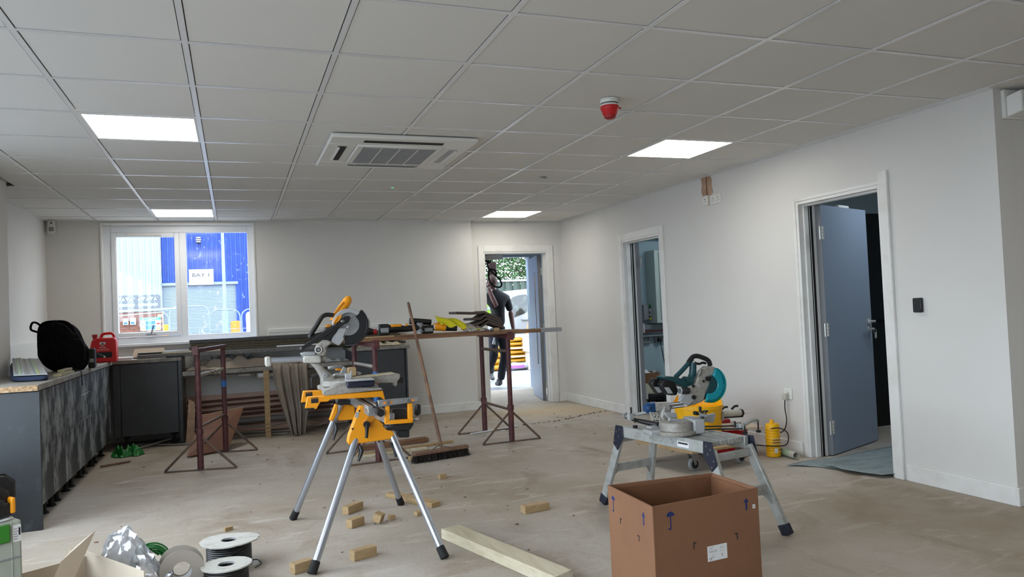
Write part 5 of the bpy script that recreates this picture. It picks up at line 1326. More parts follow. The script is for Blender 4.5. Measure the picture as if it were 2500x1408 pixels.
# table arm pointing towards the right with its clamp knob
py([(0.601,4.240,0.883), (0.848,4.240,0.897), (0.878,4.240,0.890), (0.877,4.240,0.865), (0.862,4.240,0.849), (0.858,4.240,0.823), (0.843,4.240,0.824), (0.840,4.240,0.844), (0.726,4.240,0.848), (0.604,4.240,0.855)], 4.25, 4.32, 'mitre_arm', 'cast_grey')
py([(0.610,4.240,0.889), (0.840,4.240,0.901), (0.852,4.240,0.892), (0.631,4.240,0.883)], 4.245, 4.325, 'kerf_plate', 'timber_pale', bev=.001)
kb = (0.888,4.240,0.850); G().tube([(kb[0] - .02, 4.285, kb[2]), (kb[0] - .008, 4.285, kb[2]), (kb[0] + .012, 4.285, kb[2])], [.012, .019, .016], 14).build('clamp_knob', 'black', t)
# near side fence foot: dark moulded block with a plate on top
py([(0.553,4.100,0.882), (0.703,4.100,0.881), (0.702,4.100,0.853), (0.693,4.100,0.847), (0.554,4.100,0.848)], 4.07, 4.13, 'dark_end_block', 'navy', bev=.008, seg=2)
py([(0.549,4.100,0.892), (0.687,4.100,0.895), (0.701,4.100,0.887), (0.701,4.100,0.881), (0.553,4.100,0.883)], 4.06, 4.15, 'end_plate', 'light_grey', bev=.004)
py([(0.553,4.150,0.923), (0.577,4.150,0.916), (0.590,4.150,0.939), (0.591,4.150,0.900), (0.582,4.150,0.886), (0.554,4.150,0.889)], 4.13, 4.15, 'near_fence', 'light_grey')
py([(0.557,4.400,0.907), (0.582,4.400,0.947), (0.600,4.400,0.930), (0.597,4.400,0.904), (0.573,4.400,0.900)], 4.38, 4.40, 'far_fence', 'light_grey')
py([(0.506,4.500,0.944), (0.589,4.500,0.947), (0.595,4.500,0.936), (0.588,4.500,0.928), (0.505,4.500,0.928)], 4.47, 4.53, 'far_extension_rail', 'alu')
py([(0.544,4.500,0.931), (0.588,4.500,0.929), (0.590,4.500,0.916), (0.576,4.500,0.911), (0.566,4.500,0.920), (0.544,4.500,0.920)], 4.46, 4.50, 'yellow_bracket', 'saw_yellow')
py([(0.527,4.300,0.909), (0.670,4.300,0.910), (0.674,4.300,0.899), (0.657,4.300,0.892), (0.506,4.300,0.890)], 4.33, 4.40, 'table_wing', 'light_grey')
# bevel arm and pivot
py([(0.384,4.300,0.984), (0.439,4.300,0.981), (0.462,4.300,0.946), (0.494,4.300,0.916), (0.514,4.300,0.896), (0.519,4.300,0.870), (0.516,4.300,0.832), (0.440,4.300,0.838), (0.440,4.300,0.892), (0.432,4.300,0.914), (0.413,4.300,0.949)], 4.25, 4.33, 'bevel_arm', 'cast_grey', bev=.012, seg=2)
c = (0.460,4.250,0.913); G().cyl((c[0], 4.252, c[2]), (c[0], 4.235, c[2]), .013, n=20).build('pivot_boss', 'light_grey', t)
c = (0.458,4.235,0.914); G().cyl((c[0], 4.236, c[2]), (c[0], 4.231, c[2]), .006, n=16).build('pivot_bolt', 'mid_grey', t)
a, b, c_ = (0.433,4.350,0.911), (0.398,4.350,0.898), (0.396,4.350,0.841)
G().tube([(a[0], 4.34, a[2]), ((a[0] + b[0]) / 2, 4.34, (a[2] + b[2]) / 2), (b[0], 4.34, b[2])], .013, 10).tube([(b[0], 4.34, b[2]), (b[0] - .003, 4.34, (b[2] + c_[2]) / 2), (c_[0], 4.34, c_[2])], [.010, .006, .004], 8).build('bevel_lever', 'black', t)
# slide rails, end cap, clamp block
r0, r1 = (0.163,4.300,1.009), (0.440,4.300,1.008)
for y, z in ((4.26, .004), (4.33, -.002)): G().cyl((r0[0], y, r0[2] + z), (r1[0], y, r1[2] + z - .004), .0145, n=16).build('slide_rail', 'alu_tube', t)
p = (0.165,4.300,1.005); G().cbox((p[0], 4.295, p[2]), (.030, .11, .050)).build('rail_end_cap', 'offwhite', t, bev=.008, seg=2)
py([(0.345,4.300,1.025), (0.432,4.300,1.025), (0.444,4.300,1.016), (0.441,4.300,0.981), (0.345,4.300,0.987)], 4.235, 4.35, 'rail_clamp', 'offwhite', bev=.010, seg=2)
p0, p1 = (0.440,4.300,1.004), (0.470,4.300,1.004); G().cyl((p0[0], 4.29, p0[2]), (p1[0], 4.29, p1[2]), .022, n=18).build('rail_collar', 'cast_grey', t)
py([(0.335,4.350,1.040), (0.364,4.350,1.045), (0.417,4.350,1.043), (0.417,4.350,1.024), (0.347,4.350,1.022)], 4.28, 4.33, 'rail_bracket', 'light_grey')
# head
HY = 4.30
hd = thing('saw_head', 'x', 'x', (.58, HY, 1.05)); 
for k_ in ('label', 'category'): del hd[k_]
hd.location = hd.location - t.location; hd.parent = t
def hp_(pts, y0, y1, name, m_, **kw): return py(pts, y0, y1, name, m_, par=hd, **kw)
hp_([(0.422,4.300,1.077), (0.461,4.300,1.105), (0.486,4.300,1.107), (0.508,4.300,1.088), (0.472,4.300,1.064), (0.478,4.300,1.044), (0.464,4.300,1.016), (0.442,4.300,1.017), (0.417,4.300,1.038)], 4.26, 4.33, 'hinge_casting', 'cast_grey', bev=.008, seg=2)
c = (0.430,4.250,1.055)
G().tube(arc((c[0], 4.252, c[2]), .0165, 0, 360, 20)[:-1], .0045, 8, closed=True).build('pivot_ring', 'offwhite', hd)
G().cyl((c[0], 4.262, c[2]), (c[0], 4.249, c[2]), .0145, n=20).build('pivot_disc', 'print_dark', hd)
G().cyl((c[0], 4.262, c[2]), (c[0], 4.246, c[2]), .0075, n=16).build('pivot_bolt', 'mid_grey', hd)
hp_([(0.546,4.300,1.171), (0.598,4.300,1.168), (0.573,4.300,1.117), (0.579,4.300,1.104), (0.546,4.300,1.068), (0.527,4.300,1.079), (0.498,4.300,1.095), (0.512,4.300,1.120)], 4.27, 4.33, 'gear_casting', 'light_grey', bev=.006)
hp_([(0.473,4.300,1.173), (0.534,4.300,1.185), (0.536,4.300,1.149), (0.512,4.300,1.124), (0.498,4.300,1.095), (0.461,4.300,1.110), (0.454,4.300,1.146)], 4.265, 4.335, 'switch_housing', 'black', bev=.006)
# blade and guards
bc = (0.603,4.300,1.184); bx, bz = bc[0], bc[2]; R_ = .094
g = G(); n = 60; pts = []
for k in range(n):
    a0 = 2 * pi * k / n; a1 = 2 * pi * (k + .55) / n
    pts += [(bx + R_ * cos(a0), HY, bz + R_ * sin(a0)), (bx + (R_ - .007) * cos(a1), HY, bz + (R_ - .007) * sin(a1))]
g.prism(pts, (0, .003, 0)).build('blade', 'blade_steel', hd, smooth=False)
def sector(cx_, cz_, r_in, r_out, a0, a1, y0, y1, n=24):
    p = [(cx_ + r_out * cos(radians(a0 + (a1 - a0) * k / n)), y0, cz_ + r_out * sin(radians(a0 + (a1 - a0) * k / n))) for k in range(n + 1)]
    q = [(cx_ + r_in * cos(radians(a1 - (a1 - a0) * k / n)), y0, cz_ + r_in * sin(radians(a1 - (a1 - a0) * k / n))) for k in range(n + 1)]
    g = G(); P_ = [g.bm.verts.new(v) for v in p + q]; Q_ = [g.bm.verts.new(Vector(v) + Vector((0, y1 - y0, 0))) for v in p + q]; N = 2 * (n + 1)
    for k in range(n):
        a, b, c, d = k, k + 1, N - 2 - k, N - 1 - k
        g.bm.faces.new((P_[a], P_[b], P_[c], P_[d])); g.bm.faces.new((Q_[d], Q_[c], Q_[b], Q_[a]))
    for k in range(N): g.bm.faces.new((P_[k], Q_[k], Q_[(k + 1) % N], P_[(k + 1) % N]))
    return g
sector(bx, bz, .060, .112, -104, 48, HY - .016, HY - .006, 30).build('lower_guard', 'guard_black', hd, bev=.002)
sector(bx, bz, .100, .1125, -60, 48, HY - .022, HY - .012, 24).build('guard_rim', 'guard_black', hd, bev=.002)
g = G()
for k in range(28):
    a = radians(16 - k * 4.2); g.bar((bx + .108 * cos(a), HY - .014, bz + .108 * sin(a)), (bx + .1205 * cos(a - .05), HY - .014, bz + .1205 * sin(a - .05)), .012, .0032, (-sin(a), 0, cos(a)))
g.build('guard_teeth', 'guard_black', hd, smooth=False)
sector(bx, bz, .0, .062, 0, 359.9, HY - .010, HY - .005, 36).build('inner_guard_disc', 'alu', hd)
sector(bx + .002, bz - .003, .070, .094, 48, 178, HY - .030, HY + .008, 24).build('upper_guard', 'light_grey', hd, bev=.003)
sector(bx + .002, bz - .003, .0, .071, 48, 178, HY - .006, HY + .004, 24).build('upper_guard_web', 'cast_grey', hd)
py([(0.585,4.280,1.169), (0.602,4.280,1.181), (0.596,4.280,1.149), (0.580,4.280,1.124)], HY - .020, HY - .016, 'guard_edge', 'paper', par=hd, bev=.001)
# link arm
hp_([(0.331,4.280,1.075), (0.345,4.280,1.080), (0.480,4.280,1.165), (0.531,4.280,1.191), (0.584,4.280,1.233), (0.607,4.280,1.230), (0.609,4.280,1.214), (0.596,4.280,1.195), (0.576,4.280,1.189), (0.530,4.280,1.159), (0.485,4.280,1.132), (0.347,4.280,1.058), (0.334,4.280,1.058)], HY - .042, HY - .030, 'guard_link_arm', 'black', bev=.003)
c = (0.336,4.260,1.068); G().cyl((c[0], HY - .042, c[2]), (c[0], HY - .047, c[2]), .006, n=14).build('link_bolt', 'mid_grey', hd)
c = (0.598,4.260,1.222); G().cyl((c[0], HY - .030, c[2]), (c[0], HY - .050, c[2]), .012, n=16).build('link_boss', 'black', hd)
c = (0.568,4.260,1.206); G().sph((c[0], HY - .043, c[2]), (.012, .004, .009), 8).build('chrome_spring', 'steel', hd)
# yellow motor housing
m0, m1 = Vector((0.528,4.340,1.204)), Vector((0.621,4.340,1.337)); d = (m1 - m0).normalized()
m0.y = m1.y = HY + .040
G().tube([m0, m0 + d * .03, m0.lerp(m1, .5), m1 - d * .02, m1 - d * .004, m1 + d * .008], [.024, .027, .027, .025, .020, .010], 18).build('motor_housing', 'saw_yellow', hd, ang=1)
G().bar(m0 + Vector((-.012, -.025, .03)), m0.lerp(m1, .75) + Vector((-.012, -.025, .01)), .006, .012).build('motor_seam', 'saw_yellow_dark', hd, bev=.002)
hp_([(0.519,4.280,1.208), (0.539,4.280,1.233), (0.569,4.280,1.243), (0.551,4.280,1.210), (0.528,4.280,1.191), (0.517,4.280,1.195)], HY - .040, HY - .031, 'yellow_shroud', 'saw_yellow', bev=.002)
hp_([(0.474,4.280,1.178), (0.487,4.280,1.193), (0.512,4.280,1.189), (0.502,4.280,1.173)], HY - .02, HY + .03, 'yellow_shroud', 'saw_yellow_dark', bev=.003)
c = (0.535,4.270,1.212); text('lettering', 'DEWALT', .013, (c[0], HY - .0405, c[2]), (pi / 2, radians(-58), 0), 'print_dark', hd)
# carry handle
pts = [(0.523,4.300,1.241), (0.491,4.300,1.246), (0.465,4.300,1.238), (0.449,4.300,1.218), (0.429,4.300,1.186), (0.402,4.300,1.146), (0.393,4.300,1.127), (0.405,4.300,1.123), (0.436,4.300,1.134), (0.468,4.300,1.142)]
G().tube(spline([(p[0], HY + .01, p[2]) for p in pts], 4), .0130, 10).build('d_handle', 'black', hd)
# offcut wood block on the saw table, upright chips
o = G().box(*(lambda p, q: (p[0], q[0], 4.30, 4.36, .892, p[2] + .004))((0.595,4.330,0.938), (0.640,4.330,0.889))).build('wood_block', 'timber', bev=.004); tag(o, 'square wood block standing on the big mitre saw table', 'offcut')

# ================================================================ ceiling and wall fittings
# air conditioning cassette
ax, ay, ar = 1.07, 5.13, .475
t = thing('air_conditioner', 'white square ceiling cassette air conditioner with grille and slots', 'air conditioner', (ax, ay, H - .035))
g = G()
for (a, b, c, d, zz) in ((-ar, ar, -ar, -ar + .19, 0), (-ar, ar, ar - .19, ar, 0), (-ar, -ar + .19, -ar + .19, ar - .19, 0), (ar - .19, ar, -ar + .19, ar - .19, 0)):
    g.prism([(ax + a, ay + c, H - .002), (ax + b, ay + c, H - .002), (ax + b, ay + d, H - .002), (ax + a, ay + d, H - .002)], (0, 0, -.028))
g.build('surround', 'plastic_white', t, bev=.010, seg=2)
G().box(ax - .285, ax + .285, ay - .285, ay + .285, H - .04, H - .012).build('grille_frame', 'plastic_white', t, bev=.006)
gr = G().box(ax - .245, ax + .245, ay - .245, ay + .245, H - .0425, H - .039).build('air_grille', 'mid_grey', t)
for k in range(1, 4): G().box(ax - .245 + k * .1225 - .004, ax - .245 + k * .1225 + .004, ay - .245, ay + .245, H - .0445, H - .0425).build('grille_bar', 'plastic_white', gr)
for k in range(22): G().box(ax - .245, ax + .245, ay - .24 + k * .022, ay - .236 + k * .022, H - .0435, H - .0424).build('grille_rib', 'light_grey', gr)
for (cx, cy, lx, ly) in ((0, -.375, .26, .03), (0, .375, .26, .03), (-.375, 0, .03, .22), (.375, 0, .03, .22)):
    G().box(ax + cx - lx, ax + cx + lx, ay + cy - ly, ay + cy + ly, H - .0312, H - .029).build('air_slot', 'print_dark' if cx < 0 or cy < 0 else 'light_grey', t)
    if cy < 0: continue
    v = G().cbox((ax + cx * 1.06, ay + cy * 1.06, H - .036), (lx * 1.9 if lx > .1 else .018, ly * 1.9 if ly > .1 else .018, .004), (0 if lx < .1 else .35, 0 if lx > .1 else .35, 0)).build('vane', 'plastic_white', t)
for cx in (-.22, .15): G().cbox((ax + cx, ay + .30, H - .036), (.02, .012, .012)).build('clip', 'paper', t)
# fire alarm
t = thing('fire_alarm', 'red sounder beacon with a white base on the ceiling', 'fire alarm', (1.975, 3.70, H - .12))
c = (1.985, 3.66, H)
FA = Matrix.Rotation(pi, 4, 'X')
G().lathe([(.050, 0), (.052, .006), (.052, .016), (.047, .022), (.047, .030), (.052, .034), (.052, .040)], c, FA, 28).build('alarm_base', 'plastic_white', t)
G().lathe([(.044, .0225), (.0475, .0235), (.0475, .0285), (.044, .0295)], c, FA, 28).build('vent_ring', 'print_dark', t)
G().lathe([(.050, .040), (.052, .044), (.050, .058), (.046, .062), (.040, .084), (.033, .092), (.010, .095)], c, FA, 28).build('red_body', 'red_plastic', t)
G().lathe([(.034, .092), (.030, .104), (.018, .110), (.002, .111)], c, FA, 20).build('beacon_lens', 'red_dark', t)
G().cbox((c[0] + .058, c[1], c[2] - .046), (.022, .012, .008)).build('locking_tab', 'red_plastic', t)
c = (1.362, 6.60, H)
t = thing('emergency_light', 'tiny round ceiling light with a green glowing dot', 'light', c)
G().lathe([(.022, 0), (.022, .004), (.012, .005)], c, FA, 20).build('bezel', 'plastic_white', t)
G().lathe([(.010, .004), (.010, .007), (.002, .008)], c, FA, 16).build('indicator', 'led_green', t)
c = (2.56, 5.98, H)
t = thing('ceiling_sensor', 'small dark hole with a loose clip in a ceiling tile, right of the air conditioner', 'sensor', c)
G().lathe([(.03, .0), (.03, .003), (.02, .004)], c, FA, 20).build('hole_ring', 'mid_grey', t)
G().tube([(2.55, 5.98, H - .004), (2.575, 5.975, H - .016), (2.60, 5.98, H - .006)], .003, 6).build('clip', 'light_grey', t)
# PIR in the left back corner
t = thing('motion_sensor', 'white wall motion sensor high in the left back corner', 'sensor', (-1.76, 8.93, 2.22))
G().prism([(-1.80, 8.995, 2.225), (-1.725, 8.995, 2.225), (-1.715, 8.95, 2.245), (-1.79, 8.95, 2.245)], (0, 0, .125)).build('sensor_body', 'plastic_white', t, bev=.006, seg=2)
G().box(-1.775, -1.73, 8.944, 8.951, 2.255, 2.30).build('lens', 'mid_grey', t, bev=.003)
G().box(-1.76, -1.745, 8.944, 8.951, 2.335, 2.35).build('indicator', 'print_dark', t)
# white box lamp over the right corner
t = thing('emergency_lamp', 'white bulkhead lamp on the wall at the top right edge', 'lamp', (4.45, 2.97, 2.19))
G().box(4.155, 4.60, 2.985, 3.01, 2.195, 2.36).build('backplate', 'plastic_white', t, bev=.004)
G().prism([(4.165, 2.985, 2.20), (4.59, 2.985, 2.20), (4.55, 2.915, 2.225), (4.20, 2.915, 2.225)], (0, 0, .12)).build('lamp_body', 'plastic_white', t, bev=.005)
G().box(4.21, 4.55, 2.905, 2.916, 2.235, 2.30).build('lens', 'light_grey', t, bev=.003)
# sockets
def plate(y0, y1, z0, z1, label, double=False, x=4.10):
    t = thing('socket', label, 'socket', (x, (y0 + y1) / 2, z0))
    G().box(x - .010, x, y0, y1, z0, z1).build('face_plate', 'plastic_white', t, bev=.003)
    ym = (y0 + y1) / 2; zm = (z0 + z1) / 2
    for c in ((ym - .035, ym + .035) if double else (ym,)):
        g = G(); g.box(x - .0115, x - .0095, c - .003, c + .003, zm + .004, zm + .013)
        for s in (-1, 1): g.box(x - .0115, x - .0095, c + s * .011 - .004, c + s * .011 + .004, zm - .016, zm - .012)
        g.build('pin_holes', 'print_dark', t)
        G().box(x - .014, x - .009, c - .005 + .016, c + .005 + .016, zm + .016, zm + .03).build('switch', 'plastic_white', t)
    return t
plate(5.765, 5.851, 2.110, 2.196, 'single white wall socket high on the right wall under the bare plaster patch')
plate(5.575, 5.721, 2.100, 2.186, 'double white wall socket high on the right wall, right of the single one', True)
ts = plate(4.795, 4.881, .425, .511, 'single white wall socket low on the right wall beside the open door, plug in it')
o = G().grid(lambda u, v: (4.0985, 5.70 + .17 * u * (1 + .1 * sin(9 * v)) + .008 * sin(17 * v), 2.15 + .215 * v), 8, 12)
g = G(); rnd = random.Random(2)
pts = [(5.728, 2.368), (5.700, 2.33), (5.705, 2.27), (5.690, 2.21), (5.715, 2.19), (5.755, 2.19), (5.755, 2.10), (5.766, 2.10), (5.766, 2.197), (5.85, 2.197), (5.868, 2.24), (5.855, 2.30), (5.862, 2.368)]
o = g.prism([(4.0992, y, z) for y, z in pts], (-.0022, 0, 0)).build('plaster_patch', 'plaster_raw', wall_r, smooth=False)
G().box(4.0965, 4.0975, 5.772, 5.79, 2.197, 2.366).build('chase', 'brown_board', wall_r)
# access reader
t = thing('access_reader', 'small black access reader on the right wall beside the open door', 'reader', (4.08, 3.585, 1.095))
G().box(4.078, 4.10, 3.552, 3.617, 1.097, 1.190).build('reader_body', 'black', t, bev=.006, seg=2)
G().box(4.0765, 4.0785, 3.560, 3.608, 1.10, 1.115).build('reader_strip', 'guard_black', t)
# plug and lead
t = thing('power_plug', 'white plug with a black lead looping down to the yellow bottle', 'plug', (4.06, 4.85, .2))
G().cbox((4.072, 4.848, .447), (.04, .05, .05)).build('plug_body', 'offwhite', t, bev=.008, seg=2)
G().tube(spline([(4.065, 4.848, .42), (4.06, 4.846, .35), (4.065, 4.84, .26), (4.05, 4.86, .18), (4.00, 4.90, .155), (3.93, 4.93, .16), (3.86, 4.80, .215), (3.90, 4.72, .23), (3.97, 4.72, .18), (3.96, 4.73, .10), (3.85, 4.74, .095), (3.72, 4.80, .11)], 6), .0042, 7).build('lead', 'black_rubber', t)

# ================================================================ cardboard box in the foreground
P_l, P_f, P_r, P_b = Vector((1.400, 2.752, 0)), Vector((1.383, 2.376, 0)), Vector((1.874, 2.415, 0)), Vector((1.880, 2.719, 0))
t = thing('cardboard_box', 'large open brown cardboard box with blue arrow and umbrella marks', 'box', (1.63, 2.56, 0))
BH = .50; Z = Vector((0, 0, 1))
def wall(a, b, z0, z1, name, m_='card', th=.007, da=0, db=0):
    d = (b - a).normalized(); n = Vector((-d.y, d.x, 0)) * th
    return G().prism([a + Z * z0, b + Z * z0, b + Z * (z1 + db), a + Z * (z1 + da)], n).build(name, m_, t, smooth=False, bev=.001)
wall(P_f, P_r, 0, BH, 'front_panel', da=.0); wall(P_r, P_b, 0, BH, 'side_panel'); wall(P_b, P_l, 0, BH, 'back_panel', m_='card'); wall(P_l, P_f, 0, BH, 'side_panel')
q_ = .010
def inset(p): c = Vector((1.63, 2.56, 0)); return c + (p - c) * .955
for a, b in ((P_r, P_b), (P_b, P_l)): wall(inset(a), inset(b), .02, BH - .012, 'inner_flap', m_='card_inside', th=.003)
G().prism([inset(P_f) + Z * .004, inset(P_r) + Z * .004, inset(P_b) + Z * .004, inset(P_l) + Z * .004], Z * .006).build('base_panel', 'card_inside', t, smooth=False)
# printed marks: local helper mapping (u along panel in metres, z) to the outer face
def marks(a, b, items, par):
    d = (b - a).normalized(); n = Vector((d.y, -d.x, 0))
    L_ = (b - a).length
    for pts, m_, nm in items:
        G().prism([a + d * (u * L_) + Z * z + n * .0003 for u, z in pts], n * .0008).build(nm, m_, t, smooth=False)
def on_face(px):                         # fraction along and height of a measured point on a face
    return px
def umb(u, z, r, L_):
    k = r / L_
    out = [([(u + k * cos(radians(a)), z + r * sin(radians(a)) * .95) for a in range(0, 181, 15)], 'print_blue', 'umbrella_mark')]
    out.append(([(u - .002 / L_, z), (u + .002 / L_, z), (u + .002 / L_, z - .045), (u - .002 / L_, z - .045)], 'print_blue', 'umbrella_mark'))
    out.append(([(u - .012 / L_, z - .042), (u - .009 / L_, z - .048), (u + .002 / L_, z - .048), (u + .002 / L_, z - .044)], 'print_blue', 'umbrella_mark'))
    return out
def arrow(u, z, s, L_):
    return [([(u - .0035 / L_, z), (u + .0035 / L_, z), (u + .0035 / L_, z + s * .65), (u + .012 / L_, z + s * .65), (u, z + s), (u - .012 / L_, z + s * .65), (u - .0035 / L_, z + s * .65)], 'print_blue', 'arrow_mark')]
def corner(u, z, s, L_, flip):
    k = -1 if flip else 1
    return [([(u, z), (u + k * .004 / L_, z), (u + k * .004 / L_, z + s - .004), (u + k * .014 / L_, z + s - .004), (u + k * .014 / L_, z + s), (u, z + s)] if k > 0 else [(u, z), (u, z + s), (u - .014 / L_, z + s), (u - .014 / L_, z + s - .004), (u - .004 / L_, z + s - .004), (u - .004 / L_, z)], 'print_dark', 'corner_mark')]
LF = (P_r - P_f).length; LS = (P_f - P_l).length
marks(P_f, P_r, umb(.155, .455, .017, LF) + arrow(.875, .424, .045, LF) + corner(.35, .320, .024, LF, False) + corner(.775, .322, .024, LF, True), 0)
marks(P_l, P_f, umb(.13, .452, .015, LS) + arrow(.81, .416, .048, LS) + corner(.28, .372, .022, LS, False) + corner(.70, .345, .022, LS, True), 0)
lab_p = [(.478, .262), (.665, .262), (.665, .318), (.478, .318)]
marks(P_f, P_r, [(lab_p, 'paper', 'shipping_label'), ([(.937, .425), (.963, .425), (.963, .440), (.937, .440)], 'paper', 'small_label')], 0)
d_ = (P_r - P_f).normalized(); n_ = Vector((d_.y, -d_.x, 0)); rz = atan2(d_.y, d_.x)
def ft(body, u, z, size, sx=1.0, nm='lettering', m_='print_dark'):
    p = P_f + d_ * (u * LF) + Z * z + n_ * .0013
    text(nm, body, size, p, (pi / 2, 0, rz), m_, t, .0001, sx=sx)
ft('CE', .505, .270, .012); ft('UK', .615, .281, .006); ft('CA', .615, .275, .006)
ft('F8', .950, .4325, .008)
for k, (u, z, ln) in enumerate(((.52, .313, 16), (.51, .308, 10), (.53, .284, 8), (.53, .279, 8), (.53, .274, 7), (.62, .309, 14), (.62, .303, 12), (.62, .294, 14))):
    marks(P_f, P_r, [([(u - .003 * ln * .6, z - .0009), (u + .003 * ln * .6, z - .0009), (u + .003 * ln * .6, z + .0009), (u - .003 * ln * .6, z + .0009)], 'mid_grey', 'small_print')], 0)
for k in range(14):
    u = .497 + k * .0052; w_ = (.0022, .0032, .0016)[k % 3]
    marks(P_f, P_r, [([(u, .293), (u + w_, .293), (u + w_, .301), (u, .301)], 'print_dark', 'barcode')], 0)

# ================================================================ hop-up platform
t = thing('work_platform', 'folding aluminium work platform with dark blue corner brackets', 'platform', (2.35, 3.7, 0))
A = Vector((2.157, 4.045, .50)); Bq = Vector((2.275, 3.305, .50)); u_ = (Bq - A); LP = u_.length; u_.normalize(); v_ = Vector((-u_.y, u_.x, 0)); 
if v_.x < 0: v_ = -v_
WP = .285
def PP(a, b, z): return A + u_ * a + v_ * b + Vector((0, 0, z))
def pb(g, a0, a1, b0, b1, z0, z1):
    return g._hex([PP(a0, b0, z0), PP(a1, b0, z0), PP(a1, b1, z0), PP(a0, b1, z0), PP(a0, b0, z1), PP(a1, b0, z1), PP(a1, b1, z1), PP(a0, b1, z1)])
pb(G(), 0, LP, 0, .028, -.065, 0).build('side_rail', 'alu_dirty', t, bev=.003)
pb(G(), 0, LP, WP - .028, WP, -.065, 0).build('side_rail', 'alu_dirty', t, bev=.003)
for k in range(4):
    b0 = .030 + k * (WP - .06) / 4; pb(G(), .01, LP - .01, b0 + .002, b0 + (WP - .06) / 4 - .002, -.03, -.002).build('deck_plank', 'alu_dirty', t, bev=.003)
for e in (0, 1):
    for b in (0, 1):
        a_ = (0, LP)[e]; s = (-1, 1)[e]; bb = (.014, WP - .014)[b]
        top = PP(a_ + s * .005, bb, -.045); foot = PP(a_ + s * .175, bb + (-.03 if b == 0 else .075), 0); foot.z = .012
        L = G().bar(top, foot, .055, .026, v_).build('leg', 'alu_dirty', t, bev=.004)
        dd = (foot - top).normalized(); G().bar(foot - dd * .05, foot + dd * .006, .062, .034, v_).build('rubber_foot', 'navy', L, bev=.004)
        # corner bracket: two overlapping plates with rivets
        off = -.018 if b == 0 else .018; bo = bb + off
        c0 = PP(a_ - s * .035, bo, .004); c1 = PP(a_ + s * .03, bo, .004); c2 = PP(a_ + s * .06, bo, -.11); c3 = PP(a_ + s * .02, bo, -.15); c4 = PP(a_ - s * .04, bo, -.07)
        br_ = G().prism([c0, c1, c2, c3, c4], v_ * (.006 if b else -.006)).build('corner_bracket', 'navy', t, bev=.003)
        for (ra, rz_) in ((-.01, -.02), (.02, -.035), (.0, -.06), (.04, -.09), (.025, -.125)):
            q = PP(a_ + s * ra, bo, rz_); G().cyl(q + v_ * (-.008 if b == 0 else .008), q, .0055, n=10).build('rivet', 'steel', br_)
    a_ = (0, LP)[e]; s = (-1, 1)[e]
    def legpt(b, f): 
        bb = (.014, WP - .014)[b]; top = PP(a_ + s * .005, bb, -.045); foot = PP(a_ + s * .175, bb + (-.03 if b == 0 else .075), 0); foot.z = .012; return top.lerp(foot, f)
    G().bar(legpt(0, .50), legpt(1, .50), .05, .022, u_).build('rung', 'alu_dirty', t, bev=.003)
    G().bar(legpt(0, .08), legpt(1, .08), .04, .022, u_).build('rung', 'alu_dirty', t, bev=.003)
    for b in (0, 1): G().bar(legpt(b, .68), legpt(b, .50).lerp(legpt(1 - b, .50), .18), .016, .006, u_).build('stay', 'alu_dirty', t)
c_ = PP(LP * .78, -.0012, -.035)
g = G()
for k in range(26):
    a0 = rnd.uniform(.10, LP * .66); z0 = rnd.uniform(-.052, -.012); s_ = rnd.uniform(.15, .5)
    q = PP(a0, -.0006, z0); g.prism([q, q + u_ * .03 * s_ + Z * .006 * s_, q + u_ * .04 * s_ - Z * .004 * s_, q + u_ * .01 * s_ - Z * .012 * s_], v_ * -.0006)
g.build('worn_transfer', 'mid_grey', t)
pb(G(), LP * .68, LP * .80, -.0015, -.0002, -.052, -.022).build('maker_label', 'paper', t)
pb(G(), LP * .69, LP * .79, -.0022, -.0014, -.036, -.027).build('label_print', 'print_dark', t)

# ================================================================ compact cordless mitre saw on the platform
t = thing('mitre_saw', 'compact cordless mitre saw with teal handle and clear teal blade guard', 'mitre saw', (2.35, 3.6, .50))
SZ = .50
def pm(pts, y0, y1, name, m_, par=None, bev=.003, seg=1, **kw):
    return G().prism([(p[0], y0, p[2]) for p in pts], (0, y1 - y0, 0)).build(name, m_, par or t, bev=bev, seg=seg, **kw)
ct = Vector((2.273,3.550,0.531))
G().lathe([(.105, 0), (.110, .006), (.110, .020), (.088, .024), (.088, .066), (.080, .070), (.01, .071)], (ct.x, 3.60, SZ + .004), n=40).build('turntable', 'cast_grey', t)
g = G(); g.cbox((ct.x + .10, 3.58, SZ + .046), (.065, .15, .08), (0, 0, -.15)); g.build('base_casting', 'light_grey', t, bev=.008, seg=2)
g = G(); g.cbox((ct.x - .10, 3.66, SZ + .018), (.10, .12, .024), (0, 0, -.15)); g.build('base_foot', 'light_grey', t, bev=.005)
# fences
pm([(2.419,3.560,0.582), (2.535,3.560,0.593), (2.534,3.560,0.578), (2.516,3.560,0.539), (2.462,3.560,0.551), (2.427,3.560,0.544)], 3.60, 3.625, 'fence', 'light_grey', bev=.003)
pm([(2.211,3.620,0.623), (2.291,3.620,0.614), (2.297,3.620,0.584), (2.239,3.620,0.589)], 3.62, 3.64, 'fence', 'light_grey')
G().tube(spline([(q[0], 3.585, q[2]) for q in ((2.218,3.580,0.590), (2.290,3.580,0.573), (2.358,3.580,0.566), (2.417,3.580,0.567))], 5), .011, 8).build('fence_bridge', 'light_grey', t)
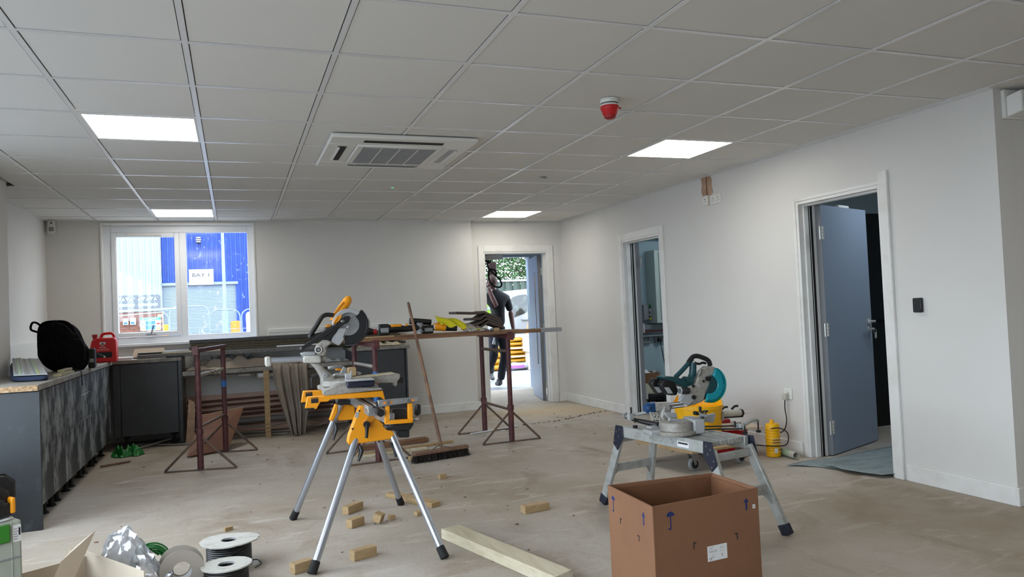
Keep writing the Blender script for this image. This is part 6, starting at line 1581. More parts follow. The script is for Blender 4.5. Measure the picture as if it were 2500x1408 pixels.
# vertical clamp on the right
c = (2.405,3.540,0.586)
G().cyl((c[0], 3.545, c[2] - .03), (c[0], 3.545, c[2] + .035), .009, n=12).cyl(((2.395,3.540,0.649)[0], 3.545, (2.393,3.540,0.620)[2]), ((2.395,3.540,0.649)[0], 3.545, (2.394,3.540,0.648)[2]), .008, n=12).build('vice_screw', 'black', t)
pm([(2.383,3.540,0.617), (2.436,3.540,0.604), (2.435,3.540,0.583), (2.387,3.540,0.598)], 3.535, 3.555, 'vice_arm', 'light_grey')
q = (2.364,3.530,0.615); G().cyl((q[0], 3.555, q[2]), (q[0], 3.53, q[2]), .011, n=12).build('vice_knob', 'black', t)
q = (2.425,3.530,0.619); G().cyl((q[0], 3.54, q[2] - .03), (q[0], 3.54, q[2]), .004, n=8).cyl((q[0], 3.54, q[2] - .003), (q[0], 3.54, q[2] + .006), .015, n=14).build('vice_knob', 'black', t)
# front rods to the right and left with little end stops
e0, e1 = (2.389,3.500,0.530), (2.555,3.500,0.502)
G().cyl((e0[0], 3.50, e0[2]), (e1[0] + .02, 3.42, e0[2] - .004), .0045, n=8).build('extension_rod', 'black', t)
G().cyl((e0[0], 3.60, e0[2]), (e1[0] + .06, 3.52, e0[2] - .004), .0045, n=8).build('extension_rod', 'black', t)
q = Vector((e1[0] + .035, 3.46, e0[2])); 
G().cbox(q, (.028, .04, .034), (0, 0, -.1)).build('stop_block', 'light_grey', t, bev=.003)
G().tube(spline([q + Vector((.02, -.01, .012)), q + Vector((.06, 0, .022)), q + Vector((.11, .01, .030)), q + Vector((.135, .02, .018))], 4), .011, 8).build('stop_arm', 'alu_dirty', t)
for dx in (.03, .12):
    G().cyl(q + Vector((dx, .0, .015)), q + Vector((dx, 0, -.030)), .004, n=8).cyl(q + Vector((dx, 0, -.030)), q + Vector((dx, 0, -.042)), .013, n=14).build('stop_foot', 'black_rubber', t)
q = Vector((2.556,3.460,0.564)); G().cyl((q.x, 3.46, q.z), (q.x, 3.46, e0[2]), .006, n=8).build('vice_screw', 'black', t)
# left rods, foot and cap (towards the far left end)
q0 = Vector((2.277,3.800,0.527)); q1 = Vector((2.200,3.960,0.545))
G().tube([q0, q0.lerp(q1, .55), q1], [.017, .014, .009], 10).build('slide_arm', 'black', t)
G().bar(Vector((2.275,3.900,0.590)), Vector((2.177,3.980,0.568)), .03, .012).build('arm_plate', 'light_grey', t, bev=.003)
G().tube(spline([Vector((2.177,3.980,0.581)), Vector((2.156,3.980,0.574)), Vector((2.161,3.980,0.556)), Vector((2.186,3.980,0.551))], 4), .007, 8).build('wire_loop', 'mid_grey', t)
q = Vector((2.177,3.940,0.566)); G().cbox(q, (.03, .03, .036)).build('stop_block', 'light_grey', t, bev=.003)
G().cyl(q + Vector((.006, 0, 0)), q + Vector((.006, 0, .055)), .006, n=10).build('stop_screw', 'black', t)
q = Vector((2.194,3.920,0.531)); G().cyl(q + Vector((0, 0, .03)), q, .004, n=8).cyl((q.x, q.y, .502), (q.x, q.y, .516), .014, n=14).build('stop_foot', 'black_rubber', t)
q = Vector((2.193,3.720,0.518)); G().cbox((q.x, q.y, SZ + .022), (.055, .05, .034)).build('base_foot', 'light_grey', t, bev=.004)
# rear rib arm: cream casting with blue end cap
pm([(2.264,3.750,0.651), (2.324,3.750,0.650), (2.306,3.750,0.600), (2.328,3.750,0.550), (2.311,3.750,0.509), (2.275,3.750,0.495), (2.246,3.750,0.515), (2.258,3.750,0.557), (2.240,3.750,0.584)], 3.70, 3.76, 'rear_casting', 'cast_grey', bev=.012, seg=2)
g = G()
for pa, pb_ in (((2.184,3.720,0.614), (2.194,3.720,0.571)), ((2.223,3.720,0.606), (2.258,3.720,0.535)), ((2.179,3.720,0.615), (2.233,3.720,0.606)), ((2.193,3.720,0.590), (2.234,3.720,0.586)), ((2.204,3.720,0.610), (2.216,3.720,0.569))):
    g.bar(pa, pb_, .008, .005, (0, 1, 0))
g.build('rib_frame', 'offwhite', t)
e0, e1 = Vector((2.170,3.760,0.637)), Vector((2.304,3.720,0.638))
G().tube([e0 + Vector((.03, 0, 0)), e1], [.030, .028], 20).build('rail_housing', 'cast_grey', t)
G().tube([e0 + Vector((.0, -.006, -.002)), e0 + Vector((.012, -.006, -.001)), e0 + Vector((.05, -.006, 0)), e0 + Vector((.070, -.006, 0))], [.020, .030, .033, .031], 18).build('blue_end_cap', 'blue_end', t)
q = e0 + Vector((.018, -.039, .002)); G().sph(q, (.007, .005, .007), 8).build('cap_bolt', 'print_dark', t)
for dz, dy in ((.012, .0), (-.012, .03)): G().cyl(e1 + Vector((-.02, dy, dz)), Vector((2.376,3.660,0.653)) + Vector((0, dy - .02, dz * .9)), .0085, n=12).build('slide_rail', 'steel', t)
# head
hd = bpy.data.objects.new('saw_head', None); COL.objects.link(hd); hd.parent = t
hd.location = (0, 0, 0)
def ph(pts, y0, y1, name, m_, **kw): return pm(pts, y0, y1, name, m_, par=hd, **kw)
ph([(2.356,3.620,0.758), (2.406,3.620,0.767), (2.436,3.620,0.837), (2.477,3.620,0.862), (2.533,3.620,0.858), (2.552,3.620,0.838), (2.524,3.620,0.797), (2.506,3.620,0.755), (2.469,3.620,0.715), (2.451,3.620,0.670), (2.390,3.620,0.654), (2.330,3.620,0.646), (2.363,3.620,0.698)], 3.585, 3.625, 'gear_casting', 'cast_grey', bev=.008, seg=2)
ph([(2.319,3.620,0.719), (2.379,3.620,0.718), (2.381,3.620,0.680), (2.345,3.620,0.657), (2.283,3.620,0.684)], 3.575, 3.60, 'bracket', 'light_grey')
c = (2.480,3.600,0.761); bx, bz = c[0] + .006, c[2]
g = G(); n = 48; pts = []
for k in range(n):
    a0 = 2 * pi * k / n; a1 = 2 * pi * (k + .5) / n
    pts += [(bx + .090 * cos(a0), 3.60, bz + .090 * sin(a0)), (bx + .084 * cos(a1), 3.60, bz + .084 * sin(a1))]
g.prism(pts, (0, .002, 0)).build('blade', 'steel', hd, smooth=False)
sector(bx, bz, .050, .099, -110, 62, 3.568, 3.585, 28).build('clear_guard', 'teal_guard', hd, bev=.003)
sector(bx, bz, .0, .052, -120, 80, 3.572, 3.582, 20).build('clear_guard_web', 'teal_dark', hd, bev=.001)
sector(bx, bz, .094, .1015, -108, 62, 3.560, 3.590, 28).build('guard_rim', 'teal_clear', hd)
g = G()
for k in range(15):
    a = radians(-100 + k * 9.0); g.cyl((bx + .088 * cos(a), 3.5675, bz + .088 * sin(a)), (bx + .088 * cos(a), 3.566, bz + .088 * sin(a)), .0035, n=8)
g.build('guard_teeth', 'teal_clear', hd)
for (uu, vv, rr, mm_) in ((1395, 400, .013, 'black'), (1345, 435, .007, 'black'), (1285, 497, .010, 'light_grey'), (1240, 640, .012, 'black'), (1210, 500, .008, 'black')):
    c = {1395: (2.478,3.580,0.794), 1345: (2.452,3.580,0.781), 1285: (2.421,3.580,0.757), 1240: (2.375,3.580,0.699), 1210: (2.384,3.580,0.759)}[uu]
    G().cyl((c[0], 3.586, c[2]), (c[0], 3.566 if rr > .01 else 3.58, c[2]), rr, n=16).build('boss', mm_, hd)
c = (2.438,3.570,0.827); text('lettering', 'Makita', .020, (c[0], 3.5835, c[2]), (pi / 2, radians(-62), 0), 'print_dark', hd, .0003)
q = Vector((2.278,3.550,0.745)); q2 = Vector((2.343,3.580,0.737)); G().cyl(q, q2, .0185, n=20).build('dust_port', 'black', hd)
G().tube(arc((q.x - .001, q.y, q.z), .0165, 0, 360, 18, 'yz')[:-1], .003, 6, closed=True).build('port_ring', 'light_grey', hd)
# teal body and D handle
HYm = 3.63
body = [(2.297,3.630,0.814), (2.345,3.630,0.796), (2.368,3.630,0.756), (2.352,3.630,0.749), (2.319,3.630,0.764), (2.209,3.630,0.810), (2.205,3.630,0.823), (2.249,3.630,0.822)]
ph(body, 3.60, 3.68, 'battery_mount', 'teal_dark', bev=.008, seg=2)
def tube_y(pts, y, r, name, m_): 
    return G().tube(spline([(p[0], y, p[2]) for p in pts], 4), r, 12).build(name, m_, hd)
tube_y([(2.302,3.630,0.812), (2.348,3.630,0.847), (2.385,3.630,0.878), (2.416,3.630,0.906)], HYm, .013, 'handle_strut', 'teal_dark')
tube_y([(2.390,3.630,0.886), (2.417,3.630,0.914), (2.442,3.630,0.921), (2.477,3.630,0.913), (2.522,3.630,0.891), (2.535,3.630,0.860)], HYm, .0135, 'grip', 'black_rubber')
tube_y([(2.420,3.630,0.884), (2.418,3.630,0.850), (2.411,3.630,0.817), (2.389,3.630,0.784), (2.353,3.630,0.766)], HYm, .020, 'motor_body', 'teal_dark')
tube_y([(2.430,3.630,0.884), (2.460,3.630,0.875), (2.485,3.630,0.880), (2.505,3.630,0.875)], HYm, .007, 'trigger', 'black')
tube_y([(2.354,3.630,0.783), (2.394,3.630,0.780), (2.430,3.630,0.794)], HYm, .030, 'motor_body', 'teal_dark')
for k, (pts) in enumerate(([(2.163,3.660,0.782), (2.184,3.660,0.812), (2.237,3.660,0.802), (2.267,3.660,0.736), (2.247,3.660,0.717), (2.203,3.660,0.724)], [(2.189,3.600,0.781), (2.215,3.600,0.810), (2.277,3.600,0.799), (2.300,3.600,0.739), (2.286,3.600,0.713), (2.233,3.600,0.719)])):
    y = (3.655, 3.60)[k]
    b = ph(pts, y, y + .052, 'battery', 'black', bev=.007, seg=2)
    lp = ([(2.175,3.650,0.765), (2.204,3.650,0.763), (2.226,3.650,0.730), (2.200,3.650,0.730)], [(2.207,3.600,0.765), (2.238,3.600,0.762), (2.261,3.600,0.727), (2.229,3.600,0.728)])[k]
    G().prism([(p[0], y - .0015, p[2]) for p in lp], (0, .0015, 0)).build('battery_label', 'light_grey', b)

# ================================================================ dolly with buckets and tubs behind the platform
t = thing('dolly', 'low plywood dolly on swivel castors behind the platform', 'dolly', (3.2, 4.95, 0))
da, db, dc, dd_ = Vector((2.91, 5.20, 0)), Vector((3.02, 4.60, 0)), Vector((3.62, 4.66, 0)), Vector((3.52, 5.26, 0))
G().prism([p + Z * .145 for p in (da, db, dc, dd_)], Z * .018).build('plywood_deck', 'timber', t, bev=.002)
def castor(x, y, ang, nm):
    M = Matrix.Translation((x, y, 0)) @ Matrix.Rotation(ang, 4, 'Z')
    c = G().box(-.035, .035, -.03, .03, .138, .145, M).build('castor_plate', 'steel', t)
    G().prism([M @ Vector(p) for p in ((-.02, -.022, .138), (.022, -.022, .138), (.03, -.022, .05), (.012, -.022, .045))], M.to_3x3() @ Vector((0, .004, 0))).build('fork', 'steel', c)
    G().prism([M @ Vector(p) for p in ((-.02, .018, .138), (.022, .018, .138), (.03, .018, .05), (.012, .018, .045))], M.to_3x3() @ Vector((0, .004, 0))).build('fork', 'steel', c)
    MR_ = M @ Matrix.Translation((.02, .014, .050)) @ Matrix.Rotation(pi / 2, 4, 'X')
    G().lathe([(.02, 0), (.038, .001), (.048, .004), (.050, .008), (.050, .020), (.048, .024), (.038, .027), (.02, .028)], (0, 0, 0), MR_, 26).build('wheel', 'mid_grey', c)
    G().lathe([(.0, -.001), (.032, -.001), (.032, .029), (.0, .029)], (0, 0, 0), MR_, 20).build('wheel_hub', 'black_rubber', c)
castor(3.00, 5.10, 1.4, 0); castor(3.08, 4.70, .15, 0); castor(3.52, 4.74, .3, 0); castor(3.46, 5.16, .8, 0)
# yellow bucket and its tall lid
t = thing('yellow_bucket', 'yellow plastic tub with a broken rim standing on the plywood dolly', 'bucket', (3.33, 5.0, .163))
bp0 = (3.163,4.950,0.347); bpx = ((3.163,4.950,0.347)[0] + (3.529,4.950,0.313)[0]) / 2; br0 = ((3.529,4.950,0.313)[0] - (3.163,4.950,0.347)[0]) / 2; btop = (3.345,4.950,0.435)[2]
G().lathe([(br0 * .88, .163), (br0 * .90, .17), (br0, btop), (br0 * 1.04, btop), (br0 * 1.04, btop - .025), (br0 * .98, btop - .028)], (bpx, 4.98, 0), n=40).build('tub', 'bucket_yellow', t)
g = G()
for k in range(14):
    a = radians(-30 + k * 14); hh = .03 + .035 * abs(sin(k * 1.7)) + (.05 if 1 < k < 5 else 0)
    a2 = a + radians(13)
    g.prism([(bpx + br0 * cos(a), 4.98 + br0 * sin(a), btop - .002), (bpx + br0 * cos(a2), 4.98 + br0 * sin(a2), btop - .002), (bpx + br0 * cos(a2), 4.98 + br0 * sin(a2), btop + hh * .7), (bpx + br0 * cos(a), 4.98 + br0 * sin(a), btop + hh)], (-.004, -.004, 0))
g.build('broken_rim', 'bucket_yellow', t, smooth=False)
G().cbox((bpx + br0 * .75, 4.98 - br0 * .68, btop - .09), (.05, .004, .07), (0, 0, .75)).build('print_block', 'mid_grey', t)
G().cbox((bpx + br0 * .75, 4.98 - br0 * .69, btop + .01), (.03, .003, .03), (0, 0, .75)).build('label', 'paper', t)
# red tub with lid board
t = thing('red_tub', 'red plastic tub on the floor behind the yellow bottle', 'tub', (3.76, 5.05, 0))
G().lathe([(.12, 0), (.135, .01), (.16, .20), (.165, .205), (.165, .215)], (3.74, 5.16, 0), n=32).build('tub', 'red_plastic', t)
o = G().lathe([(.055, 0), (.06, .01), (.07, .07)], ((3.651,4.905,0.000)[0], (3.651,4.905,0.000)[1] + .04, 0), n=28)
o = o.build('red_bowl', 'red_plastic'); tag(o, 'low red bowl on the floor under the platform legs', 'bowl')
o = G().cbox((3.72, 5.02, .224), (.32, .26, .014), (0, 0, -.2)).build('lid_board', 'card_pale', bev=.002); tag(o, 'flat pale board lying across the red tub', 'board')
t = thing('parts_box', 'small white and red carton lying on the pale board', 'box', (3.68, 4.97, .232))
G().cbox((3.68, 4.96, .256), (.075, .05, .046), (0, 0, -.1)).build('carton', 'paper', t, bev=.002)
G().cbox((3.68, 4.934, .262), (.05, .002, .008), (0, 0, -.1)).build('print_bar', 'print_dark', t)
G().cbox((3.68, 4.934, .245), (.03, .002, .008), (0, 0, -.1)).build('print_bar', 'red_dark', t)
# sealant gun
t = thing('sealant_gun', 'black sealant gun with a white cartridge lying on top of the red tub', 'sealant gun', (3.7, 5.1, .30))
s0 = Vector((3.50, 5.02, .335)); s1 = Vector((3.80, 5.02, .325))
G().cyl(s0.lerp(s1, .22), s0.lerp(s1, .88), .026, n=20).build('cartridge', 'offwhite', t)
G().cyl(s1 - (s1 - s0) * .12, s1 - (s1 - s0) * .06, .030, n=18).build('front_cap', 'black', t)
G().cyl(s1 - (s1 - s0) * .06, s1 + (s1 - s0) * .28, .008, .004, n=12).build('nozzle', 'paper', t)
G().bar(s0.lerp(s1, .1) + Vector((0, 0, -.03)), s0.lerp(s1, .93) + Vector((0, 0, -.03)), .04, .006).build('cradle', 'black', t, bev=.002)
G().tube([s0.lerp(s1, .2), s0.lerp(s1, .1), s0 + Vector((-.02, 0, .01)), s0 + Vector((-.055, 0, .015)), s0 + Vector((-.085, 0, .018))], [.026, .020, .012, .020, .018], 12).build('grip', 'black', t)
G().tube([s0 + Vector((.03, 0, -.01)), s0 + Vector((.045, 0, -.07)), s0 + Vector((.04, 0, -.105))], .010, 8).build('trigger_handle', 'black', t)
for x in (.10, .20): G().tube([s0 + Vector((x, 0.02, .025)), s0 + Vector((x + .03, 0.02, .045)), s0 + Vector((x + .06, 0.02, .045))], .009, 8).build('hand_tool', 'black', t)
o = G().cbox((3.66, 5.20, .245), (.24, .08, .05), (0, .1, .1)).build('red_case', 'red_dark', bev=.012, seg=2); tag(o, 'dark red tool case lying behind the sealant gun', 'case')
# yellow ribbed bottle
t = thing('yellow_bottle', 'tall ribbed yellow canister with printed label beside the right wall', 'canister', (3.90, 4.82, 0))
pr = [(.045, 0), (.054, .006), (.055, .03)]
z = .03
while z < .225:
    pr += [(.0555, z), (.0555, z + .012), (.052, z + .016), (.052, z + .019)]; z += .022
pr += [(.052, .245), (.045, .256), (.02, .260)]
G().lathe(pr, (3.90, 4.81, 0), n=36).build('bottle', 'bucket_yellow', t)
G().cyl((3.895, 4.81, .258), (3.895, 4.81, .285), .016, n=16).build('cap', 'bucket_yellow', t)
for k in range(5): G().cbox((3.90 - .012, 4.81 - .0545, .105 + k * .010), (.065, .003, .003), (0, 0, -.2)).build('print_line', 'print_dark' if k % 2 else 'paper', t)
G().cbox((3.882, 4.81 - .0545, .055), (.026, .003, .034), (0, 0, -.35)).build('label_panel', 'paper', t)
G().cbox((3.925, 4.81 - .0545, .062), (.022, .003, .008), (0, 0, .4)).build('label_panel', 'print_dark', t)
# tube lying on the floor
p0, p1 = Vector((3.99, 4.86, .032)), Vector((3.955, 4.625, .032))
t = thing('cartridge_tube', 'pale green empty cartridge tube lying on the floor by the wall', 'tube', (3.96, 4.74, 0))
g = G(); d = (p1 - p0).normalized(); Mq = d.to_track_quat('Z', 'Y').to_matrix().to_4x4()
g.lathe([(.023, 0), (.025, 0), (.0255, (p1 - p0).length), (.022, (p1 - p0).length), (.021, .02)], p0, Mq, 24, close=False).build('tube_wall', 'offwhite', t)
g = G(); g.lathe([(.0258, .06), (.0262, .061), (.0262, .17), (.0258, .171)], p0, Mq, 24).build('green_label', 'tube_green', t)
o = G().cbox((3.50, 4.98, .30), (.05, .06, .03), (0, 0, .3)).build('blue_cloth', 'blue_end', bev=.01); tag(o, 'scrap of blue cloth between the yellow tub and the sealant gun', 'cloth')

# ================================================================ bottom left: case, tool boxes, carton, reels
CM = Matrix.Translation((-.83, 3.57, 0)) @ Matrix.Rotation(radians(33), 4, 'Z')     # front right bottom corner; case extends to local -x, +y
t = thing('systainer', 'grey-green stacking tool case with a green latch at the left edge', 'tool case', (-1.0, 3.7, 0))
G().box(-.42, 0, 0, .30, .012, .47, CM).build('case_body', 'case_grey', t, bev=.010, seg=2)
for z in (.16, .32): G().box(-.415, -.004, -.003, .296, z, z + .006, CM).build('seam', 'mid_grey', t)
G().box(-.25, -.045, -.012, .0, .39, .462, CM).build('green_latch', 'green_case', t, bev=.018, seg=3)
G().box(-.034, -.004, -.0015, .0, .385, .452, CM).build('paper_label', 'paper', t)
for k in range(5): G().box(-.031, -.018 + (k % 2) * .004, -.0022, -.0014, .395 + k * .010, .398 + k * .010, CM).build('label_print', 'mid_grey', t)
G().box(-.013, -.007, -.0022, -.0014, .41, .44, CM).build('label_print', 'print_dark', t)
G().box(-.040, -.036, -.003, .0, .02, .465, CM).build('rib', 'case_grey', t, bev=.002)
o = G().grid(lambda u, v: CM @ Vector((-.40 + .38 * u, .02 + .25 * v, .472 + .008 * abs(sin(7 * u + 5 * v)))), 16, 10).build('plastic_sheet', 'paper', solid=.002, ang=3); tag(o, 'white sheet lying on the grey-green case', 'sheet')
t = thing('tool_box', 'black ribbed plastic drill case with a yellow latch on top of the grey-green case', 'tool case', (-1.0, 3.7, .485))
B0 = .483
G().prism([CM @ Vector(p) for p in ((-.40, .03, B0), (-.030, .03, B0), (-.012, .03, B0 + .02), (-.025, .03, B0 + .055), (-.40, .03, B0 + .055))], CM.to_3x3() @ Vector((0, .22, 0))).build('lower_shell', 'black', t, bev=.006, seg=2)
G().box(-.030, -.012, .02, .09, B0 + .012, B0 + .075, CM).build('yellow_latch', 'saw_yellow', t, bev=.006, seg=2)
for k, (y0, top, xr) in enumerate(((.005, .095, -.055), (.055, .125, -.022), (.105, .155, .018))):
    G().prism([CM @ Vector(p) for p in ((-.40, y0, B0 + .05), (xr, y0, B0 + .05), (xr, y0, B0 + top - .03), (xr - .035, y0, B0 + top), (-.40, y0, B0 + top))], CM.to_3x3() @ Vector((0, .045, 0))).build('ribbed_shell', 'guard_black', t, bev=.006, seg=2)
    G().tube([CM @ Vector((-.40, y0 + .02, B0 + top + .003)), CM @ Vector((xr - .035, y0 + .02, B0 + top + .003)), CM @ Vector((xr + .002, y0 + .02, B0 + top - .03)), CM @ Vector((xr + .002, y0 + .02, B0 + .06))], .005, 6).build('edge_rib', 'black', t)
# open pale carton
t = thing('open_carton', 'pale open cardboard carton with a raised flap in the lower left corner', 'box', (-.55, 3.55, 0))
w0, w1 = (-0.660,3.901,0.220), (-0.380,3.462,0.220)
a, b = Vector(w0), Vector(w1); a.z = b.z = 0
dr = (b - a).normalized(); nr = Vector((-dr.y, dr.x, 0)); nr = nr if nr.y < 0 else -nr
c = b + nr * .34; d = a + nr * .34
Zv = Vector((0, 0, 1))
def cw(p, q, z0, z1, name, m_='card_pale', lean=Vector((0, 0, 0)), th=.005):
    dd = (q - p).normalized(); n = Vector((-dd.y, dd.x, 0)) * th
    return G().prism([p + Zv * z0, q + Zv * z0, q + Zv * z1 + lean, p + Zv * z1 + lean], n).build(name, m_, t, smooth=False)
cw(a, b, 0, .22, 'far_panel'); cw(b, c, 0, .16, 'side_panel'); cw(c, d, 0, .02, 'near_panel'); cw(d, a, 0, .20, 'side_panel')
G().prism([a + Zv * .002, b + Zv * .002, c + Zv * .002, d + Zv * .002], Zv * .004).build('base_panel', 'card_inside', t, smooth=False)  # dark brown base, the shade inside the pale carton put into colour
fp = [(-0.698,3.450,0.254), (-0.693,3.550,0.283), (-0.677,3.750,0.284), (-0.620,3.900,0.310), (-0.643,3.800,0.246), (-0.644,3.550,0.213)]
G().prism(fp, (.0, .005, .0)).build('raised_flap', 'card_pale', t, smooth=False)
fp = [(-0.738,3.850,0.218), (-0.736,3.950,0.242), (-0.705,3.950,0.231), (-0.707,3.850,0.214)]
G().prism(fp, (.0, .005, .0)).build('raised_flap', 'card_pale', t, smooth=False)
# plastic film inside
def film(u, v):
    x = -.60 + .30 * u; y = 3.86 - .12 * u + .12 * v
    z = .10 + .20 * sin(pi * v) * (sin(pi * min(1, u * 1.1 + .1)) ** .8) * (1.15 - .35 * u) + .018 * sin(19 * u + 7 * v) * sin(11 * v)
    rr = random.Random(int(u * 997) * 131 + int(v * 991)); j = .010 * min(1, 6 * v) * (1 if v < .98 else 0)
    return (x + rr.uniform(-j, j), y + rr.uniform(-j, j), z + rr.uniform(-j, j))
o = G().grid(film, 22, 18).build('plastic_film', 'plastic_clear', ang=.3, solid=.001); tag(o, 'crumpled clear plastic film poking out of the pale carton', 'plastic film')
# coil of green cable
t = thing('cable_coil', 'coil of green cable behind the clear plastic film', 'cable', (-.36, 3.95, 0))
rnd = random.Random(8)
for k in range(14):
    r = .062 + .0022 * k + rnd.uniform(-.003, .003); oy = .03 * rnd.random(); oz = rnd.uniform(-.005, .005)
    G().tube([(-.405 + r * cos(a) * .95, 3.96 + oy + .02 * sin(a + k), .098 + oz + r * sin(a)) for a in [2 * pi * j / 26 for j in range(26)]], .0042, 6, closed=True).build('turn', 'green_plastic', t)
G().tube(spline([(-.46, 3.95, .165), (-.44, 3.95, .185), (-.41, 3.96, .176), (-.37, 3.97, .14)], 4), .004, 6).build('loose_end', 'green_plastic', t)
# cable reels
def flange(g, c, r, z, th, hole, seg=40, wob=0, tilt=None):
    M = tilt or Matrix.Identity(4); P0_, P1_, Q0_, Q1_ = [], [], [], []
    for k in range(seg):
        a = 2 * pi * k / seg; rr = r * (1 + wob * (sin(3 * a + 1) * .4 + .4 * sin(2 * a + 2) + .12 * sin(11 * a) + .1 * sin(17 * a + 1)))
        for L_, r_, z_ in ((P0_, rr, z), (P1_, rr, z + th), (Q0_, hole, z), (Q1_, hole, z + th)):
            L_.append(g.bm.verts.new(Vector(c) + (M @ Vector((r_ * cos(a), r_ * sin(a), z_)))))
    for k in range(seg):
        j = (k + 1) % seg
        g.bm.faces.new((P1_[k], P1_[j], Q1_[j], Q1_[k])); g.bm.faces.new((P0_[j], P0_[k], Q0_[k], Q0_[j]))
        g.bm.faces.new((P0_[k], P0_[j], P1_[j], P1_[k])); g.bm.faces.new((Q0_[j], Q0_[k], Q1_[k], Q1_[j]))
    return g
def reel(c, rf, rc, h, label, fm, coil, wob=.05, turns=12):
    t = thing('cable_reel', label, 'cable reel', c)
    flange(G(), c, rf, 0, .005, .038, wob=wob).build('flange', fm, t, smooth=False)
    flange(G(), c, rf, h, .006, .038, wob=wob).build('flange', fm, t, smooth=False)
    g = G().lathe([(.040, .005), (.040, h), (.0375, h + .0068), (.0365, h + .0068), (.0365, h - .004)], c, n=28, close=False); g.build('core_tube', 'light_grey', t)
    G().lathe([(.036, .006), (.036, h - .002)], c, n=28, close=False).build('core_hole_black', 'black', t)  # hole painted dark by a black tube inside the core
    for k in range(turns):
        z = .010 + (h - .016) * (k + .5) / turns
        G().tube([(c[0] + rc * cos(a), c[1] + rc * sin(a), c[2] + z) for a in [2 * pi * j / 30 for j in range(30)]], (h - .014) / turns * .5, 6, closed=True).build('cable_turn', coil, t)
    return t
t = reel((-.06, 4.10, 0), .135, .104, .125, 'black cable drum with a torn white cardboard flange, larger and further back', 'offwhite', 'guard_black', .12, 11)
G().tube(spline([(-.155, 4.03, .03), (-.10, 3.985, .06), (-.02, 3.99, .10), (.03, 4.03, .12)], 5), .005, 6).build('crossing_cable', 'guard_black', t)
G().tube(spline([(.045, 4.07, .02), (.07, 4.04, .03), (.09, 4.01, .015), (.06, 3.98, .008)], 5), .003, 6).build('cable_tail', 'black', t)
t = reel((-.07, 3.80, 0), .112, .095, .095, 'white-topped cable drum in front of the larger drum, cut by the bottom edge', 'offwhite', 'guard_black', .03, 8)
G().tube(spline([(-.17, 3.82, .05), (-.20, 3.80, .03), (-.21, 3.76, .01), (-.18, 3.70, .008)], 5), .006, 6).build('cable_tail', 'black', t)
t = thing('cable_reel', 'empty grey cardboard reel standing on its edge left of the cable drums', 'cable reel', (-.27, 3.85, 0))
MT = Matrix.Rotation(radians(78), 4, 'X'); MT = Matrix.Rotation(radians(12), 4, 'Z') @ MT
flange(G(), (-.26, 3.80, .097), .095, 0, .006, .042, wob=.03, tilt=MT).build('flange', 'grey_board', t, smooth=False)
flange(G(), (-.27, 3.885, .100), .095, 0, .006, .042, wob=.06, tilt=MT).build('flange', 'grey_board', t, smooth=False)
G().cyl(Vector((-.262, 3.805, .097)), Vector((-.27, 3.885, .1)), .045, n=26, cap=False).build('core', 'paper', t)
t = thing('black_lead', 'small tangle of black lead on the floor beside the pale carton', 'cable', (-.33, 3.78, 0))
G().tube([(-.345 + .035 * cos(a) * (1 + .2 * sin(3 * a)), 3.74 + .03 * sin(a), .012 + .006 * (1 + sin(2 * a))) for a in [2 * pi * j / 24 for j in range(24)]], .005, 6, closed=True).build('loop', 'black', t)
G().tube([(-.34 + .045 * cos(a), 3.75 + .035 * sin(a + .4), .026 + .006 * sin(3 * a)) for a in [2 * pi * j / 24 for j in range(24)]], .005, 6, closed=True).build('loop', 'black', t)
G().tube(spline([(-.31, 3.77, .03), (-.28, 3.80, .05), (-.26, 3.79, .055), (-.25, 3.78, .04)], 4), .003, 6).build('tail', 'black', t)

rnd = random.Random(5)
g = G()
for k in range(6): g.sph((1.93 + rnd.uniform(-.03, .03), 8.55 + rnd.uniform(-.03, .03), .012 + .01 * rnd.random()), (.018, .012, .010), 5)
tag(g.build('fluff_scrap', 'paper'), 'small scrap of white fluff on the floor by the back wall skirting', 'scrap')

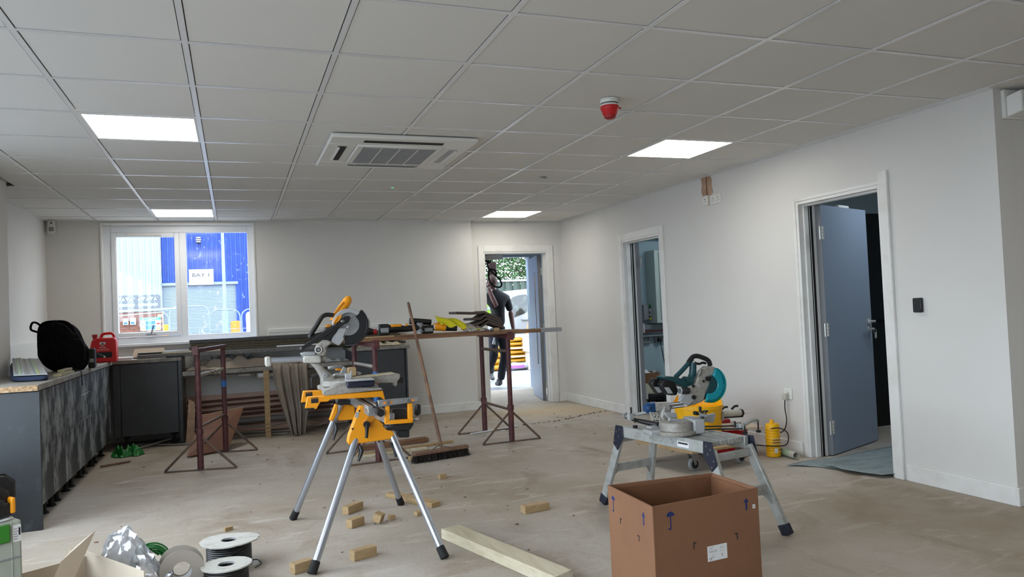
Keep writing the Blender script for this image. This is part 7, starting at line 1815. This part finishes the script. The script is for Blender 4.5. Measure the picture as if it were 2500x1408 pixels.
# ================================================================ people beyond the back doorway
def skin_body(name, verts, edges, radii, m_, parent, root=0, sub=2):
    me = bpy.data.meshes.new(name); off = Vector((0, 0, 0)); p = parent
    while p is not None: off += p.location; p = p.parent
    me.from_pydata([Vector(v) - off for v in verts], edges, []); o = bpy.data.objects.new(name, me); COL.objects.link(o); o.parent = parent
    me.materials.append(MATS[m_])
    sk = o.modifiers.new('skin', 'SKIN'); sk.use_smooth_shade = True
    for i, r in enumerate(radii):
        r = r if isinstance(r, tuple) else (r, r); me.skin_vertices[0].data[i].radius = r; me.skin_vertices[0].data[i].use_root = (i == root)
    s = o.modifiers.new('sub', 'SUBSURF'); s.levels = s.render_levels = sub
    return o
def hand(origin, d, palm_n, side, size, m_, parent, curl=.4):
    """palm and five fingers, each finger a short skinned chain rooted in the palm"""
    d = Vector(d).normalized(); pn = Vector(palm_n).normalized(); sd = d.cross(pn).normalized() * side
    o = Vector(origin); V, E, Rr = [o, o + d * .045 * size, o + d * .085 * size], [(0, 1), (1, 2)], [(.026, .020), (.036, .017), (.038, .015)]
    for k, ln in enumerate((.072, .080, .076, .060)):
        b = o + d * .085 * size + sd * (.027 - .018 * k) * size; i = len(V)
        V += [b, b + (d * cos(curl * .4) + pn * sin(curl * .4)) * ln * .45 * size]
        V.append(V[-1] + (d * cos(curl) + pn * sin(curl)) * ln * .32 * size); V.append(V[-1] + (d * cos(curl * 1.6) + pn * sin(curl * 1.6)) * ln * .25 * size)
        E += [(2, i), (i, i + 1), (i + 1, i + 2), (i + 2, i + 3)]; Rr += [.010, .009, .008, .007]
    i = len(V); b = o + d * .02 * size + sd * .030 * size
    V += [b, b + (d * .6 + sd * .7 + pn * .3).normalized() * .035 * size, b + (d * .6 + sd * .7 + pn * .3).normalized() * .035 * size + (d + pn * .4).normalized() * .03 * size]
    E += [(1, i), (i, i + 1), (i + 1, i + 2)]; Rr += [.013, .011, .009]
    return skin_body('hand', V, E, [tuple(q * size for q in (r if isinstance(r, tuple) else (r, r))) for r in Rr], m_, parent, sub=1)
def head(c, rot, hair_m, skin_m, parent, hair_low=.0):
    """head facing local -y (rot turns it about z)"""
    M = Matrix.Translation(c) @ Matrix.Rotation(rot, 4, 'Z')
    g = G()
    def f(u, v):
        a = u * 2 * pi; b = (v - .5) * pi; cb = cos(b)
        x = .076 * cb * cos(a); y = .098 * cb * sin(a); z = .118 * sin(b)
        if z < -.02: x *= 1 - .28 * min(1, (-z - .02) / .09); y = y * (1 - .20 * min(1, (-z - .02) / .09)) - .012 * min(1, (-z - .02) / .09)
        if y < -.07: x *= .93
        return M @ Vector((x, y, z))
    g.grid(f, 28, 20); bmesh.ops.remove_doubles(g.bm, verts=g.bm.verts, dist=.0008)
    h = g.build('head', skin_m, parent, ang=3)
    G().prism([M @ Vector(p) for p in ((-.010, -.094, .005), (.010, -.094, .005), (.014, -.094, -.028), (-.014, -.094, -.028))], M.to_3x3() @ Vector((0, -.018, -.004))).build('nose', skin_m, h, bev=.005, seg=2)
    for s in (-1, 1):
        G().sph(M @ Vector((s * .031, -.086, .012)), (.012, .008, .008), 6).build('eye', 'paper', h)
        G().sph(M @ Vector((s * .031, -.093, .012)), (.005, .004, .005), 5).build('pupil', 'black', h)
        G().sph(M @ Vector((s * .078, .004, -.004)), (.010, .020, .032), 7, Euler((0, 0, rot))).build('ear', skin_m, h)
    G().sph(M @ Vector((0, -.086, -.052)), (.024, .008, .006), 6, Euler((0, 0, rot))).build('mouth', 'skin_dark', h)
    g = G()
    def fh(u, v):
        a = u * 2 * pi; lo = -.25 if sin(a) > -.2 else .55
        b = lo + (pi / 2 - lo) * v; cb = cos(b)
        return M @ Vector((.081 * cb * cos(a), .104 * cb * sin(a) + .002, .125 * sin(b) + .002))
    g.grid(fh, 28, 10); bmesh.ops.remove_doubles(g.bm, verts=g.bm.verts, dist=.0008); g.build('hair', hair_m, h, ang=3)
    return h
# person 1: black t-shirt, back to the room, walking out, left arm up to the head
t = thing('person', 'person in black t-shirt and dark trousers seen from behind, one arm raised', 'person', (3.93, 11.38, 0))
K_ = [Vector(p) for p in ((3.97, 11.38, .95), (3.975, 11.38, 1.12), (3.97, 11.38, 1.32), (3.955, 11.37, 1.47), (3.925, 11.36, 1.56),      # pelvis..neck 0-4
      (3.79, 11.37, 1.44), (3.90, 11.22, 1.27), (3.90, 11.20, 1.30),                     # left shoulder, elbow
      (4.13, 11.39, 1.42), (4.20, 11.38, 1.14), (4.21, 11.33, .90),              # right shoulder, elbow, wrist
      (3.88, 11.39, .90), (3.90, 11.34, .50), (3.915, 11.42, .11),                # planted leg (right in picture)
      (4.05, 11.38, .90), (4.05, 11.38, .85))]
b = skin_body('torso', [K_[0], K_[1], K_[2], K_[3], K_[4]] + [K_[5], K_[5] + Vector((.045, -.07, -.09)), K_[6]] + [K_[8], K_[8] + Vector((.04, 0, -.13)), K_[9] + Vector((-.01, 0, .06))],
              [(0, 1), (1, 2), (2, 3), (3, 4), (3, 5), (5, 6), (6, 7), (3, 8), (8, 9), (9, 10)],
              [(.165, .12), (.15, .11), (.175, .12), (.15, .10), (.062, .062), .075, .070, .062, .072, .062, .056], 'shirt_black', t)
h_ = Vector((3.80, 11.30, 1.60))
skin_body('forearm', [K_[6] + Vector((0, .01, .02)), K_[6].lerp(h_, .1), K_[6].lerp(h_, .35), K_[6].lerp(h_, .8), h_], [(0, 1), (1, 2), (2, 3), (3, 4)], [.045, .052, .047, .033, .028], 'skin', t)
hand(h_, (.25, .15, 1), (.3, 1, 0), 1, 1.0, 'skin_dark', t, .5)
skin_body('forearm', [K_[9] + Vector((-.01, 0, .08)), K_[9], K_[9].lerp(K_[10], .5), K_[10]], [(0, 1), (1, 2), (2, 3)], [.046, .046, .040, .029], 'skin_dark', t)
hand(K_[10], (.02, -.05, -1), (-1, 0, 0), -1, 1.0, 'skin_dark', t, .5)
skin_body('neck', [(3.925, 11.36, 1.50), (3.905, 11.35, 1.60)], [(0, 1)], [.055, .052], 'skin_dark', t)
head((3.895, 11.36, 1.685), pi - .25, 'cap_brown', 'skin_dark', t)
skin_body('trousers', [(3.97, 11.38, .98), (3.965, 11.38, .86), (4.04, 11.38, .84), (4.045, 11.32, .50), (4.01, 11.38, .30), (3.985, 11.42, .10), (3.87, 11.39, .84), (3.83, 11.24, .52), (3.80, 11.48, .30), (3.795, 11.62, .20)],
          [(0, 1), (1, 2), (2, 3), (3, 4), (4, 5), (1, 6), (6, 7), (7, 8), (8, 9)], [(.16, .12), (.165, .125), .100, .078, .070, .066, .100, .080, .066, .060], 'trouser_navy', t)
skin_body('boot', [(3.985, 11.45, .07), (3.98, 11.40, .055), (3.975, 11.50, .05), (3.97, 11.60, .04), (3.985, 11.43, .14)], [(1, 0), (0, 2), (2, 3), (0, 4)], [.045, .045, .045, .036, .055], 'boot', t, sub=2)
skin_body('boot', [(3.795, 11.62, .19), (3.79, 11.66, .14), (3.79, 11.62, .06), (3.79, 11.64, .035), (3.79, 11.70, .035)], [(0, 1), (1, 2), (2, 3), (3, 4)], [.055, .052, .045, .040, .036], 'boot_brown', t, sub=2)
G().tube([(3.85, 11.24, .93), (3.84, 11.22, .80), (3.82, 11.20, .70)], [.012, .014, .03], 8).build('belt_tool', 'mid_grey', t)
# the board carried over the head
o = G().cbox((3.90, 11.36, 1.90), (.13, .03, .22), (0, .08, 0)).build('brown_block', 'cap_brown', bev=.004)
tag(o, 'brown board held up above the head of the person in black', 'board')
# person 2: mostly hidden by the left jamb
t = thing('person', 'person in a yellow high-visibility vest half hidden behind the left door jamb', 'person', (4.02, 12.6, 0))
px_, py_ = (4.185,12.600,1.475)[0] - .06, 12.6
skin_body('torso', [(px_, py_, .95), (px_, py_, 1.15), (px_, py_, 1.35), (px_, py_, 1.48), (px_, py_, 1.57), (px_ - .19, py_, 1.45), (px_ - .24, py_, 1.20), (px_ + .19, py_, 1.45), (px_ + .22, py_ - .02, 1.22)],
          [(0, 1), (1, 2), (2, 3), (3, 4), (3, 5), (5, 6), (3, 7), (7, 8)], [(.17, .13), (.165, .125), (.185, .13), (.15, .10), .055, .075, .065, .075, .062], 'hivis', t)
for z in (1.05, 1.25): G().lathe([(.196, 0), (.196, .05)], (px_, py_, z), Matrix.Diagonal((1, .74, 1, 1)), 28, close=False).build('reflective_band', 'reflective', t)
skin_body('trousers', [(px_, py_, .98), (px_, py_, .86), (px_ + .09, py_, .84), (px_ + .10, py_, .46), (px_ + .10, py_ + .02, .10), (px_ - .09, py_, .84), (px_ - .10, py_, .46), (px_ - .10, py_ + .02, .10)], [(0, 1), (1, 2), (2, 3), (3, 4), (1, 5), (5, 6), (6, 7)],
          [(.16, .12), (.165, .125), .10, .08, .066, .10, .08, .066], 'shirt_black', t)
for s in (-1, 1):
    skin_body('boot', [(px_ + s * .10, py_, .05), (px_ + s * .10, py_ - .13, .04), (px_ + s * .10, py_, .13)], [(0, 1), (0, 2)], [.046, .038, .05], 'boot', t)
    skin_body('forearm', [(px_ + s * .225, py_ - .0, 1.25), (px_ + s * .25, py_ - .03, 1.15), (px_ + s * .25, py_ - .10, .96)], [(0, 1), (1, 2)], [.05, .044, .030], 'skin_dark', t)
    hand((px_ + s * .25, py_ - .10, .96), (0, -.25, -1), (-s, 0, 0), s, 1.0, 'skin_dark', t, .4)
skin_body('neck', [(px_, py_, 1.52), (px_, py_ - .01, 1.62)], [(0, 1)], [.055, .052], 'skin_dark', t)
head((px_ - .02, py_ - .01, 1.71), -.6, 'black', 'skin_dark', t)
# hanging looped cable in the lobby
t = thing('hanging_cable', 'black cable hanging in loops from the lobby ceiling in the back doorway', 'cable', (3.5, 10.0, 1.6))
yc = 10.0
def VQ(pts): return [(p[0], yc + .02 * (k % 3), p[2]) for k, p in enumerate(pts)]
G().tube(spline([((3.368,10.000,1.991)[0], yc, 2.34)] + VQ([(3.367,10.000,1.968), (3.375,10.000,1.874), (3.409,10.000,1.811), (3.471,10.000,1.731), (3.543,10.000,1.674), (3.580,10.000,1.603), (3.538,10.000,1.557), (3.456,10.000,1.575), (3.402,10.000,1.655), (3.377,10.000,1.749), (3.404,10.000,1.803), (3.466,10.000,1.809), (3.497,10.000,1.762), (3.471,10.000,1.723)]), 6), .013, 8).build('cable_loop', 'black_rubber', t)
G().tube(spline([((3.322,10.000,1.992)[0], yc - .03, 2.34)] + VQ([(3.316,10.000,1.977), (3.323,10.000,1.922), (3.363,10.000,1.894), (3.410,10.000,1.920), (3.426,10.000,1.975)]) + [((3.421,10.000,1.990)[0], yc, 2.34)], 6), .011, 8).build('cable_loop', 'black_rubber', t)
G().tube(spline([((3.347,10.000,1.992)[0], yc + .04, 2.34)] + VQ([(3.344,10.000,1.968), (3.352,10.000,1.929), (3.381,10.000,1.921), (3.399,10.000,1.967)]) + [((3.396,10.000,1.991)[0], yc, 2.34)], 6), .009, 8).build('cable_loop', 'black_rubber', t)
o = G().box(3.03, 3.33, 9.25, 9.29, 1.895, 1.957).build('door_closer', 'light_grey', bev=.004); tag(o, 'grey door closer box at the top left of the back doorway', 'door closer')
